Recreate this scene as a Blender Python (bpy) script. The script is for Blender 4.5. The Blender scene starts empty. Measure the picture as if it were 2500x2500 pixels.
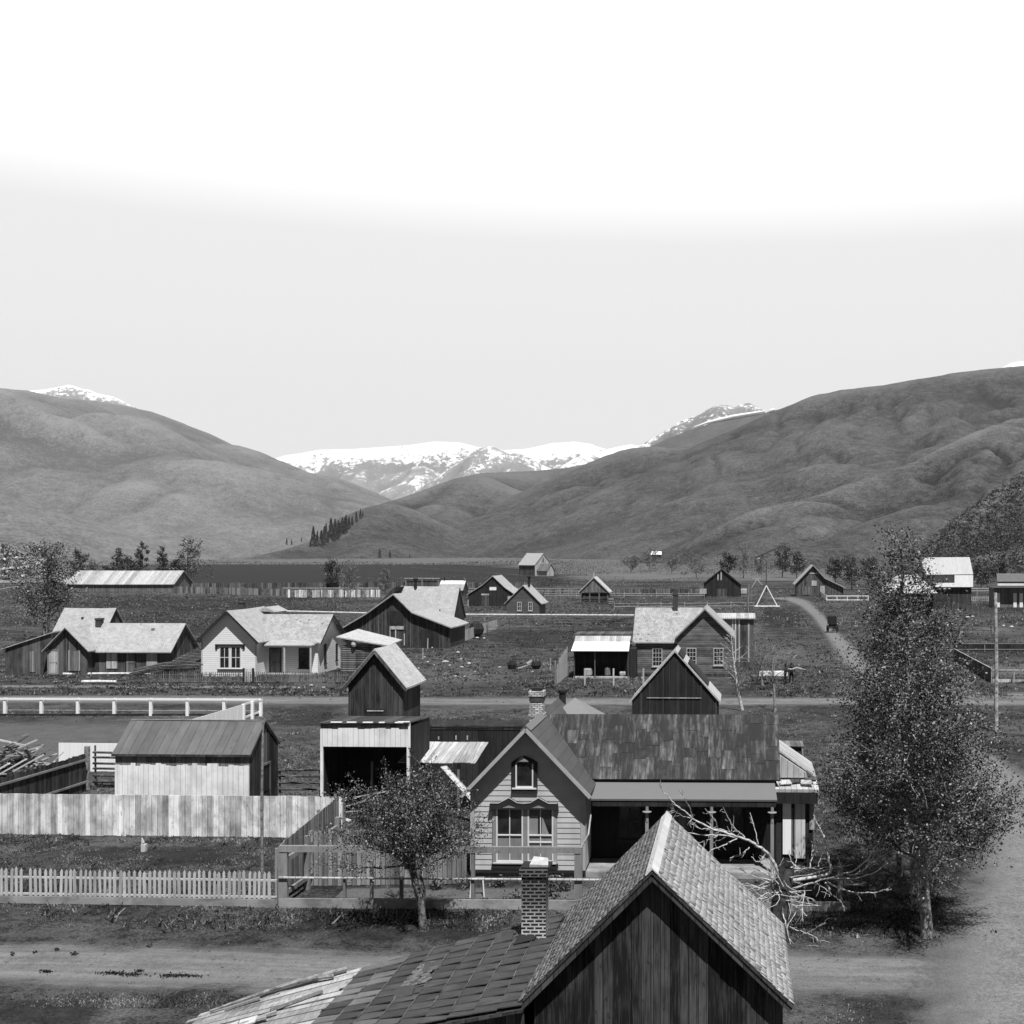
import bpy, math, random
import numpy as np
from mathutils import Vector, Matrix
R = math.radians
HAZE = 3.0e-5
rnd = random.Random(7)
rng = np.random.default_rng(11)
S = bpy.context.scene
COL = S.collection
# ------------------------------------------------------------------ camera, sky, sun, exposure
F, CX, HY, H = 2750.0, 1700.0, 1346.0, 12.0      # focal length, principal column, horizon row (2500 px plate), eye height
cam = bpy.data.cameras.new('camera'); cam_o = bpy.data.objects.new('camera', cam); COL.objects.link(cam_o)
cam.sensor_width = 36; cam.lens = 36 * F / 2500
cam.shift_x = -(CX - 1250) / 2500; cam.shift_y = (HY - 1250) / 2500
cam.clip_start = 0.5; cam.clip_end = 60000
cam_o.location = (0, 0, H); cam_o.rotation_euler = (R(90), 0, 0)
S.camera = cam_o
SUN_DIR = Vector((-0.42, 1.0, -2.12)).normalized()      # direction the light travels
sun = bpy.data.lights.new('sun', 'SUN'); sun.energy = 5.0; sun.angle = R(0.5); sun.color = (1, 0.985, 0.96)
sun.color = (1, 1, 1)                                # black-and-white plate
sun_o = bpy.data.objects.new('sun', sun); COL.objects.link(sun_o)
sun_o.rotation_euler = SUN_DIR.to_track_quat('-Z', 'Y').to_euler()
wd = bpy.data.worlds.new('World'); S.world = wd; wd.use_nodes = True
nt = wd.node_tree; nt.nodes.clear()
def wn(t, **k):
    n = nt.nodes.new(t)
    for a, b in k.items(): setattr(n, a, b)
    return n
sky = wn('ShaderNodeTexSky', sky_type='NISHITA', sun_disc=False)
sky.sun_elevation = math.asin(-SUN_DIR.z); sky.sun_rotation = math.atan2(-SUN_DIR.x, -SUN_DIR.y)
sky.altitude = 1700; sky.dust_density = 2.0
bw = wn('ShaderNodeRGBToBW'); nt.links.new(sky.outputs[0], bw.inputs[0])
tc = wn('ShaderNodeTexCoord'); sp = wn('ShaderNodeSeparateXYZ'); nt.links.new(tc.outputs['Generated'], sp.inputs[0])
rp = wn('ShaderNodeValToRGB'); nt.links.new(sp.outputs['Z'], rp.inputs[0])
e = rp.color_ramp.elements; e[0].position = 0.0; e[0].color = (.74,)*3 + (1,); e[1].position = 1.0; e[1].color = (.1,)*3 + (1,)
for p, c in ((0.262, .74), (0.30, .93), (0.46, .93), (0.60, .15), (0.8, .05)):
    q = e.new(p); q.color = (c, c, c, 1)
mn = wn('ShaderNodeMath', operation='MULTIPLY'); nt.links.new(bw.outputs[0], mn.inputs[0]); mn.inputs[1].default_value = 0.05
ad = wn('ShaderNodeMath', operation='MULTIPLY_ADD'); nt.links.new(rp.outputs[0], ad.inputs[0]); ad.inputs[1].default_value = 10.0; nt.links.new(mn.outputs[0], ad.inputs[2])
mr = wn('ShaderNodeMapRange'); nt.links.new(sp.outputs['Y'], mr.inputs[0])      # sky deepens round behind the viewer
for i, k in enumerate((-.1, .66, .2, 1.0)): mr.inputs[i + 1].default_value = k
m3 = wn('ShaderNodeMath', operation='MULTIPLY'); nt.links.new(ad.outputs[0], m3.inputs[0]); nt.links.new(mr.outputs[0], m3.inputs[1])
bg = wn('ShaderNodeBackground'); bg.inputs[1].default_value = 0.1; nt.links.new(m3.outputs[0], bg.inputs[0])
ow = wn('ShaderNodeOutputWorld'); nt.links.new(bg.outputs[0], ow.inputs[0])
S.view_settings.view_transform = 'Standard'; S.view_settings.look = 'None'; S.view_settings.gamma = 1; S.view_settings.exposure = 0.3
S.render.engine = 'CYCLES'; S.cycles.max_bounces = 5; S.cycles.transparent_max_bounces = 12
S.cycles.volume_bounces = 0; S.cycles.use_denoising = True

def W(u, v, Y): return Vector(((u - CX) / F * Y, Y, H - (v - HY) / F * Y))
def G(u, v): 
    Y = H * F / (v - HY); return ((u - CX) / F * Y, Y)
def XU(u, Y): return (u - CX) / F * Y
def ZV(v, Y): return H - (v - HY) / F * Y

# ------------------------------------------------------------------ material helpers (all greys)
class NT:
    def __init__(s, name):
        s.m = bpy.data.materials.new(name); s.m.use_nodes = True; s.t = s.m.node_tree; s.t.nodes.clear()
        s.out = s.t.nodes.new('ShaderNodeOutputMaterial')
    def n(s, t, **k):
        x = s.t.nodes.new(t)
        for a, b in k.items(): setattr(x, a, b)
        return x
    def l(s, a, b): s.t.links.new(a, b)
    def val(s, i, v):
        if hasattr(v, 'is_linked') or hasattr(v, 'links'): s.l(v, i)
        else: i.default_value = v
    def M(s, op, a, b=0.0, c=0.0, clamp=False):
        x = s.n('ShaderNodeMath', operation=op, use_clamp=clamp); s.val(x.inputs[0], a); s.val(x.inputs[1], b); s.val(x.inputs[2], c); return x.outputs[0]
    def noise(s, vec, scale, detail=3, rough=0.55, dist=0.0):
        x = s.n('ShaderNodeTexNoise'); s.l(vec, x.inputs['Vector']); x.inputs['Scale'].default_value = scale
        x.inputs['Detail'].default_value = detail; x.inputs['Roughness'].default_value = rough; x.inputs['Distortion'].default_value = dist
        return x.outputs['Fac']
    def white(s, a, b=0.0):
        c = s.n('ShaderNodeCombineXYZ'); s.val(c.inputs[0], a); s.val(c.inputs[1], b)
        x = s.n('ShaderNodeTexWhiteNoise', noise_dimensions='3D'); s.l(c.outputs[0], x.inputs['Vector']); return x.outputs['Value']
    def vec(s, a, b, c=0.0):
        x = s.n('ShaderNodeCombineXYZ'); s.val(x.inputs[0], a); s.val(x.inputs[1], b); s.val(x.inputs[2], c); return x.outputs[0]
    def uv(s):
        x = s.n('ShaderNodeUVMap'); x.uv_map = 'UVMap'; q = s.n('ShaderNodeSeparateXYZ'); s.l(x.outputs[0], q.inputs[0]); return q.outputs[0], q.outputs[1], x.outputs[0]
    def attr(s, name='shade'):
        x = s.n('ShaderNodeAttribute'); x.attribute_name = name; return x.outputs['Fac']
    def rnd(s): return s.n('ShaderNodeObjectInfo').outputs['Random']
    def remap(s, v, a, b, c, d):
        x = s.n('ShaderNodeMapRange'); s.val(x.inputs[0], v)
        for i, k in enumerate((a, b, c, d)): s.val(x.inputs[i + 1], k)
        return x.outputs[0]
    def fin(s, col, rough=0.85, bump=None, bstr=0.4, bdist=0.02, alpha=None, spec=0.25):
        b = s.n('ShaderNodeBsdfPrincipled'); s.val(b.inputs['Roughness'], rough); b.inputs['Specular IOR Level'].default_value = spec
        if isinstance(col, (int, float)): b.inputs['Base Color'].default_value = (col, col, col, 1)
        else: s.l(col, b.inputs['Base Color'])
        if bump is not None:
            q = s.n('ShaderNodeBump'); q.inputs['Strength'].default_value = bstr; q.inputs['Distance'].default_value = bdist
            s.l(bump, q.inputs['Height']); s.l(q.outputs[0], b.inputs['Normal'])
        if alpha is not None: s.val(b.inputs['Alpha'], alpha)
        s.l(b.outputs[0], s.out.inputs[0]); return s.m

def boards(name, lo, hi, bw=0.2, gap=0.06, grain=1.0, wboard=0.6, horiz=False, patch=0.0, gapdark=0.25, lightpow=1.0):
    """sawn boards side by side: tone of each board, grain along it, dark gaps"""
    t = NT(name); u, v, _ = t.uv()
    if horiz: u, v = v, u
    r = t.M('MULTIPLY', t.rnd(), 37.0); uu = t.M('ADD', u, r)
    q = t.M('DIVIDE', uu, bw); wob = t.M('MULTIPLY', t.M('SUBTRACT', t.noise(t.vec(t.M('MULTIPLY', u, 1.5), t.M('MULTIPLY', v, .15)), 1.0, 1), .5), .25)
    q = t.M('ADD', q, wob)
    idn = t.M('FLOOR', q); fr = t.M('FRACT', q)
    wn_ = t.M('POWER', t.white(idn, 3.0), lightpow)
    g1 = t.noise(t.vec(t.M('MULTIPLY', uu, 26.0), t.M('MULTIPLY', v, 1.3), t.M('MULTIPLY', wn_, 9)), 1.0, 4, .6)
    g2 = t.noise(t.vec(t.M('MULTIPLY', uu, 2.2), t.M('MULTIPLY', v, .9), 3.3), 1.0, 3, .6)
    kn = t.noise(t.vec(t.M('MULTIPLY', uu, 9.0), t.M('MULTIPLY', v, 5.0), 7.3), 1.0, 1, .5)
    f = t.M('ADD', t.M('MULTIPLY', wn_, wboard), t.M('MULTIPLY', t.M('SUBTRACT', g1, .5), .9 * grain))
    f = t.M('ADD', f, t.M('MULTIPLY', t.M('SUBTRACT', g2, .42), 1.0))
    f = t.M('ADD', f, t.M('MULTIPLY', t.attr(), .5)); f = t.M('SUBTRACT', f, .08)
    f = t.M('MULTIPLY', f, t.remap(kn, .68, .75, 1.0, .45), clamp=False)
    f = t.M('MAXIMUM', t.M('MINIMUM', f, 1.15), 0.0)
    val = t.M('MULTIPLY_ADD', f, hi - lo, lo)
    if patch:
        p = t.noise(t.vec(t.M('MULTIPLY', u, 1.0), t.M('MULTIPLY', v, .7), 12.0), 1.3, 4, .65)
        val = t.M('MULTIPLY', val, t.remap(p, .45, .62, 1.0, 1 - patch))
    e_ = t.M('MINIMUM', fr, t.M('SUBTRACT', 1.0, fr)); gm = t.remap(e_, gap * .4, max(gap, .004), gapdark, 1.0) if gap else 1.0
    val = t.M('MULTIPLY', val, gm)
    return t.fin(val, .85, bump=t.M('ADD', gm, t.M('MULTIPLY', g1, .4)), bstr=.5, bdist=.015)

def shingles(name, lo, hi, row=0.14, w=0.13, holes=0.03, dark=.45):
    holes *= .25
    t = NT(name); u, v, _ = t.uv()
    qv = t.M('DIVIDE', v, row); rv = t.M('FLOOR', qv); fv = t.M('FRACT', qv)
    uo = t.M('MULTIPLY', t.white(rv, 1.7), 3.0); qu = t.M('ADD', t.M('DIVIDE', u, w), uo); iu = t.M('FLOOR', qu); fu = t.M('FRACT', qu)
    a = t.white(iu, rv); g = t.noise(t.vec(t.M('MULTIPLY', u, 1.1), t.M('MULTIPLY', v, 1.1)), 1.0, 4, .65); g3 = t.noise(t.vec(t.M('MULTIPLY', u, 40.), t.M('MULTIPLY', v, 4.)), 1.0, 2)
    f = t.M('ADD', t.M('MULTIPLY', a, .5), t.M('MULTIPLY', t.M('SUBTRACT', g, .35), 1.2)); f = t.M('ADD', f, t.M('MULTIPLY', t.M('SUBTRACT', g3, .5), .4))
    f = t.M('MAXIMUM', t.M('MINIMUM', f, 1.1), 0.0); val = t.M('MULTIPLY_ADD', f, hi - lo, lo)
    ln = t.remap(fv, .0, .14, dark, 1.0); eu = t.remap(t.M('MINIMUM', fu, t.M('SUBTRACT', 1.0, fu)), .02, .07, .6, 1.0)  # shadow line along each row's lower edge painted in, plus dark joints
    val = t.M('MULTIPLY', val, t.M('MULTIPLY', ln, eu)); hl = t.remap(a, holes, holes + .001, .6, 1.0); val = t.M('MULTIPLY', val, hl)
    return t.fin(val, .85, bump=t.M('MULTIPLY', ln, eu), bstr=.5, bdist=.02)

def plain(name, c, var=.25, scale=3.0, rough=.8, spec=.25):
    t = NT(name); g = t.n('ShaderNodeNewGeometry').outputs['Position']
    n = t.noise(g, scale, 4, .6); s_ = t.attr()
    val = t.M('MULTIPLY', t.M('MULTIPLY_ADD', t.M('SUBTRACT', n, .5), var * 2, 1.0), t.M('MULTIPLY_ADD', s_, .6, .7)); val = t.M('MULTIPLY', val, c)
    return t.fin(val, rough, bump=n, bstr=.25, spec=spec)

def brick(name, cb, cm, sx=.21, sy=.075, soot=0.0, mort=.012, ztop=None):
    t = NT(name); u, v, uvv = t.uv()
    b = t.n('ShaderNodeTexBrick'); t.l(uvv, b.inputs['Vector']); b.inputs['Scale'].default_value = 1.0
    b.inputs['Brick Width'].default_value = sx; b.inputs['Row Height'].default_value = sy; b.inputs['Mortar Size'].default_value = mort
    b.inputs['Color1'].default_value = (cb * .7,) * 3 + (1,); b.inputs['Color2'].default_value = (cb * 1.3,) * 3 + (1,); b.inputs['Mortar'].default_value = (cm,) * 3 + (1,)
    n = t.noise(t.vec(t.M('MULTIPLY', u, 5), t.M('MULTIPLY', v, 5)), 1.0, 3, .6)
    g = t.n('ShaderNodeRGBToBW'); t.l(b.outputs[0], g.inputs[0]); val = t.M('MULTIPLY', g.outputs[0], t.remap(n, .3, .7, .7, 1.2))
    if soot and ztop is not None: val = t.M('MULTIPLY', val, t.remap(t.M('ADD', v, t.M('MULTIPLY', n, .3)), ztop - soot, ztop - soot * .35, 1.0, .22))
    return t.fin(val, .9, bump=t.M('SUBTRACT', 1.0, b.outputs['Fac']), bstr=.5, bdist=.01)

def leafmat(name, lo, hi, spec=.4, rough=.45):
    t = NT(name); s_ = t.attr(); val = t.M('MULTIPLY_ADD', t.M('POWER', s_, 3.2), hi - lo, lo)  # on tree leaves the few pale ones paint sun glints into the colour
    b = t.n('ShaderNodeBsdfPrincipled'); t.l(val, b.inputs['Base Color']); b.inputs['Roughness'].default_value = rough; b.inputs['Specular IOR Level'].default_value = spec
    tr = t.n('ShaderNodeBsdfTranslucent'); t.l(val, tr.inputs[0]); mx = t.n('ShaderNodeMixShader'); mx.inputs[0].default_value = .25
    t.l(b.outputs[0], mx.inputs[1]); t.l(tr.outputs[0], mx.inputs[2]); t.l(mx.outputs[0], t.out.inputs[0]); return t.m

def bark(name, lo, hi, sc=6):
    t = NT(name); g = t.n('ShaderNodeNewGeometry').outputs['Position']; n = t.noise(g, sc, 4, .7); val = t.remap(n, .35, .62, lo, hi)
    return t.fin(val, .9, bump=n, bstr=.5)

MT = {}
MT['fence_pale'] = boards('weathered pale boards', .26, .88, .24, .04, 1.2, .75, patch=.4, gapdark=.3)
MT['picket'] = boards('bleached picket wood', .34, .62, .19, .0, .8, .4, patch=.15)
MT['rail'] = boards('grey rail wood', .12, .34, .8, .0, .8, .3)
MT['baseboard'] = boards('weathered skirting plank', .20, .46, 3.0, .0, .5, .2, patch=.4, horiz=True)
MT['white'] = boards('white painted wood', .80, .88, .25, .02, .3, .3, gapdark=.7)
MT['whitewash'] = boards('whitewashed boards', .72, .90, .235, .045, .6, .4, gapdark=.45, patch=.18)
MT['wash_trim'] = boards('unpainted board tops', .10, .20, .235, .04, .6, .5)
MT['dark'] = boards('dark weathered boards', .010, .105, .26, .05, 1.0, .5, lightpow=3.0, gapdark=.3)
MT['darkfg'] = boards('dark weathered boards of the front barn', .008, .13, .21, .045, 1.4, .6, lightpow=4.5, gapdark=.2)
MT['dark2'] = boards('grey brown weathered boards', .02, .16, .3, .05, 1.0, .6, lightpow=2.0)
MT['black'] = boards('black boards and painted shade', .008, .04, .3, .05, .8, .5)  # near black wood, also used to paint the shade on the long barn's wall
MT['mid'] = boards('mid grey boards', .05, .22, .22, .05, 1.0, .6)
MT['light'] = boards('light grey boards', .22, .55, .22, .05, 1.0, .6)
MT['planks'] = boards('sun bleached planks', .38, .70, 10., .0, .7, .3)
MT['plankroof'] = boards('pale plank roof', .18, .52, .25, .05, .8, .7)
MT['tinroof'] = boards('dull board and tin roof', .07, .17, .42, .035, .8, .35, gapdark=.4)
MT['clap_grey'] = boards('grey painted clapboard', .40, .56, 7.0, .0, .5, .2, patch=.1)
MT['clap_white'] = boards('white painted clapboard', .72, .86, .2, .09, .3, .2, horiz=True, gapdark=.55)  # course lines are painted lap shadows, here and on the other lined clapboards
MT['clap_dark'] = boards('unpainted clapboard', .06, .22, .19, .14, .8, .6, patch=.3, horiz=True, gapdark=.3)
MT['trim_dark'] = plain('dark painted trim', .022, .3)
MT['trim_grey'] = plain('grey painted trim', .2, .3)
MT['trim_light'] = plain('light trim', .45, .2)
MT['trim_white'] = plain('white sash paint', .62, .1)
MT['sh_light'] = shingles('bleached wood shingles', .34, .58, .14, .13, .03, .6)
MT['sh_mid'] = shingles('grey wood shingles', .22, .46, .2, .2, .03, .6)
MT['sh_pale'] = shingles('pale shingles', .28, .46, .18, .2, .006, .8)
MT['porchroof'] = plain('grey painted porch roof', .16, .06, 2.0)
MT['brick_dark'] = brick('soot stained brick', .035, .5, soot=1.2, ztop=5.0)
MT['brick_white'] = brick('whitewashed brick', .55, .10, mort=.014)
MT['brick_plain'] = brick('old brick', .05, .08)
MT['iron'] = plain('dark iron', .02, .3)
MT['cloth_dark'] = plain('dark wool cloth', .02, .3, 12.)
MT['skin'] = plain('skin', .3, .05); MT['cloth_pale'] = plain('pale cloth', .5, .1)
MT['horse'] = plain('dark horse coat', .02, .2)
MT['log'] = bark('peeled log', .35, .7, 3); MT['lumber'] = boards('lumber', .05, .5, 12., .0, 1.0, .3)
MT['pole'] = bark('weathered pole', .10, .5, 5)
MT['bark_dark'] = bark('dark bark', .02, .08); MT['bark_birch'] = bark('pale mottled bark', .025, .30, 7); MT['bark_white'] = bark('bare bleached branches', .20, .58, 9)
MT['bark_grey'] = bark('grey bark', .08, .28)
MT['leaf'] = leafmat('dark leaves with painted glints', .012, .42); MT['leaf2'] = leafmat('dark grey leaves', .016, .26); MT['leaf_pale'] = leafmat('pale spring twigs', .08, .24)
MT['needle'] = leafmat('conifer needles', .015, .06, .1, .8)
MT['stone'] = plain('pale stones', .42, .5, 4.); MT['clod'] = leafmat('dark clods', .015, .06, .1, .9)
MT['tuft'] = leafmat('grass blades', .04, .42, .1, .9); MT['tuft_pale'] = leafmat('dry grass blades', .08, .42, .1, .9)
g_ = NT('window glass'); nz = g_.noise(g_.n('ShaderNodeNewGeometry').outputs['Position'], 2.0, 2); MT['glass'] = g_.fin(g_.remap(nz, .3, .7, .008, .03), .15, spec=.6)
MT['curtain'] = boards('lace curtain behind glass', .14, .30, .1, .0, .4, .3)

def ground_mat(name, lo, hi, scale=1.0, contrast=1.0, streak=0.0, clump=0.5):
    t = NT(name); g = t.n('ShaderNodeNewGeometry').outputs['Position']
    q = t.n('ShaderNodeSeparateXYZ'); t.l(g, q.inputs[0])
    a = t.noise(g, .045 * scale, 4, .6); b = t.noise(g, .35 * scale, 5, .65, .4); c = t.noise(g, 2.2 * scale, 5, .7); d = t.noise(g, 11. * scale, 3, .7); d2 = t.noise(g, 45. * scale, 2, .7)
    f = t.M('ADD', t.M('MULTIPLY', t.M('SUBTRACT', a, .5), 2.0), t.M('MULTIPLY', t.M('SUBTRACT', b, .5), 2.0))
    f = t.M('ADD', f, t.M('MULTIPLY', t.M('SUBTRACT', c, .5), 2.2 * contrast)); f = t.M('ADD', f, t.M('MULTIPLY', t.M('SUBTRACT', d, .5), 2.2 * contrast)); f = t.M('ADD', f, t.M('MULTIPLY', t.M('SUBTRACT', d2, .5), 1.8)); f = t.M('ADD', f, .42)
    cl = t.remap(c, .56, .66, 1.0, 1.0 - clump); f = t.M('MULTIPLY', f, cl)
    f = t.M('MAXIMUM', t.M('MINIMUM', f, 1.25), 0.0)
    return t.fin(t.M('MULTIPLY_ADD', f, hi - lo, lo), 1.0, bump=t.M('ADD', c, t.M('MULTIPLY', b, 1.5)), bstr=.8, bdist=.12, spec=.05)
MT['ground'] = ground_mat('dark spring turf', .016, .108)
MT['pasture'] = None
def sheet_mat(name, lo, hi, edge=.75, sc=.6, tracks=False, soft=.25, fine=1.0):
    """ground sheet whose rim dissolves raggedly into the turf; UV x runs -1..1 across"""
    t = NT(name); g = t.n('ShaderNodeNewGeometry').outputs['Position']; u, v, _ = t.uv()
    b = t.noise(g, sc, 5, .65); c = t.noise(g, sc * 6, 4, .7); d = t.noise(g, sc * 22, 2, .7)
    st = t.noise(t.vec(t.M('MULTIPLY', u, 6.0), t.M('MULTIPLY', v, .12)), 1.0, 3, .6)
    f = t.M('ADD', t.M('MULTIPLY', t.M('SUBTRACT', b, .5), 1.2), t.M('MULTIPLY', t.M('SUBTRACT', c, .5), 1.2 * fine)); f = t.M('ADD', f, t.M('MULTIPLY', t.M('SUBTRACT', d, .5), 1.3 * fine)); f = t.M('ADD', f, .55)
    if tracks: f = t.M('ADD', f, t.M('MULTIPLY', t.M('SUBTRACT', st, .5), 2.0))
    f = t.M('MAXIMUM', t.M('MINIMUM', f, 1.15), 0.0)
    peb = t.noise(g, 28., 3, .8); f = t.M('ADD', f, t.M('MULTIPLY', t.M('SUBTRACT', peb, .5), 1.7 * fine)); f = t.M('MAXIMUM', t.M('MINIMUM', f, 1.5), 0.0)
    au = t.M('MAXIMUM', t.M('ABSOLUTE', u), t.attr()); ru = t.M('ADD', au, t.M('MULTIPLY', t.M('SUBTRACT', t.M('ADD', b, t.M('MULTIPLY', t.M('ADD', c, d), .5)), 1.0), 1.1))
    al = t.M('MULTIPLY', t.remap(ru, edge - soft * .6, edge + soft * .6, 1.0, 0.0), t.remap(au, .8, 1.0, 1.0, 0.0))
    return t.fin(t.M('MULTIPLY_ADD', f, hi - lo, lo), 1.0, bump=c, bstr=.3, bdist=.04, alpha=al, spec=.05)
MT['road'] = sheet_mat('packed dirt road', .09, .19, .72, tracks=True, soft=.35)
MT['lane'] = sheet_mat('dirt lane', .09, .19, .74, .35, True, soft=.5)
MT['lane2'] = sheet_mat('broad dirt road', .09, .21, .66, .9, soft=.45, fine=1.4)
MT['worn'] = sheet_mat('worn pale grass', .07, .15, .45, .3, soft=.8)
MT['darkturf_shade'] = sheet_mat('dark turf and painted tree shade', .012, .055, .5, .35, soft=.7)  # dark grass, also lays tree shade on the ground as colour
MT['pasture'] = sheet_mat('short pasture', .05, .12, .85, .8)
MT['yard'] = sheet_mat('raked yard', .06, .13, .85, 1.0)
MT['field'] = sheet_mat('ploughed dark field', .022, .034, .93, .02, soft=.05)
MT['meadow'] = sheet_mat('dry valley meadow', .08, .14, .85, .012)
MT['soil'] = sheet_mat('trodden soil', .03, .07, .7, .8)

def hill_mat(name, lo, hi, sc=.004, snow=None, brush=0.0, relief=1.5):
    t = NT(name); g = t.n('ShaderNodeNewGeometry'); P = g.outputs['Position']; q = t.n('ShaderNodeSeparateXYZ'); t.l(P, q.inputs[0])
    a = t.noise(P, sc, 5, .6, .6); b = t.noise(P, sc * 5, 5, .7); c = t.noise(P, sc * 28, 3, .8)
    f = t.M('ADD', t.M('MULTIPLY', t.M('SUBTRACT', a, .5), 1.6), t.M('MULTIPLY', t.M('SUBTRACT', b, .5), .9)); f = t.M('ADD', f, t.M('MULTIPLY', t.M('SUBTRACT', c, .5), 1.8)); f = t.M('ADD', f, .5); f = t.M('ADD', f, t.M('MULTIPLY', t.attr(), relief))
    if brush: f = t.M('MULTIPLY', f, t.remap(c, .46, .56, 1.0, 1 - brush))
    d = t.noise(P, sc * 130, 2, .7); f = t.M('ADD', f, t.M('MULTIPLY', t.M('SUBTRACT', d, .5), 2.4)); f = t.M('MAXIMUM', t.M('MINIMUM', f, 1.3), 0.0); val = t.M('MULTIPLY_ADD', f, hi - lo, lo)
    if snow:
        z0, z1 = snow; zz = t.remap(q.outputs[2], z0, z1, -.35, .4)
        m = t.M('ADD', zz, t.M('ADD', t.M('MULTIPLY', t.M('SUBTRACT', t.noise(P, sc * 3, 4, .6), .5), 1.6), t.M('MULTIPLY', t.M('SUBTRACT', t.noise(P, sc * 16, 5, .8), .5), 3.2)))
        m = t.M('ADD', m, t.M('MULTIPLY', t.attr(), .7)); m = t.remap(m, -.08, .10, 0.0, 1.0); val = t.M('ADD', t.M('MULTIPLY', val, t.M('SUBTRACT', 1.0, m)), t.M('MULTIPLY', m, .85))
    return t.fin(val, 1.0, bump=t.M('ADD', a, t.M('MULTIPLY', b, .4)), bstr=.5, bdist=12.0 if sc < .003 else 5.0, spec=0.0)

# ------------------------------------------------------------------ mesh helpers
def finish(me, pts, facelist_uv=True):
    pass
def auto_uv(me):
    n = len(me.loops)
    if n == 0: return
    uvl = me.uv_layers.new(name='UVMap')
    co = np.empty(len(me.vertices) * 3, 'f'); me.vertices.foreach_get('co', co); co = co.reshape(-1, 3)
    li = np.empty(n, 'i'); me.loops.foreach_get('vertex_index', li)
    pn = np.empty(len(me.polygons) * 3, 'f'); me.polygons.foreach_get('normal', pn); pn = pn.reshape(-1, 3)
    tot = np.empty(len(me.polygons), 'i'); me.polygons.foreach_get('loop_total', tot)
    N = np.repeat(pn, tot, axis=0); T = np.stack([-N[:, 1], N[:, 0], np.zeros(n)], 1)
    ln = np.linalg.norm(T, axis=1); flat = ln < .02; T[flat] = (1, 0, 0); T /= np.linalg.norm(T, axis=1)[:, None]
    V = np.cross(N, T); P = co[li]; uv = np.stack([(P * T).sum(1), (P * V).sum(1)], 1).astype('f')
    uvl.data.foreach_set('uv', uv.ravel())
class MB:
    def __init__(s): s.v = []; s.f = []; s.sh = []
    def add(s, vs, fs, sh=.5):
        b = len(s.v); s.v += [tuple(p) for p in vs]; s.f += [tuple(i + b for i in f) for f in fs]; s.sh += [sh] * len(vs); return s
    def box(s, x0, x1, y0, y1, z0, z1, sh=.5):
        return s.add([(x0, y0, z0), (x1, y0, z0), (x1, y1, z0), (x0, y1, z0), (x0, y0, z1), (x1, y0, z1), (x1, y1, z1), (x0, y1, z1)],
                     [(3, 2, 1, 0), (4, 5, 6, 7), (0, 1, 5, 4), (1, 2, 6, 5), (2, 3, 7, 6), (3, 0, 4, 7)], sh)
    def beam(s, a, b, w, h=None, sh=.5, up=(0, 0, 1)):
        h = h or w; a = Vector(a); b = Vector(b); d = (b - a).normalized(); up = Vector(up)
        if abs(d.dot(up)) > .95: up = Vector((0, 1, 0))
        r = d.cross(up).normalized() * (w / 2); k = r.cross(d).normalized() * (h / 2)
        p = [a - r - k, a + r - k, a + r + k, a - r + k, b - r - k, b + r - k, b + r + k, b - r + k]
        return s.add(p, [(0, 1, 2, 3), (7, 6, 5, 4), (1, 0, 4, 5), (2, 1, 5, 6), (3, 2, 6, 7), (0, 3, 7, 4)], sh)
    def slab(s, pts, th, sh=.5):
        P = [Vector(p) for p in pts]; n = (P[1] - P[0]).cross(P[2] - P[0]).normalized()
        if n.z < 0: P.reverse(); n = -n
        m = len(P); Q = [p - n * th for p in P]
        fs = [tuple(range(m)), tuple(range(2 * m - 1, m - 1, -1))] + [(i, i + m, (i + 1) % m + m, (i + 1) % m) for i in range(m)]
        return s.add(P + Q, fs, sh)
    def prism(s, poly, y0, y1, axis='y', sh=.5):
        m = len(poly)
        f = (lambda a, z, y: (a, y, z)) if axis == 'y' else (lambda a, z, y: (y, a, z))
        P = [f(a, z, y0) for a, z in poly] + [f(a, z, y1) for a, z in poly]
        fs = [tuple(range(m)), tuple(range(2 * m - 1, m - 1, -1))] + [(i, i + m, (i + 1) % m + m, (i + 1) % m) for i in range(m)]
        return s.add(P, fs, sh)
    def tube(s, pts, rad, n=6, sh=.5):
        P = [Vector(p) for p in pts]; rs = rad if isinstance(rad, (list, tuple)) else [rad] * len(P); vs = []; fs = []
        for i, p in enumerate(P):
            d = (P[min(i + 1, len(P) - 1)] - P[max(i - 1, 0)]).normalized()
            a = d.cross(Vector((0, 1, 0)) if abs(d.y) < .9 else Vector((1, 0, 0))).normalized(); b = d.cross(a)
            vs += [p + a * (rs[i] * math.cos(t * 2 * math.pi / n)) + b * (rs[i] * math.sin(t * 2 * math.pi / n)) for t in range(n)]
        for i in range(len(P) - 1):
            for t in range(n): fs.append((i * n + t, i * n + (t + 1) % n, (i + 1) * n + (t + 1) % n, (i + 1) * n + t))
        fs.append(tuple(range(n - 1, -1, -1))); fs.append(tuple((len(P) - 1) * n + t for t in range(n)))
        return s.add(vs, fs, sh)
    def lathe(s, cx, cy, prof, n=12, sh=.5, sc=(1, 1)):
        vs = []; fs = []
        for r, z in prof: vs += [(cx + r * sc[0] * math.cos(t * 2 * math.pi / n), cy + r * sc[1] * math.sin(t * 2 * math.pi / n), z) for t in range(n)]
        for i in range(len(prof) - 1):
            for t in range(n): fs.append((i * n + t, i * n + (t + 1) % n, (i + 1) * n + (t + 1) % n, (i + 1) * n + t))
        fs.append(tuple(range(n - 1, -1, -1))); fs.append(tuple((len(prof) - 1) * n + t for t in range(n)))
        return s.add(vs, fs, sh)
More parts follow.
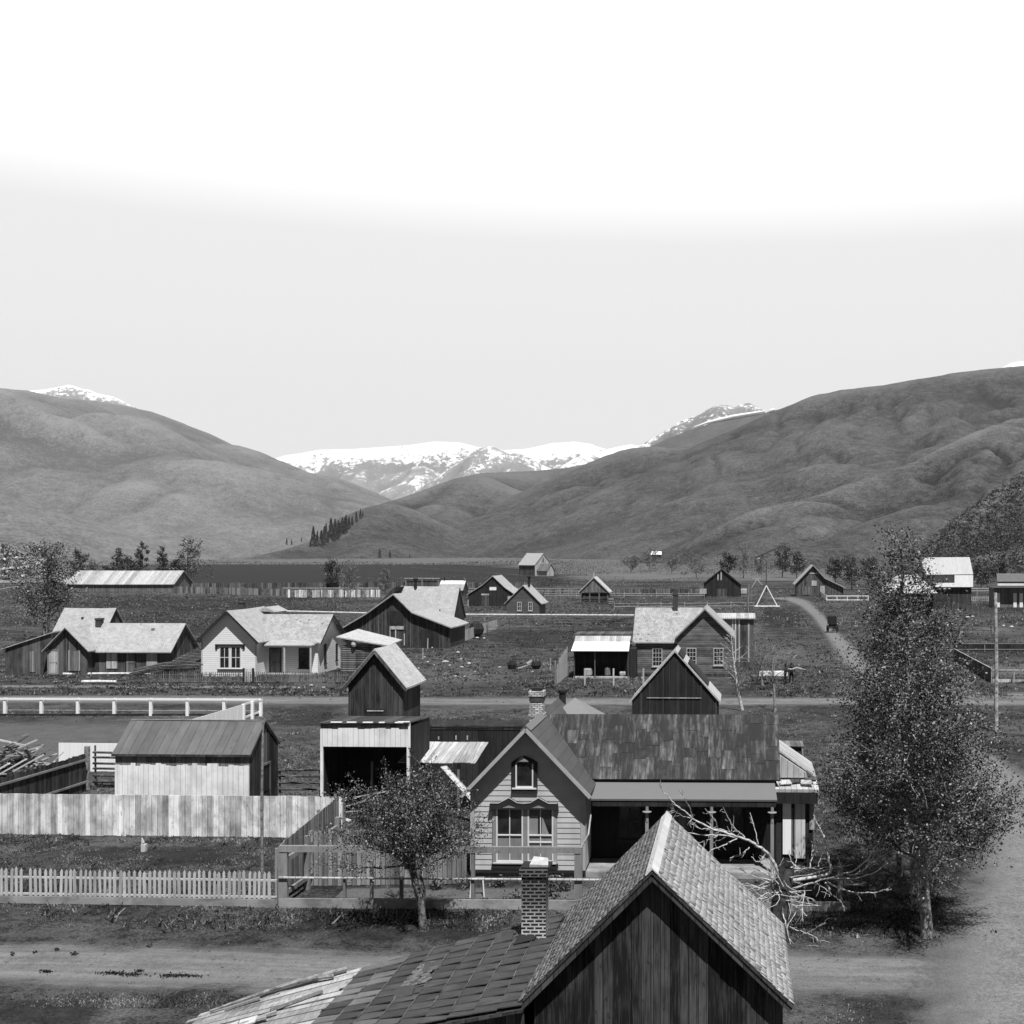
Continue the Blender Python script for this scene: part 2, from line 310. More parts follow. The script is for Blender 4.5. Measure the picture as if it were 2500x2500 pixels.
    def build(s, name, mat, parent=None, **tags):
        me = bpy.data.meshes.new(name); me.from_pydata(s.v, [], s.f); me.update()
        import bmesh
        bm = bmesh.new(); bm.from_mesh(me); bmesh.ops.recalc_face_normals(bm, faces=bm.faces); bm.to_mesh(me); bm.free(); me.update()
        auto_uv(me); at = me.attributes.new('shade', 'FLOAT', 'POINT'); at.data.foreach_set('value', s.sh)
        return link(name, me, mat, parent, **tags)
def link(name, me, mat, parent=None, **tags):
    me.materials.append(MT[mat] if isinstance(mat, str) else mat)
    o = bpy.data.objects.new(name, me); COL.objects.link(o)
    if parent is not None: o.parent = parent
    return tag(o, **tags)
def tag(o, label=None, cat=None, group=None, kind=None):
    if label: o['label'] = label
    if cat: o['category'] = cat
    if group: o['group'] = group
    if kind: o['kind'] = kind
    return o
def npmesh(name, v, f, mat, parent=None, shade=None, smooth=False, uv=None, **tags):
    me = bpy.data.meshes.new(name); k = f.shape[1]
    me.vertices.add(len(v)); me.vertices.foreach_set('co', v.astype('f').ravel())
    me.loops.add(f.size); me.loops.foreach_set('vertex_index', f.astype('i').ravel())
    me.polygons.add(len(f)); me.polygons.foreach_set('loop_start', np.arange(0, f.size, k, dtype='i'))
    if smooth: me.polygons.foreach_set('use_smooth', np.ones(len(f), bool))
    me.update(calc_edges=True)
    if uv is not None:
        l = me.uv_layers.new(name='UVMap'); l.data.foreach_set('uv', uv[f.ravel()].astype('f').ravel())
    if shade is not None: me.attributes.new('shade', 'FLOAT', 'POINT').data.foreach_set('value', shade.astype('f'))
    me.validate()
    return link(name, me, mat, parent, **tags)
def thing(name, label, cat, X, Y, rz=0.0, group=None, Z=0.0):
    o = bpy.data.objects.new(name, None); COL.objects.link(o); o.location = (X, Y, Z); o.rotation_euler = (0, 0, rz); o.empty_display_size = .3
    return tag(o, label, cat, group)
def copy_tree(o, parent=None):
    c = o.copy(); COL.objects.link(c); c.parent = parent
    for ch in list(o.children): copy_tree(ch, c)
    return c
YAW = R(-2.0)
MT['sash_w'] = MT['trim_white']
MT['clap_dark2'] = boards('dull grey clapboard', .06, .12, .25, .1, .5, .4, horiz=True, gapdark=.6)
MT['white_roof'] = boards('pale board roof', .38, .52, .3, .01, .4, .3, gapdark=.8)
MT['sh_gr'] = shingles('dark grey shingles', .10, .16, .2, .2, .0, .8)
MT['plankroof2'] = boards('long pale boards', .20, .50, .9, .03, .8, .7)
MT['midf'] = boards('grey fence boards', .08, .36, .17, .08, 1.0, .6, patch=.2)
MT['fieldf'] = boards('far grey fence boards', .04, .30, .6, .1, .4, 1.0, lightpow=1.6); MT['fieldf2'] = boards('far fence boards, some bright', .05, .75, .55, .1, .4, 1.1, lightpow=2.2); MT['fieldd'] = boards('far dark fence boards', .02, .16, .7, .15, .5, .9, lightpow=1.6)
# ------------------------------------------------------------------ ground, hills, mountains (the setting)
def poly_sheet(name, pts, z, mat, nsub=1, endfade=False):
    """pts: list of (left point, right point) cross sections -> strip; UV x -1..1, y metres along"""
    v = []; uv = []; L = 0; prev = None; K = 8
    for a, b in pts:
        m = ((a[0] + b[0]) / 2, (a[1] + b[1]) / 2)
        if prev: L += math.dist(prev, m)
        prev = m
        for i in range(K + 1):
            t = i / K; v.append((a[0] + (b[0] - a[0]) * t, a[1] + (b[1] - a[1]) * t, z)); uv.append((2 * t - 1, L))
    f = [(r * (K + 1) + i, r * (K + 1) + i + 1, (r + 1) * (K + 1) + i + 1, (r + 1) * (K + 1) + i) for r in range(len(pts) - 1) for i in range(K)]
    f = np.array(f)
    a, b, c = (np.array(v[f[0][k]]) for k in (0, 1, 2))
    if np.cross(b - a, c - a)[2] < 0: f = f[:, ::-1]
    n_ = len(pts); sh = np.repeat(np.abs(np.linspace(-1, 1, n_)) if endfade else np.zeros(n_), K + 1)
    return npmesh(name, np.array(v), f, mat, uv=np.array(uv), shade=sh, kind='structure')
def ground():
    xs = np.array([-9000, -2000, -600, -200, -60, 0, 60, 200, 600, 2000, 9000.]); ys = np.array([-60, 0, 40, 80, 160, 320, 640, 1500, 4000, 9000, 16000.])
    v = np.array([(x, y, 0) for y in ys for x in xs]); n = len(xs)
    f = np.array([(j * n + i, j * n + i + 1, (j + 1) * n + i + 1, (j + 1) * n + i) for j in range(len(ys) - 1) for i in range(n - 1)])
    npmesh('ground', v, f, 'ground', kind='structure')
ground()
def vn2(x, y, seed=0):
    """cheap smooth value noise"""
    r = np.random.default_rng(seed); T = r.random((64, 64)); xi = np.floor(x).astype(int); yi = np.floor(y).astype(int); fx = x - xi; fy = y - yi
    fx = fx * fx * (3 - 2 * fx); fy = fy * fy * (3 - 2 * fy); g = lambda i, j: T[i % 64, j % 64]
    return (g(xi, yi) * (1 - fx) + g(xi + 1, yi) * fx) * (1 - fy) + (g(xi, yi + 1) * (1 - fx) + g(xi + 1, yi + 1) * fx) * fy
def fbm(x, y, o=5, seed=0):
    s = 0; a = .5
    for k in range(o): s = s + a * (vn2(x * 2 ** k + 17 * k, y * 2 ** k + 31 * k, seed + k) - .5); a *= .5
    return s
def terrain(name, ridges, u0, u1, Y0, Y1, nu, ny, mat, amp, nsc, rough=0.0, seed=1, base=-12, gully=0.0, xr=None):
    """heightfield raised from ridge and spur lines; each line (points, slope, rounding)"""
    us = np.linspace((u0 - CX) / F, (u1 - CX) / F, nu); Ys = Y0 * (Y1 / Y0) ** np.linspace(0, 1, ny)
    T, Yg = np.meshgrid(us, Ys); X = T * Yg; h = np.full(X.shape, -1e9); dm = np.full(X.shape, 1e9)
    for li, (line, k, rr) in enumerate(ridges):
        if li == 0: rr = rr * .2
        P = [W(*p) for p in line]
        for a, b in zip(P[:-1], P[1:]):
            dx, dy = b.x - a.x, b.y - a.y; L2 = dx * dx + dy * dy; t = np.clip(((X - a.x) * dx + (Yg - a.y) * dy) / L2, 0, 1)
            d = np.sqrt((X - a.x - t * dx) ** 2 + (Yg - a.y - t * dy) ** 2); z = a.z + t * (b.z - a.z)
            if li == 0: dm = np.minimum(dm, d)
            z = z - k * (np.sqrt(d * d + rr * rr) - rr)
            m = np.maximum(h, z); h = m + rr * .02 * np.exp(-np.abs(h - z) / (rr * .25 + 1)) * (h > -1e8)
    n = fbm(X / nsc, Yg / nsc, 6, seed)
    near = np.clip(dm / (nsc * .45), .06, 1); amp0 = amp; amp = amp * near; gully = gully * near
    h = h + amp * n * np.clip(h / (amp * 2), 0, 1)
    if True:
        g = 1 - np.abs(2 * vn2(X / nsc * 1.7 + n * 2, Yg / nsc * .6, seed + 9) - 1); h = h - gully * g * np.clip(h / (gully * 4 + 1), 0, 1)
        g = 1 - np.abs(2 * vn2(X / nsc * 4.3 + n * 4, Yg / nsc * 1.6, seed + 19) - 1); h = h - gully * .4 * g ** 2 * np.clip(h / (gully * 4 + 1), 0, 1)
    h = np.maximum(h, base)
    v = np.stack([X, Yg, h], -1).reshape(-1, 3); i = np.arange(nu * ny).reshape(ny, nu)
    f = np.stack([i[:-1, :-1], i[:-1, 1:], i[1:, 1:], i[1:, :-1]], -1).reshape(-1, 4)
    def blur(A, k):
        for _ in range(k):
            A = (np.roll(A, 1, 0) + np.roll(A, -1, 0) + A * 2) / 4; A = (np.roll(A, 1, 1) + np.roll(A, -1, 1) + A * 2) / 4
        return A
    cv = (h - blur(h, 6)) ; cv2 = (blur(h, 2) - blur(h, 40)); cv = cv / (cv[h > 2].std() + 1e-6) * .35 + cv2 / (cv2[h > 2].std() + 1e-6) * .5   # relief shading put into the colour: paler ribs, darker draws
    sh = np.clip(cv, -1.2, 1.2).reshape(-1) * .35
    z = v[:, 2][f]; f = f[(z > base + .5).any(1)]
    used = np.unique(f); mp = np.full(len(v), -1); mp[used] = np.arange(len(used)); v = v[used]; f = mp[f]
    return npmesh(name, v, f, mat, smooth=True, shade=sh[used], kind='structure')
def at(pts, Y0, Y1=None):
    Y1 = Y1 or Y0; n = len(pts) - 1
    return [(u, v, Y0 + (Y1 - Y0) * i / n) for i, (u, v) in enumerate(pts)]
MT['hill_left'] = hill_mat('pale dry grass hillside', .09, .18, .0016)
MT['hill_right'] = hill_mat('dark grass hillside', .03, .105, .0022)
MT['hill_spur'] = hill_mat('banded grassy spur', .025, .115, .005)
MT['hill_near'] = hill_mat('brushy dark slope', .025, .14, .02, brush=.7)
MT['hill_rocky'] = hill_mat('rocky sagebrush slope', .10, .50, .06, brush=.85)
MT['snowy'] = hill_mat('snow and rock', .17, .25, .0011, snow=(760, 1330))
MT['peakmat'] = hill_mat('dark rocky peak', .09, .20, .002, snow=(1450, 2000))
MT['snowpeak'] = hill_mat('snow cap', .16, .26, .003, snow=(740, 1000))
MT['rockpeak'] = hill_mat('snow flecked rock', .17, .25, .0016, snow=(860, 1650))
# far snowy range and its darker front peaks
terrain('mountains', [(at([(560, 1140), (650, 1125), (700, 1110), (780, 1097), (870, 1094), (1000, 1084), (1060, 1076), (1120, 1078), (1165, 1090), (1230, 1098), (1290, 1094), (1350, 1080), (1400, 1077), (1440, 1082), (1480, 1096), (1540, 1084), (1600, 1092), (1700, 1090)], 12500), .55, 150),
    (at([(870, 1094), (850, 1160), (800, 1230)], 12400, 10300), .6, 120), (at([(1060, 1076), (1000, 1150), (930, 1230)], 12400, 10300), .6, 120), (at([(1400, 1077), (1430, 1120), (1440, 1180)], 12400, 10500), .6, 120),
    (at([(720, 1112), (700, 1160), (720, 1220)], 12400, 10300), .6, 120)],
    500, 1800, 9000, 14500, 330, 120, 'snowy', 260, 700, seed=3, gully=140)
terrain('mountains', [(at([(980, 1230), (1050, 1180), (1100, 1150), (1150, 1118), (1180, 1092), (1200, 1088), (1225, 1098), (1240, 1106), (1262, 1102), (1300, 1122), (1350, 1142), (1420, 1170)], 8600), .65, 60),
    (at([(1190, 1090), (1120, 1160), (1060, 1230)], 8550, 7600), .7, 80), (at([(1262, 1103), (1250, 1160), (1200, 1230)], 8550, 7600), .7, 80), (at([(700, 1160), (760, 1165), (840, 1190), (900, 1210), (950, 1240)], 8600), .6, 80)],
    600, 1500, 6800, 9400, 260, 90, 'rockpeak', 170, 420, seed=8, gully=90)
terrain('mountains', [(at([(1480, 1130), (1560, 1100), (1600, 1075), (1640, 1048), (1670, 1024), (1710, 1012), (1745, 996), (1760, 988), (1778, 989), (1795, 994), (1812, 985), (1828, 983), (1842, 990), (1862, 1003), (1900, 1010), (1990, 1000)], 7000), .6, 35),
    (at([(1760, 989), (1740, 1060), (1700, 1120)], 6950, 6200), .6, 60)], 1400, 2100, 5600, 7800, 220, 80, 'peakmat', 110, 260, seed=5, gully=60)
terrain('mountains', [(at([(1600, 1092), (1700, 1044), (1760, 1026), (1830, 1014), (1880, 1004), (1925, 993), (2000, 985)], 6000), .45, 60)], 1500, 2100, 5000, 6600, 160, 60, 'hill_right', 30, 400, seed=6)
SNOWCORNICE = [W(1694, 1043, 5960), W(1730, 1031, 5960), W(1790, 1017, 5960), W(1850, 1007, 5960), W(1868, 1004, 5960)]
m_ = MB(); m_.tube(SNOWCORNICE, [3, 8, 10, 8, 4], 8); m_.tube([W(1878, 1003, 5960), W(1892, 1000, 5960)], [9, 7], 8); m_.build('snowfield', 'white', None, kind='structure')
terrain('mountains', [(at([(-200, 962), (0, 962), (70, 952), (110, 950), (150, 942), (170, 938), (180, 940), (195, 947), (215, 950), (225, 957), (270, 965), (300, 980), (330, 1000)], 5600), .5, 25)], -300, 420, 4900, 6200, 200, 60, 'snowpeak', 35, 200, seed=12, gully=20)
terrain('mountains', [(at([(2440, 900), (2458, 893), (2475, 884), (2490, 881), (2510, 888), (2560, 893), (2700, 880)], 5600), .5, 30)], 2380, 2900, 5000, 6000, 140, 50, 'snowpeak', 25, 200, seed=13)
# left hill
L_main = at([(-700, 900), (-300, 925), (0, 946), (60, 952), (150, 972), (220, 976), (300, 990), (360, 1003), (420, 1025), (480, 1049), (520, 1076), (620, 1120), (700, 1158), (780, 1185), (850, 1203), (900, 1214), (950, 1240), (1000, 1290)], 2600, 5200)
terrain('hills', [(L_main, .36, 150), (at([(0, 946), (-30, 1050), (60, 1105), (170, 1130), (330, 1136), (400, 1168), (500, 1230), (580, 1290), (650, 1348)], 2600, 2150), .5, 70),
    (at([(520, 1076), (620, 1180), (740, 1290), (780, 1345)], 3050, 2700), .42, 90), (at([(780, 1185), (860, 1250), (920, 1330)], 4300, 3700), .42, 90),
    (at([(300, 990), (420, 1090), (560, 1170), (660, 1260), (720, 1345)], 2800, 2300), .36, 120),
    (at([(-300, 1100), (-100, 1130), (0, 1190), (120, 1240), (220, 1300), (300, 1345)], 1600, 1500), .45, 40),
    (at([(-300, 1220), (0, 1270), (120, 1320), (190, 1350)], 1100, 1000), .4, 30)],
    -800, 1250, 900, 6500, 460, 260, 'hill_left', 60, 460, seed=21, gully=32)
# right hills, far to near
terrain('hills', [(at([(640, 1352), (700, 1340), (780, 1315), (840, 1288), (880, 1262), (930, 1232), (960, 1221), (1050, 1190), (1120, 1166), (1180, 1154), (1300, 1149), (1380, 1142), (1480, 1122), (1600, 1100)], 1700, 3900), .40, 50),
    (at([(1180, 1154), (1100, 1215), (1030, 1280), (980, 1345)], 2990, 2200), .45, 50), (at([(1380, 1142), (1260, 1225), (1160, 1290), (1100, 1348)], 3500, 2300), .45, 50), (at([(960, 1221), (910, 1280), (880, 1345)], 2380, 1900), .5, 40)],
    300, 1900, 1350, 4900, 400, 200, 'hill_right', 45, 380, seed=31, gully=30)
terrain('hills', [(at([(1250, 1230), (1380, 1165), (1480, 1120), (1550, 1094), (1600, 1090), (1660, 1096), (1740, 1090), (1820, 1065), (1890, 1026), (1950, 986), (2010, 960), (2060, 951), (2130, 943), (2250, 925), (2330, 910), (2400, 902), (2500, 893), (2800, 870)], 2900, 2700), .42, 110),
    (at([(1550, 1094), (1480, 1150), (1380, 1230), (1250, 1300), (1180, 1348)], 2850, 2200), .42, 70),
    (at([(1820, 1065), (1760, 1140), (1650, 1230), (1500, 1310), (1400, 1348)], 2800, 1900), .42, 70),
    (at([(2250, 925), (2120, 1040), (2030, 1100), (1900, 1130), (1800, 1190), (1660, 1270), (1560, 1348)], 2700, 1700), .42, 70),
    (at([(2030, 1100), (2120, 1130), (2180, 1200)], 2100, 1900), .5, 50),
    (at([(2500, 893), (2380, 1000), (2280, 1080), (2160, 1180)], 2700, 1900), .42, 70)],
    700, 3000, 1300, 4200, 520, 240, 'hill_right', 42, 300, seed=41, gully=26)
terrain('hills', [(at([(2900, 960), (2600, 1010), (2480, 1020), (2400, 1048), (2330, 1090), (2250, 1122), (2150, 1155), (2080, 1180), (2000, 1208), (1930, 1225), (1860, 1240), (1760, 1290), (1680, 1350)], 1500, 1150), .42, 40),
    (at([(2480, 1020), (2440, 1080), (2380, 1140)], 1400, 1200), .5, 25), (at([(2600, 1010), (2500, 1110), (2380, 1180), (2250, 1230), (2100, 1290), (1960, 1345)], 1350, 850), .42, 25), (at([(1990, 1208), (1930, 1260), (1880, 1300), (1800, 1345)], 1200, 1000), .45, 25)],
    1350, 3100, 700, 2200, 420, 200, 'hill_spur', 24, 130, seed=51, gully=16)
terrain('hills', [(at([(2900, 1060), (2620, 1120), (2500, 1150), (2450, 1182), (2400, 1215), (2340, 1265), (2270, 1320), (2200, 1375)], 620, 580), .8, 8), (at([(2700, 1250), (2450, 1330), (2320, 1385)], 520, 480), .45, 8)],
    1800, 3100, 360, 1100, 320, 130, 'hill_near', 9, 40, seed=61, gully=4)
terrain('hills', [(at([(-400, 1230), (-150, 1290), (0, 1330), (60, 1358), (110, 1385), (160, 1410)], 480, 440), .4, 6)], -500, 200, 370, 620, 160, 80, 'hill_rocky', 5, 14, seed=71, base=-3)
# sheets lying on the ground
def row(v, u0, u1): return (G(u0, v), G(u1, v))
poly_sheet('field', [row(1432, 330, 1420), row(1412, 330, 1420), row(1395, 360, 1400), row(1378, 380, 1150)][::-1], .06, 'field')
poly_sheet('meadow', [row(1378, -200, 2300), row(1366, -200, 2300), row(1358, -200, 2300), row(1354, -200, 2300)], .03, 'meadow')
poly_sheet('meadow', [row(1418, 1330, 2200), row(1400, 1240, 2200), row(1384, 1150, 2200), row(1374, 1150, 2200)], .045, 'meadow')
def band(v0, v1, u0, u1, n=10, wob=0, slope=0):
    """a road strip running across the view; v0 far edge row, v1 near edge row"""
    o = []
    for i in range(n + 1):
        u = u0 + (u1 - u0) * i / n; s = slope * (u - u0) / (u1 - u0); w_ = math.sin(i * 1.3) * wob
        o.append((G(u, v0 + s + w_), G(u, v1 + s - w_)))
    return o
poly_sheet('road', [( (x, 29.9 + .25 * math.sin(x * .2) - .035 * x), (x, 34.0 + .3 * math.sin(x * .33 + 1) - .035 * x)) for x in range(-34, 34, 3)], .012, 'road')
poly_sheet('road', [((x, 87.0 - .02 * x + .4 * math.sin(x * .09)), (x, 93.0 - .02 * x + .5 * math.sin(x * .11))) for x in range(-90, 60, 5)], .012, 'lane')
poly_sheet('road', [(G(2020, 2900), G(3100, 2900)), (G(2080, 2650), G(3000, 2650)), (G(2150, 2450), G(2900, 2450)), (G(2170, 2360), G(2860, 2360)), (G(2220, 2270), G(2800, 2270)), (G(2310, 2150), G(2760, 2150)), (G(2350, 2020), G(2680, 2020)), (G(2330, 1900), G(2560, 1900)), (G(2290, 1820), G(2420, 1830)), (G(2180, 1760), G(2330, 1765)), (G(2100, 1690), G(2240, 1690)), (G(2060, 1640), G(2160, 1640)), (G(2020, 1580), G(2100, 1580)), (G(2000, 1540), G(2050, 1540)), (G(1975, 1505), G(2022, 1505)), (G(1945, 1480), G(1998, 1480)), (G(1905, 1466), G(1985, 1466)), (G(1850, 1460), G(1960, 1458))], .024, 'lane2')
poly_sheet('path', [((x, 97 - .03 * x), (x, 99.5 - .03 * x)) for x in range(-90, -30, 6)], .012, 'lane')
poly_sheet('pasture', [((x, 61.5), (x, 80.5)) for x in (-60, -52, -44, -36, -31.8)], .02, 'pasture')
poly_sheet('yard', [((x, 38.5), (x, 40.2)) for x in (-12.5, -10, -7, -4, -3.8)], .02, 'yard')
poly_sheet('road', [(G(2250, 1655), G(2200, 1680)), (G(2400, 1690), G(2380, 1712)), (G(2560, 1690), G(2560, 1712))], .03, 'lane')
poly_sheet('pasture', [(G(2290, 1620), G(2290, 1645)), (G(2400, 1620), G(2400, 1660)), (G(2600, 1610), G(2600, 1660))], .02, 'pasture')

for (v0, v1, u0, u1, mt) in ((1455, 1500, 60, 900, 'darkturf_shade'), (1500, 1560, 250, 560, 'darkturf_shade'), (1530, 1592, 1180, 1560, 'darkturf_shade'), (1505, 1525, 1250, 1560, 'darkturf_shade'), (1480, 1560, 1850, 1960, 'darkturf_shade'), (1470, 1500, 2280, 2560, 'darkturf_shade'), (1620, 1690, 900, 1330, 'worn'), (1500, 1522, 1350, 1850, 'worn'), (1560, 1650, 1830, 2010, 'worn'), (1640, 1690, 640, 860, 'worn'), (1520, 1560, 2290, 2560, 'worn'), (1720, 1780, 640, 860, 'darkturf_shade'), (1880, 2060, 1990, 2350, 'darkturf_shade'), (2060, 2120, 0, 700, 'darkturf_shade'), (2230, 2300, 700, 1250, 'darkturf_shade'), (2180, 2290, 1950, 2330, 'darkturf_shade'), (2430, 2520, -50, 300, 'darkturf_shade'), (2420, 2520, 2000, 2400, 'darkturf_shade'), (1450, 1478, 1330, 1850, 'darkturf_shade')):  # dark sheets under leaning tree and cottonwood paint their cast shadows into the ground
    poly_sheet('turf', [(G(u0 + (u1 - u0) * i / 6, v0), G(u0 + (u1 - u0) * i / 6, v1)) for i in range(7)], .008, mt, endfade=True)
# ------------------------------------------------------------------ building helpers (local frame: x right, y back, z up)
def ext(p, q, d):     # extend p away from q by horizontal length d
    s = (p[1] - q[1]) / (p[0] - q[0]); sg = 1 if p[0] > q[0] else -1
    return (p[0] + sg * d, p[1] + s * sg * d)
def body(root, prof, a0, a1, axis, wall, roof, oe=.3, og=.3, th=.1, wallname='wall', og1=None, roofname='roof'):
    mb = MB(); mb.prism([(prof[0][0], 0)] + [(s, z) for s, z in prof] + [(prof[-1][0], 0)], a0, a1, axis); wo = mb.build(wallname, wall, root)
    if roof is None: return wo, None
    inner = [(s, z + .004) for s, z in prof]; inner[0] = ext(inner[0], inner[1], oe); inner[-1] = ext(inner[-1], inner[-2], oe)
    outer = [(s, z + th) for s, z in inner]
    og1 = og if og1 is None else og1
    mb = MB(); A0, A1 = a0 - og, a1 + og1; ns = 7; L = A1 - A0; sg = min(.055, L * .007) * rnd.uniform(.4, 1.2)
    dz = [[-sg * math.sin(math.pi * q / ns) * (1.2 if 0 < k < len(inner) - 1 else .8) + rnd.uniform(-.012, .012) for k in range(len(inner))] for q in range(ns + 1)]
    pt = (lambda s_, a_, z_: (s_, a_, z_)) if axis == 'y' else (lambda s_, a_, z_: (a_, s_, z_))
    for k in range(len(inner) - 1):
        vs = []
        for q in range(ns + 1):
            a_ = A0 + L * q / ns
            for (p, kk) in ((inner[k], k), (inner[k + 1], k + 1), (outer[k + 1], k + 1), (outer[k], k)): vs.append(pt(p[0], a_, p[1] + dz[q][kk]))
        fs = [(0, 1, 2, 3), tuple(ns * 4 + c for c in (3, 2, 1, 0))] + [(q * 4 + c, q * 4 + (c + 1) % 4, q * 4 + 4 + (c + 1) % 4, q * 4 + 4 + c) for q in range(ns) for c in range(4)]
        mb.add(vs, fs)
    return wo, mb.build(roofname, roof, root)
def fr(x, y, z, face):
    if face == 'f': return lambda a, b, c: (x + a, y - c, z + b)
    if face == 'r': return lambda a, b, c: (x + c, y + a, z + b)
    return lambda a, b, c: (x - c, y + a, z + b)
def abox(mb, P, a0, a1, b0, b1, c0, c1, sh=.5):
    p, q = P(a0, b0, c0), P(a1, b1, c1)
    return mb.box(min(p[0], q[0]), max(p[0], q[0]), min(p[1], q[1]), max(p[1], q[1]), p[2], q[2], sh)
def window(root, x, y, z, w, h, face='f', mun=(1, 1), frame='trim_light', sash=None, fw=.08, out=.05, pane='glass', sill=True, hood=None):
    """centre-bottom at (x, y, z)"""
    P = fr(x, y, z, face); mb = MB(); w2 = w / 2
    abox(mb, P, -w2, -w2 + fw, 0, h, 0, out); abox(mb, P, w2 - fw, w2, 0, h, 0, out); abox(mb, P, -w2 + fw, w2 - fw, h - fw, h, 0, out); abox(mb, P, -w2 + fw, w2 - fw, 0, fw, 0, out)
    f = mb.build('window', frame, root)
    mb = MB(); abox(mb, P, -w2 + fw * .8, w2 - fw * .8, fw * .8, h - fw * .8, .002, .018); mb.build('pane', pane, f)
    nx, ny = mun; m = MB(); t = max(.018, fw * .28)
    for i in range(nx): a = -w2 + fw + (w - 2 * fw) * (i + 1) / (nx + 1); abox(m, P, a - t, a + t, fw, h - fw, .019, out * .7)
    for j in range(ny): b = fw + (h - 2 * fw) * (j + 1) / (ny + 1); abox(m, P, -w2 + fw, w2 - fw, b - t * 1.2, b + t * 1.2, .019, out * .75)
    if nx or ny: m.build('sash', sash or frame, f)
    if sill: m = MB(); abox(m, P, -w2 - .06, w2 + .06, -.09, -.002, 0, out + .06); m.build('sill', frame, f)
    if hood: m = MB(); abox(m, P, -w2 - .08, w2 + .08, h + .002, h + .14, 0, out + .1); m.build('hood', hood, f)
    return f
def door(root, x, y, w, h, face='f', mat='mid', frame='trim_dark', z=.1):
    P = fr(x, y, z, face); mb = MB(); abox(mb, P, -w / 2, w / 2, 0, h, 0, .04)
    for b in (.12, h * .5): abox(mb, P, -w / 2 + .12, w / 2 - .12, b, b + h * .36, .041, .06, .8)
    d = mb.build('door', mat, root); m = MB()
    abox(m, P, -w / 2 - .1, -w / 2, 0, h + .1, 0, .07); abox(m, P, w / 2, w / 2 + .1, 0, h + .1, 0, .07); abox(m, P, -w / 2, w / 2, h, h + .1, 0, .07); m.build('frame', frame, d)
    m = MB(); abox(m, P, w / 2 - .14, w / 2 - .09, h * .45, h * .5, .061, .1); m.build('handle', 'iron', d); return d
def chimney(parent, x, y, z0, z1, w, d, mat='brick_plain', cap=True):
    mb = MB(); mb.box(x - w / 2, x + w / 2, y - d / 2, y + d / 2, z0, z1 - .18); c = mb.build('chimney', mat, parent)
    if cap:
        m = MB(); m.box(x - w / 2 - .05, x + w / 2 + .05, y - d / 2 - .05, y + d / 2 + .05, z1 - .178, z1); m.build('chimney_cap', mat, c)
    return c
def patchboards(root, face, items, mat='light', y=0, x=0, name='patch_board'):
    for (a, b, w, h) in items:
        P = fr(x if face != 'f' else a, y if face == 'f' else a, b, face); m = MB(); abox(m, P, -w / 2, w / 2, 0, h, 0, .03, rnd.random()); m.build(name, mat, root)
def battens(root, w0, w1, y, topf, step=.45, mat='dark', wd=.05):
    m = MB(); s = w0 + .05
    while s < w1: m.box(s - wd / 2, s + wd / 2, y - .03, y + .0, .05, topf(s) - .02, rnd.random()); s += step * rnd.uniform(.85, 1.15)
    return m.build('battens', mat, root)
def topfn(prof):
    def f(s):
        for (a, za), (b, zb) in zip(prof[:-1], prof[1:]):
            if a <= s <= b: return za + (zb - za) * (s - a) / (b - a)
        return prof[-1][1]
    return f

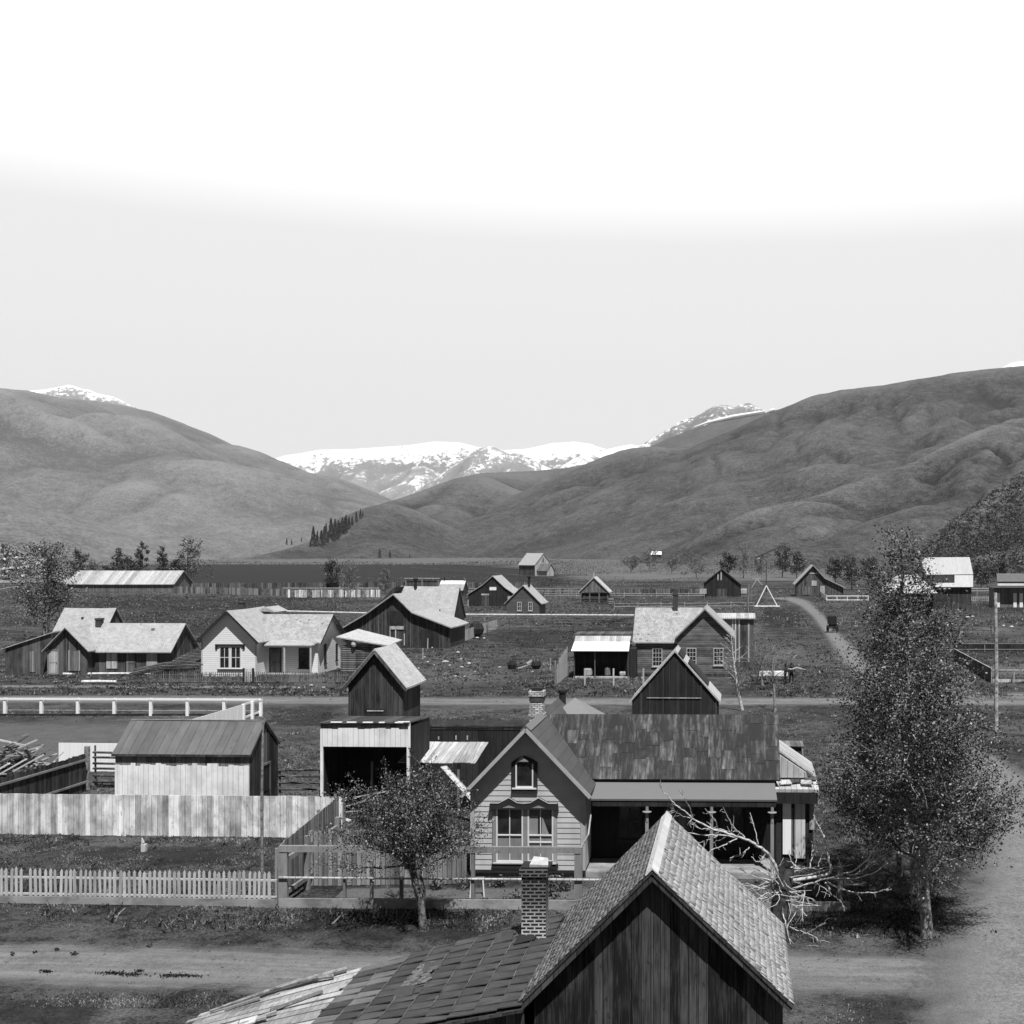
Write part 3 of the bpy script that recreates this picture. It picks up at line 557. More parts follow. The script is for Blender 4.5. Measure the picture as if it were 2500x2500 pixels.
# ================================================================== FOREGROUND BARN
def front_barn():
    X0, Y0 = -.976, 24.75
    t = thing('barn', 'dark board barn nearest the viewer with bleached shingle gable roof', 'barn', X0 + .02, Y0, YAW)
    # local: wall front plane y=0; rake front edge y=-.35
    zr, hl, hr, pl = 5.0, 2.62, 2.85, .92
    prof = [(-hl, zr - hl * 1.0), (0, zr), (hr, zr - hr * .94)]
    mb = MB(); mb.prism([(-hl, 0)] + prof + [(hr, 0)], 0, 4.5, 'y'); mb.build('wall', 'darkfg', t)
    tf = topfn(prof); m = MB(); s = -hl + .02
    while s < hr - .05:        # loose vertical boards nailed over the wall, each of its own width
        wd = rnd.uniform(.16, .3); sh = rnd.choice([0, 0, .1, .3, .1, 0, .9]) ; pr = rnd.uniform(.012, .035)
        a, b = s, min(s + wd, hr); za, zb = tf(a) - .01, tf(b) - .01
        if a < 0 < b: b = 0; zb = tf(0) - .01
        m.add([(a, -pr, 0), (b, -pr, 0), (b, 0, 0), (a, 0, 0), (a, -pr, za), (b, -pr, zb), (b, 0, zb), (a, 0, za)], [(3, 2, 1, 0), (4, 5, 6, 7), (0, 1, 5, 4), (1, 2, 6, 5), (2, 3, 7, 6), (3, 0, 4, 7)], sh)
        s = b + rnd.uniform(.004, .02)
    m.build('boards', 'darkfg', t)
    # roof deck
    eL = (-hl - .33, zr - (hl + .33) * 1.0); eR = (hr + .22, zr - (hr + .22) * .94)
    m = MB(); y0, y1 = -.35, 4.95
    m.prism([eL, (0, zr + .005), (0, zr + .09), (eL[0], eL[1] + .085)], y0, y1); m.prism([(0, zr + .005), eR, (eR[0], eR[1] + .085), (0, zr + .09)], y0, y1)
    ro = m.build('roof', 'dark', t)
    # every shingle a thin tilted slab
    V = []; Fc = []; SH = []
    def sh_slope(e, sgn):
        ex, ez = e[0], e[1] + .088; dx, dz = 0 - ex, (zr + .093) - ez; L = math.hypot(dx, dz); ux, uz = dx / L, dz / L; nx, nz = (-uz, ux) if sgn < 0 else (uz, -ux)
        if nz < 0: nx, nz = -nx, -nz
        r = 0; st = .165
        while r * st < L - .02:
            y = y0 - rnd.random() * .1; jag = 0
            while y < y1:
                w = rnd.uniform(.05, .12); a = max(0, r * st - rnd.uniform(0, .05)); b = min(a + st + .05, L); ya, yb = max(y, y0 - rnd.uniform(0, .015)), min(y + w - rnd.choice([.003, .005, .005, .008, .018, .03]), y1 + rnd.uniform(0, .03))
                tone = rnd.random(); lift = .018 + rnd.random() * .014
                if rnd.random() < .06: tone = -1.1
                if rnd.random() < .012: y += w; continue
                if yb > ya:
                    P = []
                    for (s_, yy, l_) in ((a, ya, lift), (a, yb, lift), (b, yb, .006), (b, ya, .006), (a, ya, 0), (a, yb, 0)):
                        P.append((ex + ux * s_ + nx * l_, yy, ez + uz * s_ + nz * l_))
                    k = len(V); V.extend(P); Fc.append((k, k + 1, k + 2, k + 3)); Fc.append((k + 4, k + 5, k + 1, k)); SH.extend([tone] * 6)
                y += w
            r += 1
    sh_slope(eL, -1); sh_slope(eR, 1)
    V = np.array(V); Fc = np.array(Fc)
    tmp = npmesh('shingles', V, Fc, 'fg_shingle', ro, shade=np.array(SH)); auto_uv(tmp.data)
    # ridge boards
    m = MB(); dl = Vector((eL[0], 0, eL[1] - zr)).normalized(); dr = Vector((eR[0], 0, eR[1] - zr)).normalized(); top = zr + .13
    m.slab([(0, y0 - .02, top), (0, y1 + .02, top), (dl.x * .2, y1 + .02, top + dl.z * .2), (dl.x * .2, y0 - .02, top + dl.z * .2)], .025)
    m.slab([(.002, y0 - .02, top + .028), (.002, y1 + .02, top + .028), (dr.x * .2, y1 + .02, top + .028 + dr.z * .2), (dr.x * .2, y0 - .02, top + .028 + dr.z * .2)], .025)
    m.build('ridge_board', 'planks', ro)
    # barge boards under the rake
    m = MB(); m.beam((0, y0 + .04, zr - .07), (eL[0] + .05, y0 + .04, eL[1] - .02), .03, .14); m.build('barge_board', 'dark', t)
    m = MB(); m.beam((.02, y0 + .042, zr - .07), (eR[0] - .05, y0 + .042, eR[1] - .02), .03, .14); m.build('barge_board', 'dark', t)
    m = MB(); m.beam((0, -.15, zr - .12), (eL[0] + .2, -.15, eL[1] + .05), .06, .1); m.beam((.02, -.15, zr - .12), (eR[0] - .2, -.15, eR[1] + .05), .06, .1); m.build('rafter', 'dark', t)
    return t, eL
t_ = NT('shingle wood'); u_, v_, _x = t_.uv(); gg = t_.noise(t_.vec(t_.M('MULTIPLY', u_, 60), t_.M('MULTIPLY', v_, 5)), 1.0, 3); g4 = t_.noise(t_.vec(u_, v_), .9, 4, .6)
f_ = t_.M('ADD', t_.M('MULTIPLY', t_.attr(), .55), t_.M('ADD', t_.M('MULTIPLY', t_.M('SUBTRACT', gg, .5), .5), t_.M('MULTIPLY', t_.M('SUBTRACT', g4, .4), .9)))
MT['fg_shingle'] = t_.fin(t_.M('MAXIMUM', t_.M('MULTIPLY_ADD', f_, .26, .36), .04), .85, bump=gg, bstr=.3, bdist=.01)
front_barn()
def lean_to():
    """low patched roof beside the front barn: tar-paper sheets with a brick chimney, bare planks at its far end"""
    t = thing('lean_to', 'low patched roof sloping left from the front barn, half tar paper half bare planks', 'lean-to', 0, 0, 0)
    A, B = Vector((-3.78, 24.4, 2.12)), Vector((-3.42, 29.35, 2.55)); C, D = Vector((-11.6, 25.2, 1.30)), Vector((-12.2, 23.0, 1.15)); E = Vector((-9.3, 26.35, 1.80))
    # surface z as bilinear: s from right (0) to left (1), q front (0) to back (1)
    def P(s, q, dz=0):
        f = A.lerp(D, s); b = B.lerp(Vector((-9.3, 26.45, 1.8)), s / .72) if s < .72 else Vector((-9.3, 26.45, 1.8)).lerp(Vector((-11.35, 25.5, 1.45)), (s - .72) / .28)
        p = f.lerp(b, q); return Vector((p.x, p.y, p.z + dz))
    m = MB(); N = 14
    for i in range(N):
        s0, s1 = i / N, (i + 1) / N
        m.slab([P(s0, 0, -.04), P(s1, 0, -.04), P(s1, 1, -.04), P(s0, 1, -.04)], .08)
    m.build('roof_deck', 'dark', t)
    wl = MB(); wb = MB()
    for i in range(N):
        s0, s1 = i / N, (i + 1) / N; a, b = P(s0, .04, -.14), P(s1, .04, -.14)
        wl.add([(a.x, a.y, 0), (b.x, b.y, 0), (b.x, b.y + .1, 0), (a.x, a.y + .1, 0), a, b, (b.x, b.y + .1, b.z), (a.x, a.y + .1, a.z)], [(3, 2, 1, 0), (4, 5, 6, 7), (0, 1, 5, 4), (1, 2, 6, 5), (2, 3, 7, 6), (3, 0, 4, 7)])
        a, b = P(s0, .96, -.14), P(s1, .96, -.14)
        wb.add([(a.x, a.y, 0), (b.x, b.y, 0), (b.x, b.y + .1, 0), (a.x, a.y + .1, 0), a, b, (b.x, b.y + .1, b.z), (a.x, a.y + .1, a.z)], [(3, 2, 1, 0), (4, 5, 6, 7), (0, 1, 5, 4), (1, 2, 6, 5), (2, 3, 7, 6), (3, 0, 4, 7)])
    wl.build('wall', 'darkfg', t); wb.build('back_wall', 'darkfg', t)
    # tar paper sheets: columns run front-back, each course laps the next
    m = MB(); cols = 9; smax = .56
    for c in range(cols):
        s0, s1 = smax * c / cols, smax * (c + 1) / cols
        rows = 12
        off = rnd.random() * .5
        for r in range(rows + 1):
            q0, q1 = max(0, (r - off) / rows), min(1, (r + 1 - off) / rows)
            if q1 - q0 < .02: continue
            sh = rnd.uniform(.0, .35) + (.8 if rnd.random() < .06 else 0) + (3.2 if (c >= 7 and rnd.random() < .6) else 0)
            zf = .05 + rnd.random() * .012; j = rnd.uniform(-.01, .01)
            pts = [P(s0 + .0005, q0, zf + rnd.uniform(.0, .012)), P(s1 - .0005, q0 + j, zf + .012), P(s1 - .0005, q1, zf), P(s0 + .0005, q1 + j, .02)]
            Q = [p - Vector((0, 0, .025)) for p in pts]
            m.add(pts + Q, [(0, 1, 2, 3), (7, 6, 5, 4), (1, 0, 4, 5), (2, 1, 5, 6), (3, 2, 6, 7), (0, 3, 7, 4)], sh)
    # lifted torn flaps
    for s, q in ((.30, .62), (.33, .35), (.13, .80)):
        a, b, c_, d = P(s, q, .07), P(s + .05, q, .07), P(s + .055, q + .09, .16), P(s + .005, q + .08, .14); m.slab([a, b, c_, d], .01, .0)
    m.build('tar_paper', 'tarpaper', t)
    # pale worn seams, each one thin strip
    for c in range(1, cols):
        s = smax * c / cols; m = MB(); q0 = rnd.uniform(0, .15); q1 = rnd.uniform(.8, 1); k = 12
        for a in range(k): m.beam(P(s + rnd.uniform(-.0012, .0012), q0 + (q1 - q0) * a / k, .078), P(s + rnd.uniform(-.0012, .0012), q0 + (q1 - q0) * (a + 1.0) / k, .078), .012, .008, rnd.random())
        m.build('seam', 'mid', t)
    # patch of bared shingles
    m = MB()
    for k in range(90):
        s, q = .335 + rnd.uniform(-.035, .035), .62 + rnd.uniform(-.16, .1); a, b = P(s, q, .105), P(s + .012, q, .105); m.slab([a, b, b + Vector((0, .1, .01)), a + Vector((0, .1, .01))], .012, rnd.random())
    m.build('bared_shingles', 'mid', t)
    # bare planks
    m = MB(); q = 0.0
    while q < 1.0:
        w = rnd.uniform(.035, .065); s1 = smax + .01 - .02 * rnd.random(); s2 = 1 + rnd.uniform(-.05, .02); q2 = min(q + w, 1.02); lf = rnd.uniform(0, .05)
        n = 6; prev = None
        for i in range(n):
            sa, sb = s1 + (s2 - s1) * i / n, s1 + (s2 - s1) * (i + 1) / n
            m.slab([P(sa, q, .03 + lf), P(sb, q, .03 + lf), P(sb, q2 - .006, .045 + lf), P(sa, q2 - .006, .045 + lf)], .03, .35 + .5 * (hash((q, 1)) % 7) / 7)
        q = q2 + rnd.uniform(.004, .018)
    for k in range(9):   # loose poles lying on top
        s = rnd.uniform(.6, .85); q = rnd.uniform(.1, .9); ln = rnd.uniform(.08, .25); m.beam(P(s, q, .14), P(min(s + ln, .99), q - rnd.uniform(.0, .1), .11), .07, .05, rnd.random())
    m.build('planks', 'fgplanks', t)
    m = MB(); m.tube([P(.60, .97, .14), P(.75, .96, .16), P(.94, .9, .12)], [.06, .055, .03], 7); m.build('pole', 'bark_grey', t)
    m = MB(); m.tube([P(.62, .90, .14), P(.70, .93, .2), P(.78, .95, .15)], [.05, .06, .03], 7); m.build('pole', 'bark_grey', t)
    # chimney
    cx = (1305 - CX) / F * 28.0
    c = chimney(t, cx, 28.1, 2.0, ZV(2118, 28.0), .60, .52, 'brick_fg')
    m = MB(); zc = ZV(2118, 28.0); m.slab([(cx - .1, 27.85, zc + .12), (cx + .36, 27.85, zc + .1), (cx + .3, 28.3, zc + .16), (cx - .06, 28.3, zc + .2)], .08); m.build('cap_stone', 'stone', c)
    m = MB(); m.box(cx - .32, cx + .4, 27.83, 28.4, zc + .002, zc + .05); m.build('soot_slab', 'iron', c)
    m = MB(); m.slab([P(.055, .70, .10), P(.115, .70, .10), P(.105, .8, .2), P(.045, .79, .2)], .02); m.build('flashing', 'iron', t)
    for (s, q, a) in ((.86, .32, 0), (.80, .34, 1), (.765, .4, 2)):
        p = P(s, q, .12); m = MB(); m.slab([p, p + Vector((.35, .05, .1)), p + Vector((.3, .35, .22 - a * .05)), p + Vector((-.05, .25, .05))], .03)
        tag(m.build('scrap_board', 'planks' if a != 1 else 'stone'), ('square pale scrap board left on the plank end of the low front roof', 'crumpled white sheet scrap on the planks of the low front roof', 'small pale board scrap nearest the tar paper on the low front roof')[a], 'scrap')
MT['fgplanks'] = boards('weathered roof planks', .10, .40, 10., .0, 1.6, .5)
MT['tarpaper'] = boards('tar paper and worn patches', .05, .13, 5., .0, .9, .1, patch=.3)
MT['brick_fg'] = brick('sooty red brick with pale mortar', .028, .6, sx=.205, sy=.088, soot=1.5, ztop=4.1, mort=.019)
lean_to()

# ================================================================== MAIN HOUSE
def main_house():
    Yw = 41.5; X0 = XU(1289, Yw)
    t = thing('house', 'grey clapboard house with twin front windows, long patched roof and dark porch', 'house', X0, Yw, R(-1.5))
    hw = 2.11; zr = 5.50; ze = 3.28; pit = (zr - ze) / hw
    mb = MB(); mb.prism([(-hw, .25), (-hw, ze), (0, zr), (hw, ze), (hw, .25)], 0, 7.5); mb.build('wall', 'clap_grey', t)
    m = MB(); m.box(-hw + .03, hw - .03, .04, 7.4, 0, .245); m.build('foundation', 'trim_grey', t)
    # clapboards, real courses
    m = MB(); z = .26; st = .196
    while z < zr - .12:
        z1 = min(z + st, zr - .03)
        def wd(zz): return hw if zz <= ze else (zr - zz) / pit
        a, b = wd(z) - .002, wd(z1) - .002
        if z < ze < z1: b = wd(z1)
        sh = rnd.uniform(.3, .8)
        m.add([(-a, -.028, z), (a, -.028, z), (b, -.008, z1), (-b, -.008, z1), (-a, 0, z), (a, 0, z), (b, 0, z1), (-b, 0, z1)], [(0, 1, 2, 3), (1, 0, 4, 5), (2, 1, 5, 6), (3, 2, 6, 7), (0, 3, 7, 4)], sh); z += st
    m.build('clapboards', 'clap_grey', t)
    m = MB()
    for y in np.arange(.4, 1.4, .2): pass
    m.box(hw - .16, hw + .02, -.045, .06, .25, ze - .05); m.build('corner_board', 'trim_light2', t)
    m = MB(); m.box(-hw - .02, -hw + .16, -.045, .06, .25, ze - .05); m.build('corner_board', 'trim_light2', t)
    m = MB(); m.box(-hw, hw, -.05, .0, .16, .27); m.build('water_table', 'trim_dark', t)
    # gable roof
    ex = hw + .24; ez = zr - ex * pit; m = MB()
    for sg in (-1, 1): m.prism([(0, zr + .01), (sg * ex, ez + .01), (sg * ex, ez + .12), (0, zr + .125)], -.52, 7.6)
    ro = m.build('roof', 'roof_main', t)
    m = MB()
    for sg in (-1, 1):
        m.beam((sg * .0, -.545, zr + .02), (sg * (ex + .02), -.545, ez + .02), .03, .13)
    m.build('barge_board', 'trim_light2', t)
    m = MB(); m.slab([(0, -.5, zr + .17), (0, 3.2, zr + .17), (.2, 3.2, zr - .02), (.2, -.5, zr - .02)], .02); m.slab([(0, -.5, zr + .17), (0, 3.2, zr + .17), (-.2, 3.2, zr - .02), (-.2, -.5, zr - .02)], .02); m.build('ridge_board', 'porchroof', ro)
    # twin windows
    zb = ZV(2104, Yw); zt = ZV(1972, Yw)
    for u0, u1, cur in ((1212, 1278, 0), (1289, 1352, 1)):
        xc = XU((u0 + u1) / 2, Yw) - X0; w_ = XU(u1, Yw) - XU(u0, Yw); h_ = zt - zb
        P = fr(xc, -.03, zb, 'f'); w2 = w_ / 2; fw = .055; m = MB()
        for q in ((-w2, -w2 + fw, 0, h_), (w2 - fw, w2, 0, h_), (-w2 + fw, w2 - fw, 0, .06), (-w2 + fw, w2 - fw, h_ - .05, h_), (-w2 + fw, w2 - fw, h_ * .49, h_ * .49 + .045)): abox(m, P, q[0], q[1], q[2], q[3], 0, .06)
        abox(m, P, -.016, .016, .06, h_ - .05, 0, .045)
        if cur: abox(m, P, -w2 + fw, w2 - fw, h_ * .36, h_ * .36 + .05, 0, .05)
        f = m.build('window', 'trim_white', t)
        m = MB(); abox(m, P, -w2 + fw, w2 - fw, h_ * .5, h_ - .04, .0, .012); m.build('pane', 'glass', f)
        m = MB(); abox(m, P, -w2 + fw, w2 - fw, .03, h_ * .5, .0, .012); m.build('screen', 'curtain', f)
        if cur:
            m = MB(); abox(m, P, -w2 + fw, -.1, h_ * .5, h_ * .86, .0121, .02, .3); m.slab([P(.04, h_ * .5, .03), P(.32, h_ * .5, .03), P(.06, h_ * .85, .03)], .01) ; m.build('curtain', 'curtain2', f)
    m = MB()
    for u0, u1 in ((1203, 1212), (1278, 1289), (1352, 1361)): m.box(XU(u0, Yw) - X0, XU(u1, Yw) - X0, -.085, -.02, zb, zt + .02, rnd.random())
    m.build('window_casing', 'trim_mid', t)
    m = MB(); xa, xb = XU(1201, Yw) - X0, XU(1363, Yw) - X0; m.box(xa, xb, -.1, -.02, zb - .2, zb - .055); m.build('window_apron', 'trim_dark', t)
    m = MB(); m.box(xa + .05, xb - .05, -.14, -.02, zb - .05, zb - .003); m.build('window_sill', 'trim_light', t)
    xa, xb = XU(1196, Yw) - X0, XU(1365, Yw) - X0; zz = zt - .02; c1, c2 = XU(1245, Yw) - X0, XU(1317, Yw) - X0; cm = (c1 + c2) / 2
    pl = [(xa, zz - .08), (xa + .03, zz + .22), (c1 - .38, zz + .22), (c1, zz + .42), (c1 + .3, zz + .24), (cm, zz + .21), (c2 - .3, zz + .24), (c2, zz + .42), (c2 + .38, zz + .22), (xb - .03, zz + .22), (xb, zz - .08), (xb - .12, zz), (xa + .12, zz)]
    m = MB(); m.prism(pl, -.22, -.025); h = m.build('window_hood', 'trim_dark', t)
    m = MB()
    for a, b in zip(pl[1:9], pl[2:10]): m.beam((a[0], -.225, a[1] + .012), (b[0], -.225, b[1] + .012), .03, .022)
    m.build('hood_trim', 'trim_light', h)
    for c in (c1, c2):
        m = MB(); m.prism([(c - .24, zz + .06), (c + .24, zz + .06), (c, zz + .15)], -.235, -.222); m.build('hood_ornament', 'trim_mid', h)
    # attic window
    xc = XU(1281, Yw) - X0; zb2 = ZV(1922, Yw); zt2 = ZV(1864, Yw); hw2 = .33; m = MB()
    m.box(xc - hw2 - .15, xc - hw2, -.08, -.02, zb2 - .02, zt2 + .05); m.box(xc + hw2, xc + hw2 + .15, -.08, -.02, zb2 - .02, zt2 + .05); m.box(xc - hw2 - .15, xc + hw2 + .15, -.1, -.02, zb2 - .2, zb2 - .06)
    m.prism([(xc - hw2 - .15, zt2 + .051), (xc + hw2 + .15, zt2 + .051), (xc + .3, zt2 + .17), (xc, zt2 + .3), (xc - .3, zt2 + .17)], -.12, -.02); aw = m.build('attic_window', 'trim_dark', t)
    m = MB(); 
    for q in ((xc - hw2, xc - hw2 + .05, zb2, zt2), (xc + hw2 - .05, xc + hw2, zb2, zt2), (xc - hw2 + .05, xc + hw2 - .05, zb2, zb2 + .05)): m.box(q[0], q[1], -.075, -.02, q[2], q[3])
    m.box(xc - hw2 - .12, xc + hw2 + .12, -.13, -.02, zb2 - .055, zb2 - .005); m.build('sash', 'trim_white', aw)
    m = MB(); m.box(xc - hw2 + .04, xc + hw2 - .04, -.045, -.02, zb2 + .04, zt2 + .04); m.build('pane', 'glass', aw)
    m = MB(); m.prism([(xc - .2, zt2 + .09), (xc + .2, zt2 + .09), (xc, zt2 + .2)], -.135, -.121); m.build('ornament', 'trim_mid', aw)
    # wing: roof, wall behind porch
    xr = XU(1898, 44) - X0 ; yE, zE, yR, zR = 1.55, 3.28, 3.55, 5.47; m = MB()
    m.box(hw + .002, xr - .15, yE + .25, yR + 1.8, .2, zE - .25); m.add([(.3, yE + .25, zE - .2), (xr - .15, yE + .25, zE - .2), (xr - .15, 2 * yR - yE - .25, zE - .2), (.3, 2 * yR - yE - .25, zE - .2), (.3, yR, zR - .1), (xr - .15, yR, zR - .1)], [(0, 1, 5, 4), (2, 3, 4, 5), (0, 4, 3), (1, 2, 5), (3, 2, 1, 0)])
    m.build('wing_wall', 'wing_shade', t)
    # front slope sheet by sheet: rusty patched panels
    m = MB(); x = 0.0; dx = .46; L = math.hypot(yR - yE, zR - zE)
    def Q(xx, s, dz): yy = yE + (yR - yE) * s; zz_ = zE + (zR - zE) * s; return (xx, yy - dz * .74, zz_ + dz * .67)
    xs = .05
    while xs < xr:
        w = rnd.choice([.3, .44, .48, .5, .52]); xe = min(xs + w, xr); nc = rnd.choice([3, 4, 4, 5]); cuts = sorted([0, 1] + [min(.95, max(.06, (k + rnd.uniform(-.4, .4)) / nc)) for k in range(1, nc)])
        if xr - xe < .15: xe = xr
        for a, b in zip(cuts[:-1], cuts[1:]):
            zz_ = .06 + rnd.random() * .006; sh = rnd.random()
            lo_x = xs
            pts = [Q(xs, a, zz_ + .004), Q(xe - .004, a, zz_ + .004), Q(xe - .004, b - .002, zz_ - .004), Q(xs, b - .002, zz_ - .004)]; Qs = [Q(xs, a, .03), Q(xe - .004, a, .03), Q(xe - .004, b - .002, .03), Q(xs, b - .002, .03)]
            m.add(pts + Qs, [(0, 1, 2, 3), (7, 6, 5, 4), (1, 0, 4, 5), (2, 1, 5, 6), (3, 2, 6, 7), (0, 3, 7, 4)], sh)
        xs = xe
    wr = m.build('wing_roof', 'rusty', t)
    m = MB(); m.slab([Q(0, 0, .028), Q(xr, 0, .028), Q(xr, 1, .028), Q(0, 1, .028)], .06); yb = 2 * yR - yE
    m.slab([(0, yR, zR + .02), (xr, yR, zR + .02), (xr, yb, zE), (0, yb, zE)], .08); m.build('roof_deck', 'dark', wr)
    # porch roof
    xl = XU(1440, 41.4) - X0; xr2 = XU(1896, 41.6) - X0
    m = MB(); m.slab([(xl + .01, -.02, 2.90), (xr2, -.02, 2.90), (xr2 - .02, yE + .2, 3.22), (hw + .02, yE + .2, 3.22)], .07); pr = m.build('porch_roof', 'porchroof', t)
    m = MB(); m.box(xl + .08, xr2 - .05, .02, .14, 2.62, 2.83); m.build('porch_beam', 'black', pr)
    m = MB(); m.box(hw + .03, xr2 - .02, .0, yE + .24, .1, .22); m.build('porch_floor', 'baseboard', t)
    m = MB(); m.box(hw + .03, xr2 - .02, -.03, -.003, .0, .2); m.build('porch_skirt', 'baseboard', t)
    for u in (1580, 1737, 1884):
        x = XU(u, 41.6) - X0; m = MB(); m.box(x - .06, x + .06, .02, .14, .22, 2.05, .9); po = m.build('porch_post', 'rail', t)
        m = MB(); m.lathe(x, .06, [(.06, 2.05), (.06, 2.38), (.17, 2.41), (.17, 2.43), (.06, 2.45), (.06, 2.62)], 12); m.build('capital', 'trim_mid', po)
    # doors and windows of the shaded wing wall
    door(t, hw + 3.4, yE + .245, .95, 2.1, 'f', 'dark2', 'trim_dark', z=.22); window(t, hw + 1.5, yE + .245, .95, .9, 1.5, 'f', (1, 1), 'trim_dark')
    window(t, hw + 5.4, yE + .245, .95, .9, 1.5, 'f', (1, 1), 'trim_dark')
    # chimneys
    yc = 2.9; xc = XU(1307, Yw + yc) - X0; chz = ZV(1686, Yw + yc); m = MB(); m.box(xc - .27, xc + .27, yc - .25, yc + .25, 4.9, chz - .5)
    m.box(xc - .3, xc + .3, yc - .28, yc + .28, 5.5, 5.62); m.box(xc - .3, xc + .3, yc - .28, yc + .28, chz - .22, chz); m.box(xc - .25, xc + .25, yc - .23, yc + .23, chz - .5, chz - .4); c = m.build('chimney', 'brick_white', ro)
    m = MB(); m.box(xc - .28, xc + .28, yc - .26, yc + .26, chz - .4, chz - .22); m.build('chimney_band', 'brick_plain', c)
    m = MB(); m.box(xc - .2, xc + .2, yc - .18, yc + .18, chz + .002, chz + .12); m.build('chimney_flue', 'iron', c)
    # hipped rear addition seen over the ridge
    yh = 7.2; xc = XU(1393, Yw + yh) - X0; za = ZV(1703, Yw + yh); m = MB(); bz = 4.3; hwid = 1.75
    m.add([(xc - hwid, yh - 1.5, bz), (xc + hwid, yh - 1.5, bz), (xc + hwid, yh + 2.2, bz), (xc - hwid, yh + 2.2, bz), (xc, yh, za)], [(0, 1, 4), (1, 2, 4), (2, 3, 4), (3, 0, 4), (3, 2, 1, 0)]); rr = m.build('rear_hip_roof', 'porchroof2', t)
    m = MB(); m.box(xc - hwid + .2, xc + hwid - .2, yh - 1.3, yh + 2, 0, bz - .01); m.build('rear_wall', 'clap_grey', t)
    xs_ = XU(1362, Yw + yh + .5) - X0; zt_ = ZV(1684, Yw + yh + .5); m = MB(); m.lathe(xs_, yh + .5, [(.15, 4.4), (.15, zt_ - .22), (.12, zt_ - .2), (.2, zt_ - .1), (.2, zt_)], 10); m.build('stovepipe', 'iron', rr)
    return t, X0, Yw
MT['trim_light2'] = plain('weathered light trim', .36, .25); MT['trim_mid'] = plain('grey casing', .24, .3); MT['curtain2'] = plain('lace curtain', .25, .2); MT['porchroof2'] = plain('sheet metal hip roof', .2, .05)
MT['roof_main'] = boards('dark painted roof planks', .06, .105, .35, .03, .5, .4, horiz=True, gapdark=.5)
MT['wing_shade'] = boards('wing wall boards in painted porch shade', .008, .02, .2, .05, .5, .3)  # porch shade put into the wall colour
def rusty():
    t = NT('rusty patched metal sheets'); u, v, _ = t.uv(); s_ = t.attr(); wh = t.white(s_, 1.0)
    a = t.noise(t.vec(t.M('ADD', t.M('MULTIPLY', u, 3.2), t.M('MULTIPLY', wh, 1.2)), t.M('MULTIPLY', v, .45)), 1.0, 5, .7); b = t.noise(t.vec(t.M('MULTIPLY', u, 9.), t.M('MULTIPLY', v, 1.6), t.M('MULTIPLY', wh, 3)), 1.0, 5, .7)
    f = t.M('ADD', t.M('MULTIPLY', t.M('SUBTRACT', a, .45), 2.2), t.M('ADD', t.M('MULTIPLY', t.M('SUBTRACT', b, .45), 1.6), t.M('MULTIPLY', t.M('SUBTRACT', wh, .5), .35)))
    f = t.M('MAXIMUM', t.M('MINIMUM', f, 1.0), 0.0); f = t.M('POWER', f, 1.9)
    return t.fin(t.M('MULTIPLY_ADD', f, .30, .022), .8, bump=b, bstr=.2)
MT['rusty'] = rusty()
MH, MX, MY = main_house()
# ================================================================== OTHER BUILDINGS
def house(name, label, cat, uc, Y, yaw=YAW): return thing(name, label, cat, XU(uc, Y), Y, yaw)
# --- whitewashed shed, left
t = house('shed', 'long whitewashed board shed with dull tin roof and dark open right end', 'shed', 445, 49.5); w = 3.0
prof = [(0, 3.12), (1.5, 4.30), (3.0, 3.12)]
wo, ro = body(t, prof, -w, w, 'x', 'mid', 'tinroof', oe=.12, og=.1, th=.07)
m = MB(); x = -w
while x < w - .02:
    wd = rnd.uniform(.2, .27); x2 = min(x + wd, w); h = 2.58 + rnd.choice([0, .05, -.03, .1, .02]); m.box(x, x2 - .006, -.03 - rnd.random() * .012, -.002, 0, h, rnd.random()); x = x2
m.build('whitewashed_boards', 'whitewash', t)
m = MB(); m.beam((-w - .1, -.13, 3.05), (w + .1, -.13, 3.05), .03, .1); m.build('eave_board', 'dark', ro)
m = MB(); m.slab([(-w - .1, 1.44, 4.38), (w + .1, 1.44, 4.38), (w + .1, 1.56, 4.38), (-w - .1, 1.56, 4.38)], .03); m.build('ridge_board', 'rail', ro)
m = MB()
for i in range(13):
    a = i * 3 / 13; b = (i + 1) * 3 / 13 - .01; z1 = topfn(prof)((a + b) / 2) - .12
    if i not in (6, 7): m.box(w, w + .03, a, b, 0, z1, rnd.random() * .6)
m.build('end_boards', 'dark', t)
door(t, w + .001, 1.65, .75, 2.3, 'r', 'black', 'mid', z=.02)
m = MB(); m.beam((w + .06, -.02, 2.9), (w + .06, 1.5, 4.28), .03, .09); m.beam((w + .06, 1.5, 4.28), (w + .06, 3.05, 3.05), .03, .12); m.build('barge_board', 'dark2', ro)
# --- open fronted whitewashed shed
t = house('open_shed', 'open fronted shed with whitewashed fascia boards, left of the leafy tree', 'shed', 891, 50.0); w = 2.0
m = MB(); m.box(-w, w, 3.2, 3.28, 0, 4.1); m.box(-w, -w + .06, .3, 3.2, 0, 4.2); m.box(w - .06, w, .3, 3.2, 0, 4.2); m.build('wall', 'black', t)
m = MB(); x = -w
while x < w - .02:
    x2 = min(x + rnd.uniform(.24, .36), w); m.box(x, x2 - .006, -.03, .02, 3.33, 4.12 + rnd.choice([0, .02, .05, -.02]), rnd.random()); x = x2
m.build('fascia', 'whitewash', t)
m = MB(); m.box(-w, w, .021, .06, 3.36, 4.33); m.build('fascia_top', 'mid', t)
m = MB(); m.slab([(-w - .05, -.12, 4.40), (w + .03, -.12, 4.43), (w + .03, 3.3, 4.2), (-w - .05, 3.3, 4.2)], .05); ro = m.build('roof', 'dark', t)
m = MB(); 
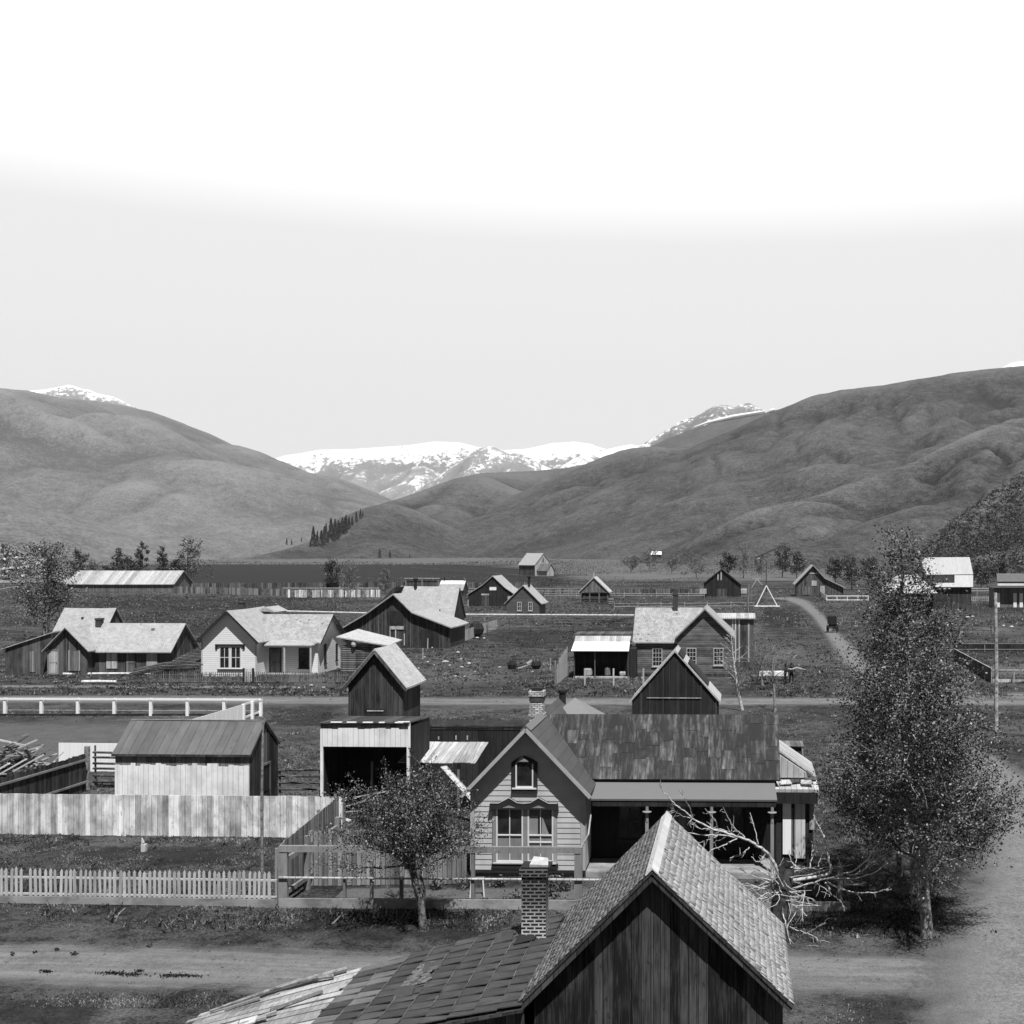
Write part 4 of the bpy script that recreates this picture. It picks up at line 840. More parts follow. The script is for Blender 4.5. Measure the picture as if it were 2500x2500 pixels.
for k in range(5): a = -w + .5 + k * .72; m.box(a, a + rnd.uniform(.2, .5), -.14, -.03, 4.402, 4.44)
m.box(w - .5, w + .03, -.14, -.03, 4.44, 4.47); m.build('roof_edge', 'white', ro)
for x in (-w + .06, w - .06): m = MB(); m.box(x - .06, x + .06, -.03, .08, 0, 3.328); m.build('post', 'whitewash', t)
m = MB(); m.box(w - .05, w + .05, -.06, -.032, 3.3, 4.4); m.build('corner_board', 'white', t)
m = MB(); m.beam((-w, .0, .45), (-w + 1.4, -.1, .05), .05, .1); m.build('brace', 'whitewash', t)
m = MB(); m.beam((-w + .6, 1, .4), (-w + 2.2, 1.2, .8), .05); m.beam((-w + 1.3, .8, .9), (-w + 2.9, .9, 1.2), .05); m.beam((-w + .5, .8, .2), (-w + 1.8, .7, .35), .05)
tag(m.build('loose_boards', 'light'), None); o = bpy.data.objects['loose_boards']; o.parent = t
# --- tall narrow barn behind it
t = house('barn', 'tall narrow dark barn with shingled right roof slope behind the open fronted shed', 'barn', 917, 62.0); hw = 1.52
prof = [(-hw, 4.75), (0, 6.55), (hw, 4.75)]
wo, ro = body(t, prof, 0, 3.4, 'y', 'dark', 'sh_light', oe=.28, og=.25, th=.1)
battens(t, -hw, hw, -.002, topfn(prof), .3, 'dark', .06)
m = MB(); m.box(-.55, .55, -.05, .0, 2.55, 3.35); lo = m.build('loft_hatch', 'black', t); m = MB(); m.box(-.45, .45, -.08, -.051, 3.2, 3.26); m.box(-.7, .55, -.08, -.051, 2.75, 2.8); m.box(-.5, .4, -.1, -.051, 2.55, 2.64); m.build('ledge', 'light', lo)
m = MB(); m.beam((0, -.27, 6.5), (-hw - .28, -.27, 4.36), .03, .16); m.beam((.02, -.272, 6.5), (hw + .28, -.272, 4.36), .03, .16); m.build('barge_board', 'dark2', ro)
# --- long shed, wall shade painted black, with light plank lean-to roof
t = house('barn', 'long low dark barn behind the leafy tree with pale plank awning roof', 'barn', 1150, 56.0); w = 3.6
body(t, [(0, 3.25), (1.8, 3.3), (3.6, 2.9)], -w + .3, w, 'x', 'black', 'black', oe=.05, og=.05, th=.05)
m = MB(); x = -w + .3
while x < w: x2 = x + rnd.uniform(.25, .4); m.box(x, min(x2, w) - .02, -.03, .05, 3.15, 3.32 + rnd.uniform(0, .07)); x = x2
m.build('board_ends', 'dark', t)
m = MB(); x = XU(1000, 53) - XU(1150, 56); xe = XU(1183, 53) - XU(1150, 56)
while x < xe: x2 = x + rnd.uniform(.22, .36); j = rnd.uniform(-.1, .1); m.slab([(x, -4.6 + j, 2.36), (x2 - .01, -4.6 + j, 2.36), (x2 - .01, -1.9 + j * .5, 2.85), (x, -1.9, 2.85)], .03, rnd.random()); x = x2
m.build('awning', 'plankroof', t)
for x in (-3.6, -1.6, .4): m = MB(); m.box(x, x + .1, -4.4, -4.3, 0, 2.33); m.build('post', 'mid', t)
for a, b in (((-1.2, -1.6, 2.9), (-1.2, -1.6, 3.05)), ((-.35, -1.6, 2.9), (-.35, -1.6, 3.1)), ((.2, -1.6, 2.9), (.2, -1.6, 3.1))): m = MB(); m.beam(a, b, .05); m.build('stake', 'light', t)
m = MB(); m.beam((-.2, -5.2, 2.3), (1.6, -6.6, .9), .35, .03); tag(m.build('leaning_board', 'light'), 'wide grey board leaning from the pale awning behind the leafy tree', 'board'); o = bpy.data.objects['leaning_board']; o.location = t.location
# --- small gable barn behind main house
t = house('barn', 'dark gable barn with ragged pale shingle edge rising behind the patched house roof', 'barn', 1648, 64.0); hw = 2.45; zr = ZV(1592, 64)
prof = [(-hw, zr - hw * 1.13), (0, zr), (hw, zr - hw * 1.13)]
wo, ro = body(t, prof, 0, 3.2, 'y', 'black', 'sh_light', oe=.14, og=.12, th=.13); battens(t, -hw, hw, -.002, topfn(prof), .42, 'dark', .04)
m = MB(); m.box(-1.6, 1.5, -.06, -.032, zr - 2.62, zr - 2.58); m.build('cross_board', 'light', t)
m = MB(); m.slab([(.2, -.14, zr - .03), (.2, 3.3, zr - .03), (.5, 3.3, zr - .36), (.5, -.14, zr - .36)], .03); m.slab([(.75, .2, zr - .62), (.75, 3.2, zr - .62), (1.9, 3.2, zr - 1.94), (1.9, .3, zr - 1.94)], .04); m.build('torn_shingles', 'black', ro)
# --- shack attached right of main house
t = house('shack', 'ramshackle shack with pale door boards at the right end of the grey house', 'shack', 1938, 42.6, R(-2)); w = 1.05
m = MB(); m.prism([(-.65, 0), (-.65, 4.3), (.75, 3.35), (.75, 0)], 1.6, 4.0); m.build('rear_wall', 'light', t)
m = MB(); m.slab([(-.75, 1.45, 4.40), (-.75, 4.2, 4.42), (.95, 4.2, 3.25), (.95, 1.45, 3.22)], .06); m.build('roof', 'light', t)
m = MB(); m.prism([(-.55, 3.2), (-.6, 4.15), (.55, 3.38), (.6, 3.2)], 1.2, 1.4); m.build('gable_board', 'light', t)
m = MB(); m.box(-.65, .75, .4, 1.6, 0, 2.95); m.build('wall', 'black', t)
m = MB(); m.slab([(-.85, .0, 3.0), (.95, -.0, 3.0), (.95, 1.58, 3.15), (-.85, 1.58, 3.15)], .12); m.build('porch_roof', 'light', t)
m = MB(); m.box(-.8, .9, .02, .1, 2.45, 2.87); m.build('header', 'black', t)
for (x0, x1, a, b, mm, sh) in ((-.4, -.08, .45, 2.42, 'white', .5), (.05, .45, .3, 2.42, 'light', .9), (.62, .8, 1.4, 2.42, 'light', .4), (-.08, .0, .4, 2.2, 'mid', .2)): m = MB(); m.box(x0, x1, .33, .39, a, b, sh); m.build('door_board', mm, t)
for k, (x, y, a) in enumerate(((-.3, .3, .1), (.1, .5, .4), (.5, .3, -.3), (.7, .9, .2))):
    m = MB(); m.slab([(x - .2, y, 3.13 + k * .012), (x + .25, y + a * .4, 3.15 + k * .012), (x + .2, y + .35, 3.2 + k * .012), (x - .2, y + .4, 3.2)], .03, rnd.random()); o = m.build('roof_scrap', ('light', 'dark2', 'light', 'mid')[k], t)
t2 = house('privy', 'small dark slatted board hut beyond the ramshackle shack', 'hut', 1932, 50.0)
m = MB(); zt = ZV(1823, 50); m.prism([(-.5, 0), (-.5, zt), (.45, zt), (.55, 0)], 0, 1.0); m.build('wall', 'dark', t2); m = MB(); m.slab([(-.6, -.1, zt + .05), (.55, -.1, zt + .05), (.55, 1.1, zt + .08), (-.6, 1.1, zt + .08)], .04); m.build('roof', 'mid', t2); m = MB(); m.beam((.5, -.05, zt), (.6, -.05, .6), .06, .03); m.build('corner_board', 'light', t2)
# --- weathered house far left
Y = 108.5
t = house('house', 'weathered plank house with pale door and chimney at the far left of the lane', 'house', 165, Y); hw = 1.95; zr = ZV(1533, Y)
prof = [(-hw, zr - 1.95), (0, zr), (hw, zr - 1.95)]
wo, ro = body(t, prof, 0, 5.2, 'y', 'dark2', 'sh_pale', oe=.35, og=.45, th=.1); battens(t, -hw, hw, -.002, topfn(prof), .3, 'mid', .06)
yo = 1.2; xr = XU(420, Y + yo) - XU(165, Y); prof2 = [(yo, 2.55), (yo + 2.5, 4.75), (yo + 5, 2.55)]
m = MB(); m.prism([(yo, 0), *prof2, (yo + 5, 0)], hw + .002, xr, 'x'); m.build('wing_wall', 'dark2', t)
m = MB(); m.prism([(yo - .45, 2.16), (yo + 2.5, 4.75), (yo + 2.5, 4.86), (yo - .45, 2.27)], 0.3, xr + .25, 'x'); m.prism([(yo + 2.5, 4.75), (yo + 5.4, 2.2), (yo + 5.4, 2.3), (yo + 2.5, 4.86)], 0.3, xr + .25, 'x'); wr = m.build('wing_roof', 'sh_pale', t)
chimney(wr, XU(243, Y + 3.7) - XU(165, Y), yo + 2.3, 4.3, ZV(1509, Y + 3.5), .55, .55)
door(t, XU(130, Y) - XU(165, Y), -.002, .95, 2.3, 'f', 'light', 'trim_grey', z=.15)
m = MB(); m.box(XU(172, Y) - XU(165, Y), XU(193, Y) - XU(165, Y), -.07, -.03, .5, 2.4); s_ = m.build('shutters', 'mid', t); m = MB(); m.box(XU(168, Y) - XU(165, Y), XU(171, Y) - XU(165, Y), -.08, -.03, .5, 2.5); m.box(XU(194, Y) - XU(165, Y), XU(197, Y) - XU(165, Y), -.08, -.03, .5, 2.5); m.build('casing', 'light', s_)
for u0, u1 in ((245, 258), (256, 272), (345, 372)): m = MB(); m.box(XU(u0, Y) - XU(165, Y), XU(u1, Y) - XU(165, Y), yo - .05, yo - .003, .6, 2.3); m.build('shutters', 'light', t)
door(t, XU(306, Y) - XU(165, Y), yo - .003, .9, 2.1, 'f', 'mid', 'trim_dark')
m = MB(); m.box(XU(335, Y) - XU(165, Y) - .05, XU(335, Y) - XU(165, Y) + .25, yo + 1.7, yo + 1.95, 4.1, 4.4); m.build('roof_vent', 'mid', wr)
m = MB(); xa = -hw - 4.6; m.prism([(xa, 0), (xa, 2.6), (-hw - .02, 4.05), (-hw - .02, 0)], .6, 4.4); m.build('lean_wall', 'dark2', t)
m = MB(); m.slab([(xa - .3, .4, 2.55), (-hw + .5, .4, 4.3), (-hw + .5, 4.6, 4.3), (xa - .3, 4.6, 2.55)], .08); m.build('lean_roof', 'light', t)
for u in (62, 67, 72): m = MB(); m.box(XU(u, Y) - XU(165, Y), XU(u + 4, Y) - XU(165, Y), .54, .598, .3, 2.3); m.build('patch_board', 'light' if u == 67 else 'mid', t)
t = house('barn', 'barn with pale shingle roof just behind the weathered plank house', 'barn', 190, 123.0); w = 2.75
body(t, [(0, 2.9), (2.4, 5.6), (4.8, 2.9)], -w, w, 'x', 'dark2', 'sh_pale', oe=.4, og=.2, th=.1)
m = MB(); m.box(-.4, -.2, 1.3, 1.5, 4.5, 4.75); m.build('roof_hole_cover', 'dark', t)
# --- white house
Y = 108.0
t = house('house', 'white clapboard cottage with hipped porch roof behind a picket fence', 'house', 559, Y); hw = 2.68; zr = ZV(1495, Y) + .1
e0 = ZV(1574, Y); prof = [(-hw, zr - hw * .98), (0, zr), (hw, zr - hw * .98)]
wo, ro = body(t, prof, 0, 7.5, 'y', 'clap_white', 'sh_pale', oe=.42, og=.6, th=.1)
m = MB(); m.beam((0, -.62, zr), (-hw - .42, -.62, zr - (hw + .42) * .98), .03, .18); m.beam((.02, -.622, zr), (hw + .42, -.622, zr - (hw + .42) * .98), .03, .18); m.build('barge_board', 'trim_dark', ro)
m = MB(); m.box(-hw - .02, -hw + .12, -.03, .02, 0, zr - hw); m.box(hw - .12, hw + .02, -.03, .02, 0, zr - hw); m.build('corner_board', 'trim_light', t)
for xx in (-.42, .68): window(t, xx - .0, -.002, .75, 1.02, 2.15, 'f', (1, 1), 'trim_white', fw=.1)
m = MB(); m.box(-1.3, 1.55, -.14, -.0, 2.92, 3.1); m.box(-1.3, -1.12, -.1, 0, 2.62, 2.919); m.box(1.35, 1.55, -.1, 0, 2.62, 2.919); m.build('window_hood', 'trim_dark', t)
m = MB(); m.box(-1.1, 1.35, -.12, 0, .62, .72); m.build('window_apron', 'trim_dark', t)
yo = 2.2; xr = XU(785, Y + yo + 1) - XU(559, Y); zw = ZV(1502, Y + yo + 3.0)
prof2 = [(yo, 3.35), (yo + 3.0, zw), (yo + 5.2, 4.3), (yo + 8.2, 2.5)]
m = MB(); m.prism([(yo, 0), *prof2, (yo + 8.2, 0)], hw + .002, xr, 'x'); ww = m.build('wing_wall', 'clap_white', t)
m = MB(); P2 = [ext(prof2[0], prof2[1], .45)] + prof2[1:3] + [ext(prof2[3], prof2[2], .4)]
for k in range(3): a, b = P2[k], P2[k + 1]; m.prism([(a[0], a[1] + .004), (b[0], b[1] + .004), (b[0], b[1] + .11), (a[0], a[1] + .11)], .4, xr + .45, 'x')
wr = m.build('wing_roof', 'sh_mid', t)
m = MB()
for k in range(3): a, b = P2[k], P2[k + 1]; m.beam((xr + .47, a[0], a[1]), (xr + .47, b[0], b[1]), .03, .16)
m.build('barge_board', 'trim_dark', wr)
chimney(ro, XU(590, Y + 5) - XU(559, Y), 4.6, zr - 1.1, ZV(1468, Y + 4.6), .55, .5)
m = MB(); m.prism([(-.1, zr - .3), (.9, zr + .12), (1.9, zr - .4)], 6.2, 9.5); m.build('rear_roof', 'sh_pale', t)
x0, x1 = hw + .2, xr - .1; m = MB(); m.add([(x0, .9, 2.95), (x1, .9, 2.95), (x1 - 1.2, yo + .02, 3.42), (x0 + .55, yo + .02, 3.42), (x0, .9, 2.85), (x1, .9, 2.85), (x1, yo - .02, 2.85), (x0, yo - .02, 2.85), (x1, yo - .02, 3.0), (x0, yo - .02, 3.0)], [(0, 1, 2, 3), (0, 1, 5, 4), (4, 5, 6, 7), (1, 5, 6, 8), (1, 8, 2), (0, 3, 9), (0, 9, 7, 4)]); m.build('porch_roof', 'sh_pale', t)
for u in (695, 760): xx = XU(u, Y + 1) - XU(559, Y); m = MB(); m.box(xx - .07, xx + .07, .97, 1.11, .1, 2.85); m.build('porch_post', 'trim_light', t)
door(t, XU(672, Y + yo) - XU(559, Y), yo - .003, 1.0, 2.35, 'f', 'mid', 'trim_dark'); window(t, XU(742, Y + yo) - XU(559, Y), yo - .003, .6, 1.0, 1.95, 'f', (1, 1), 'trim_dark')
window(t, xr + .002, yo + 1.9, .9, .6, 1.9, 'r', (0, 1), 'trim_dark'); window(t, xr + .002, yo + 5.1, .9, .5, 1.7, 'r', (0, 1), 'trim_dark')
m = MB(); m.box(hw, xr, .95, yo - .005, 0, .15); m.build('porch_floor', 'baseboard', t)
# log shed beside it
t = house('log_shed', 'small log shed with pale board roof between the white cottage and the dark barn', 'shed', 885, 112.0); w = 2.1
m = MB()
for k in range(12): m.tube([(-w - .1, 0, .12 + k * .22), (w + .1, 0, .12 + k * .22)], .1, 6, rnd.random())
m.build('log_wall', 'mid', t); m = MB(); m.box(-w, w, .05, 3.6, 0, 2.6); m.build('wall', 'dark', t)
m = MB(); m.slab([(-w - .4, -.4, 3.55), (w + .7, -.6, 2.7), (w + .7, 4, 2.9), (-w + .3, 4, 4.0)], .12); m.build('roof', 'sh_light', t)
m = MB(); m.lathe(-.8, -.2, [(.05, 2.5), (.22, 2.55), (.28, 2.75), (.22, 3.0), (.05, 3.05)], 10); m.build('hanging_basin', 'stone', t)
# --- big barn with swept roof
Y = 140.0
t = house('barn', 'large dark barn with a flared pale roof in the middle distance', 'barn', 963, Y); zr = ZV(1452, Y)
prof = [(-6.6, 2.3), (-3.4, ZV(1500, Y)), (0, zr), (2.3, ZV(1496, Y)), (6.9, 2.6)]
wo, ro = body(t, prof, 0, 8, 'y', 'dark', 'sh_pale', oe=.4, og=.6, th=.16); battens(t, -6.6, 6.9, -.002, topfn(prof), .5, 'dark2', .09)
m = MB(); m.box(-.6, 1.1, -.06, 0, 2.9, 4.6); lo = m.build('loft_door', 'black', t); m = MB(); m.box(-.5, 1.2, -.12, -.061, 2.3, 2.7); m.build('ledge', 'light', lo)
m = MB(); m.box(-5, -3.6, -.06, 0, .5, 2.4); m.build('door', 'dark2', t); m = MB(); m.box(3.4, 5.6, -.06, 0, 0, 2.3); m.build('door', 'black', t)
for x, h in ((-2.9, 1.6), (.1, 2.2), (1.2, 1.5), (-.6, 2.4)): m = MB(); m.box(x, x + .14, -.09, -.061 + .03, .3, .3 + h); m.build('patch_board', 'light', t)
t = house('house', 'dark house with broad pale shingle roof behind the flared roof barn', 'house', 1035, 152.0); w = 3.9
wo, ro = body(t, [(0, 3.0), (3.2, ZV(1433, 155)), (6.6, 3.0)], -w, w, 'x', 'dark', 'sh_pale', oe=.3, og=.2, th=.12)
m = MB(); m.box(-w - .1, w + .1, -1.7, -.3, 2.2, 2.3); m.slab([(-w, -1.8, 2.3), (w + .1, -1.8, 2.3), (w + .1, -.2, 3.0), (-w, -.2, 3.0)], .1); m.build('porch_roof', 'sh_mid', t)
m = MB(); m.lathe(-2.0, 3.0, [(.22, 6.2), (.22, 8.0), (.35, 8.1), (.35, 8.3)], 8); m.build('chimney', 'iron', ro); m = MB(); m.lathe(2.4, -.9, [(.08, 2.6), (.08, 4.2)], 6); m.build('stovepipe', 'iron', ro)
m = MB(); m.prism([(-w - 2.5, 4.8), (-w - .3, 7.1), (-w + .3, 7.2), (-w - 1.8, 4.6)], .2, 6); m.build('side_roof', 'dark', t)
# --- outbuildings of the middle distance
t = house('house', 'dark farmhouse with a pale notice board and lean-to, beyond the rail fences', 'house', 1203, 246.0); Y = 246; zr = ZV(1407, Y)
prof = [(-5.4, 2.6), (-2.3, 4.5), (0, zr), (2.7, 4.0), (4.6, 2.7)]
wo, ro = body(t, prof, 0, 9, 'y', 'black', 'sh_pale', oe=.3, og=.3, th=.15)
m = MB(); m.box(-.7, .8, -.1, 0, 3.5, 4.2); m.build('notice_board', 'white', t); m = MB(); m.box(-2.4, -.9, -.08, 0, 0, 2.3); d_ = m.build('door', 'dark2', t); m = MB(); m.box(-2.5, -.8, -.12, 0, 2.4, 2.75); m.build('door_hood', 'light', d_)
m = MB(); m.box(3.3, 4.6, -.08, 0, 0, 2.2); m.build('pale_door', 'stone', t); m = MB(); m.box(-5.5, -5.3, -.1, 0, 0, 1.4); m.build('post', 'light', t)
t = house('house', 'grey gabled house with two windows beside the dark farmhouse', 'house', 1277, 214.0); Y = 214; zr = ZV(1430, Y)
prof = [(-3.1, 2.4), (0, zr), (3.1, 2.4)]
wo, ro = body(t, prof, 0, 7, 'y', 'clap_dark2', 'sh_pale', oe=.5, og=.3, th=.15)
for u in (1268, 1295): window(t, XU(u, Y) - XU(1277, Y), -.002, .7, .8, 1.7, 'f', (1, 1), 'trim_light', fw=.12)
m = MB(); m.lathe(.6, 3, [(.25, 5.2), (.25, 6.9), (.4, 7.0), (.4, 7.2)], 8); m.build('stovepipe', 'iron', ro)
t = thing('barn', 'big pale barn with smaller gabled annexe out on the valley floor', 'barn', XU(1291, 548), 548, R(-38)); Y = 541
wo, ro = body(t, [(-4.4, 5.6), (0, 10.6), (4.4, 5.6)], -6.8, 5, 'x', 'barn_side', 'sh_pale', oe=.5, og=.4, th=.25) if False else body(t, [(0, 5.6), (5.5, 10.9), (11, 5.6)], -6.8, 4.2, 'x', 'dark2', 'sh_pale', oe=.5, og=.4, th=.25)
m = MB(); m.prism([(-.0, 0), (0, 5.5), (5.5, 10.7), (11, 5.5), (11, 0)], 4.202, 4.26, 'x'); m.build('end_wall', 'light', t)
wo, ro2 = body(t, [(1.6, 3.0), (3.9, 5.9), (6.2, 3.0)], 4.27, 11, 'x', 'light', 'mid', oe=.5, og=.0, th=.2, wallname='annexe', roofname='annexe_roof', og1=.4)
t = thing('wood_rack', 'open pole rack full of cordwood left of the small bright roofed hut', 'rack', XU(1030, 330), 330, YAW); m = MB()
for x in (-4.8, 0, 4.8): m.box(x - .15, x + .15, 0, .3, 0, 4.0)
m.build('posts', 'rail', t); m = MB(); m.box(-5.2, 5.2, -.1, .3, 4.0, 4.2); m.build('top_beam', 'light', t); m = MB(); m.box(-4.6, 4.6, .4, 1.2, 0, 3.3); m.build('cordwood', 'dark2', t)
t = house('hut', 'tiny hut whose roof is half bright snow white, near the cordwood rack', 'hut', 1100, 300.0)
wo, ro = body(t, [(0, 1.7), (3, 3.9), (6, 1.7)], -3.2, 3.2, 'x', 'dark', 'sh_mid', oe=.3, og=.2, th=.15); m = MB(); m.slab([(-3.3, 1.7, 3.2), (3.3, 1.7, 3.2), (3.3, 3, 4.12), (-3.3, 3, 4.12)], .05); m.build('white_sheet', 'white', ro)
m = MB(); m.lathe(-2.4, 3, [(.2, 3.5), (.2, 5)], 6); m.build('stovepipe', 'iron', ro); m = MB(); m.lathe(3.0, 3, [(.25, 3.5), (.2, 5)], 6); m.build('chimney', 'mid', ro)
t = house('woodshed', 'open gabled woodshed with a bright right roof edge beyond the long rail fences', 'shed', 1450, 262.0); Y = 262; zr = ZV(1411, Y)
m = MB(); m.prism([(-3.4, 2.5), (0, zr - .1), (3.4, 2.5)], 0, .2); m.build('gable', 'mid', t); m = MB()
for sg in (-1, 1): m.prism([(0, zr), (sg * 3.7, 2.25), (sg * 3.7, 2.5), (0, zr + .25)], -.3, 6)
m.build('roof', 'sh_light', t)
for x in (-3.2, -1, 1.2, 3.2): m = MB(); m.box(x - .12, x + .12, .05, .3, 0, 2.5); m.build('post', 'mid', t)
m = MB(); m.box(-3.1, 3.1, 1.2, 5.8, 0, 2.2); m.build('stacked_wood', 'black', t); m = MB(); m.lathe(-.3, 2, [(.15, 5.4), (.15, 7.4), (.3, 7.5)], 6); m.build('chimney', 'light', t)
t = house('pale_box', 'pale square crate standing by the right post of the woodshed', 'crate', 1491, 258.0); m = MB(); m.box(-.5, .5, 0, .9, 0, 1.0); m.build('box', 'light', t); m = MB(); m.box(-.55, .55, -.05, .95, 1.002, 1.08); m.build('lid', 'white', t)
t = house('barn', 'black gabled barn with two pale boards near the well sweep', 'barn', 1762, 289.0); Y = 289; zr = ZV(1390, Y)
prof = [(-4.6, 3.7), (0, zr), (4.9, 3.4)]
wo, ro = body(t, prof, 0, 9, 'y', 'black', 'dark', oe=.5, og=.4, th=.2)
for a, b, h in ((-1.1, 4.6, 1.9), (-.3, 4.6, 2.5)): m = MB(); m.box(a, a + .3, -.08, 0, b, b + h); m.build('patch_board', 'light', t)
m = MB(); m.box(-1.3, 1.3, -.08, 0, 0, 2.4); m.build('door', 'dark2', t); m = MB(); m.box(-5.6, -3.9, -.4, 0, 1.1, 2.4); m.build('water_box', 'light', t); m = MB(); m.lathe(5.6, .3, [(.7, .9), (.9, 1.2), (.9, 2.2), (.7, 2.4)], 8); m.build('barrel', 'light', t)
t = house('barn', 'patched plank barn with bright left roof slope beside the upper road', 'barn', 1985, 300.0); Y = 300; zr = ZV(1381, Y)
prof = [(-4.4, 3.6), (0, zr), (3.0, 4.8), (8.0, 2.4)]
wo, ro = body(t, prof, 0, 8, 'y', 'dark2', 'sh_pale', oe=.6, og=.7, th=.25)
m = MB(); m.box(-.4, 1.0, -.1, 0, 2.8, 4.2); m.build('hatch', 'light', t); m = MB(); m.box(-2.8, -.8, -.1, 0, .4, 2.6); m.build('door', 'mid', t); m = MB(); m.box(-1.0, 1.6, -.1, 0, 6.0, 6.3); m.build('cross_board', 'light', t); m = MB(); m.box(1.9, 3.1, -.1, 0, .2, 2.8); m.build('patch_board', 'light', t)
# --- dark clapboard house
Y = 107.8; U0 = 1721
t = house('house', 'dark clapboard house with many paned windows and pale shingle wing', 'house', U0, Y); hw = 2.62; zr = ZV(1487, Y)
prof = [(-hw, ZV(1552, Y)), (0, zr), (hw, ZV(1552, Y))]
wo, ro = body(t, prof, 0, 8, 'y', 'clap_dark', 'sh_mid', oe=.22, og=.35, th=.09)
m = MB(); m.beam((0, -.37, zr - .02), (-hw - .2, -.37, ZV(1558, Y)), .03, .09); m.beam((.02, -.372, zr - .02), (hw + .2, -.372, ZV(1558, Y)), .03, .09); m.build('barge_board', 'trim_mid', ro)
for u in (1688, 1754): window(t, XU(u, Y) - XU(U0, Y), -.002, ZV(1624, Y), .95, 1.65, 'f', (2, 3), 'trim_light', fw=.07)
xl = XU(1551, Y) - XU(U0, Y); m = MB(); yo = .35; zw = ZV(1486, Y + 3.3); prw = [(yo, 3.45), (yo + 3.1, zw), (yo + 6.2, 3.45)]
m.prism([(yo, 0), *prw, (yo + 6.2, 0)], xl, -hw - .002, 'x'); m.build('wing_wall', 'clap_dark', t)
m = MB(); P2 = [ext(prw[0], prw[1], .3), prw[1], ext(prw[2], prw[1], .3)]
for k in range(2): a, b = P2[k], P2[k + 1]; m.prism([(a[0], a[1] + .004), (b[0], b[1] + .004), (b[0], b[1] + .1), (a[0], a[1] + .1)], xl - .3, -.3 - (hw * .75 if k == 0 else 0) * 0, 'x')
wr = m.build('wing_roof', 'sh_mid', t)
window(t, XU(1604, Y) - XU(U0, Y), yo - .002, ZV(1628, Y), .95, 1.75, 'f', (2, 3), 'trim_light', fw=.07)
chimney(wr, XU(1646, Y + 3.5) - XU(U0, Y), yo + 3.0, zw - .5, ZV(1449, Y + 3), .5, .5)
m = MB(); m.box(xl, hw, -.02, .0, 0, .3); m.build('skirting', 'dark', t)
t = house('lean_to', 'open lean-to with white board roof left of the dark clapboard house', 'lean-to', 1468, 106.5); Y = 106.5; w = 2.65
m = MB(); m.box(-w, w, 2.6, 2.7, 0, 3.0); m.box(-w, -w + .08, .3, 2.6, 0, 2.7); m.box(w, w + .6, 0, 2.7, 0, 2.8); m.build('wall', 'black', t)
m = MB(); m.slab([(-w - .15, -.5, 2.62), (w - .0, -.5, 2.62), (w + .0, .6, 3.4), (-w, .6, 3.4)], .06); ro = m.build('roof', 'white', t)
m = MB(); m.slab([(-w, .602, 3.38), (w, .602, 3.38), (w + .05, 1.4, 3.9), (-w, 1.4, 3.9)], .05); m.build('upper_roof', 'light', ro); m = MB(); m.box(-w - .1, w + .1, 1.42, 4.5, 3.9, 4.1); m.build('rear_roof', 'dark2', ro)
for x in (-w + .1, -.6, w - .1): m = MB(); m.box(x - .05, x + .05, -.1, .0, 0, 2.6); m.build('post', 'dark2', t)
m = MB(); m.box(-w, w, -.1, .3, .0, .16); m.build('floor_edge', 'light', t)
for x, wd, hh, mm in ((-1.3, .4, .8, 'light'), (.55, .3, .9, 'mid'), (2.0, .35, .5, 'light')): m = MB(); m.lathe(x, .5, [(wd * .7, .17), (wd, .3), (wd, hh), (wd * .8, hh + .1)], 8); tag(m.build('tub', mm), {-1.3: 'pale wash tub under the white lean-to roof, leftmost', .55: 'narrow grey churn under the white lean-to roof', 2.0: 'pale low tub under the white lean-to roof next to the dark clapboard house'}[x], 'tub').location = (t.location.x, t.location.y, 0)
t = house('board_shed', 'flat roofed dark board shed behind the dark clapboard house', 'shed', 1795, 116.0); Y = 116; w = 1.9
m = MB(); m.box(-w - 1.2, w, 0, 4, 0, ZV(1512, Y)); m.build('wall', 'dark2', t); m = MB(); m.slab([(-w - 1.4, -.3, ZV(1508, Y)), (w + .2, -.3, ZV(1508, Y)), (w + .2, 4.2, ZV(1502, Y)), (-w - 1.4, 4.2, ZV(1502, Y))], .12); m.build('roof', 'light', t)
for u in (1788, 1795, 1804, 1827): x = XU(u, Y) - XU(1795, Y); m = MB(); m.box(x - .05, x + .1, -.04, -.002, .6, 5.0 if u < 1820 else 4.6); m.build('batten', 'light', t)
# --- right edge buildings
t = house('barn', 'barn with broad white roof notched by a dark opening, right side under the brushy hill', 'barn', 2311, 235.0); Y = 235; w = 5.1
m = MB(); m.box(-w, w, 2.5, 9, 0, 5.6); m.prism([(2.5, 5.6), (5.8, 9.8), (9, 5.6)], -w, w, 'x'); m.build('wall', 'dark', t)
def Rf(u, v, Y_): p = W(u, v, Y_); return (p.x - XU(2311, Y), p.y - Y, p.z)
m = MB(); m.slab([Rf(2256, 1403, 238.5), Rf(2374, 1402, 238.5), Rf(2364, 1360, 241.5), Rf(2247, 1361, 241.5)], .15); ro = m.build('roof', 'white_roof', t)
m = MB(); m.slab([Rf(2329, 1404, 238), Rf(2374, 1404, 238), Rf(2375, 1433, 235.5), Rf(2330, 1433, 235.5)], .15); m.slab([Rf(2277, 1423, 236.4), Rf(2331, 1423, 236.4), Rf(2330.5, 1433, 235.5), Rf(2284, 1433, 235.5)], .15); m.build('lower_roof', 'white_roof', ro)
m = MB(); m.slab([Rf(2250, 1404, 238.1), Rf(2329, 1404, 238.1), Rf(2329, 1424, 236.6), Rf(2262, 1424, 236.6)], .1); m.build('open_bay', 'black', t)
m = MB(); m.box(-w + 2.5, w + .3, 1.2, 2.4, 0, 4.4); m.build('lower_wall', 'dark', t)
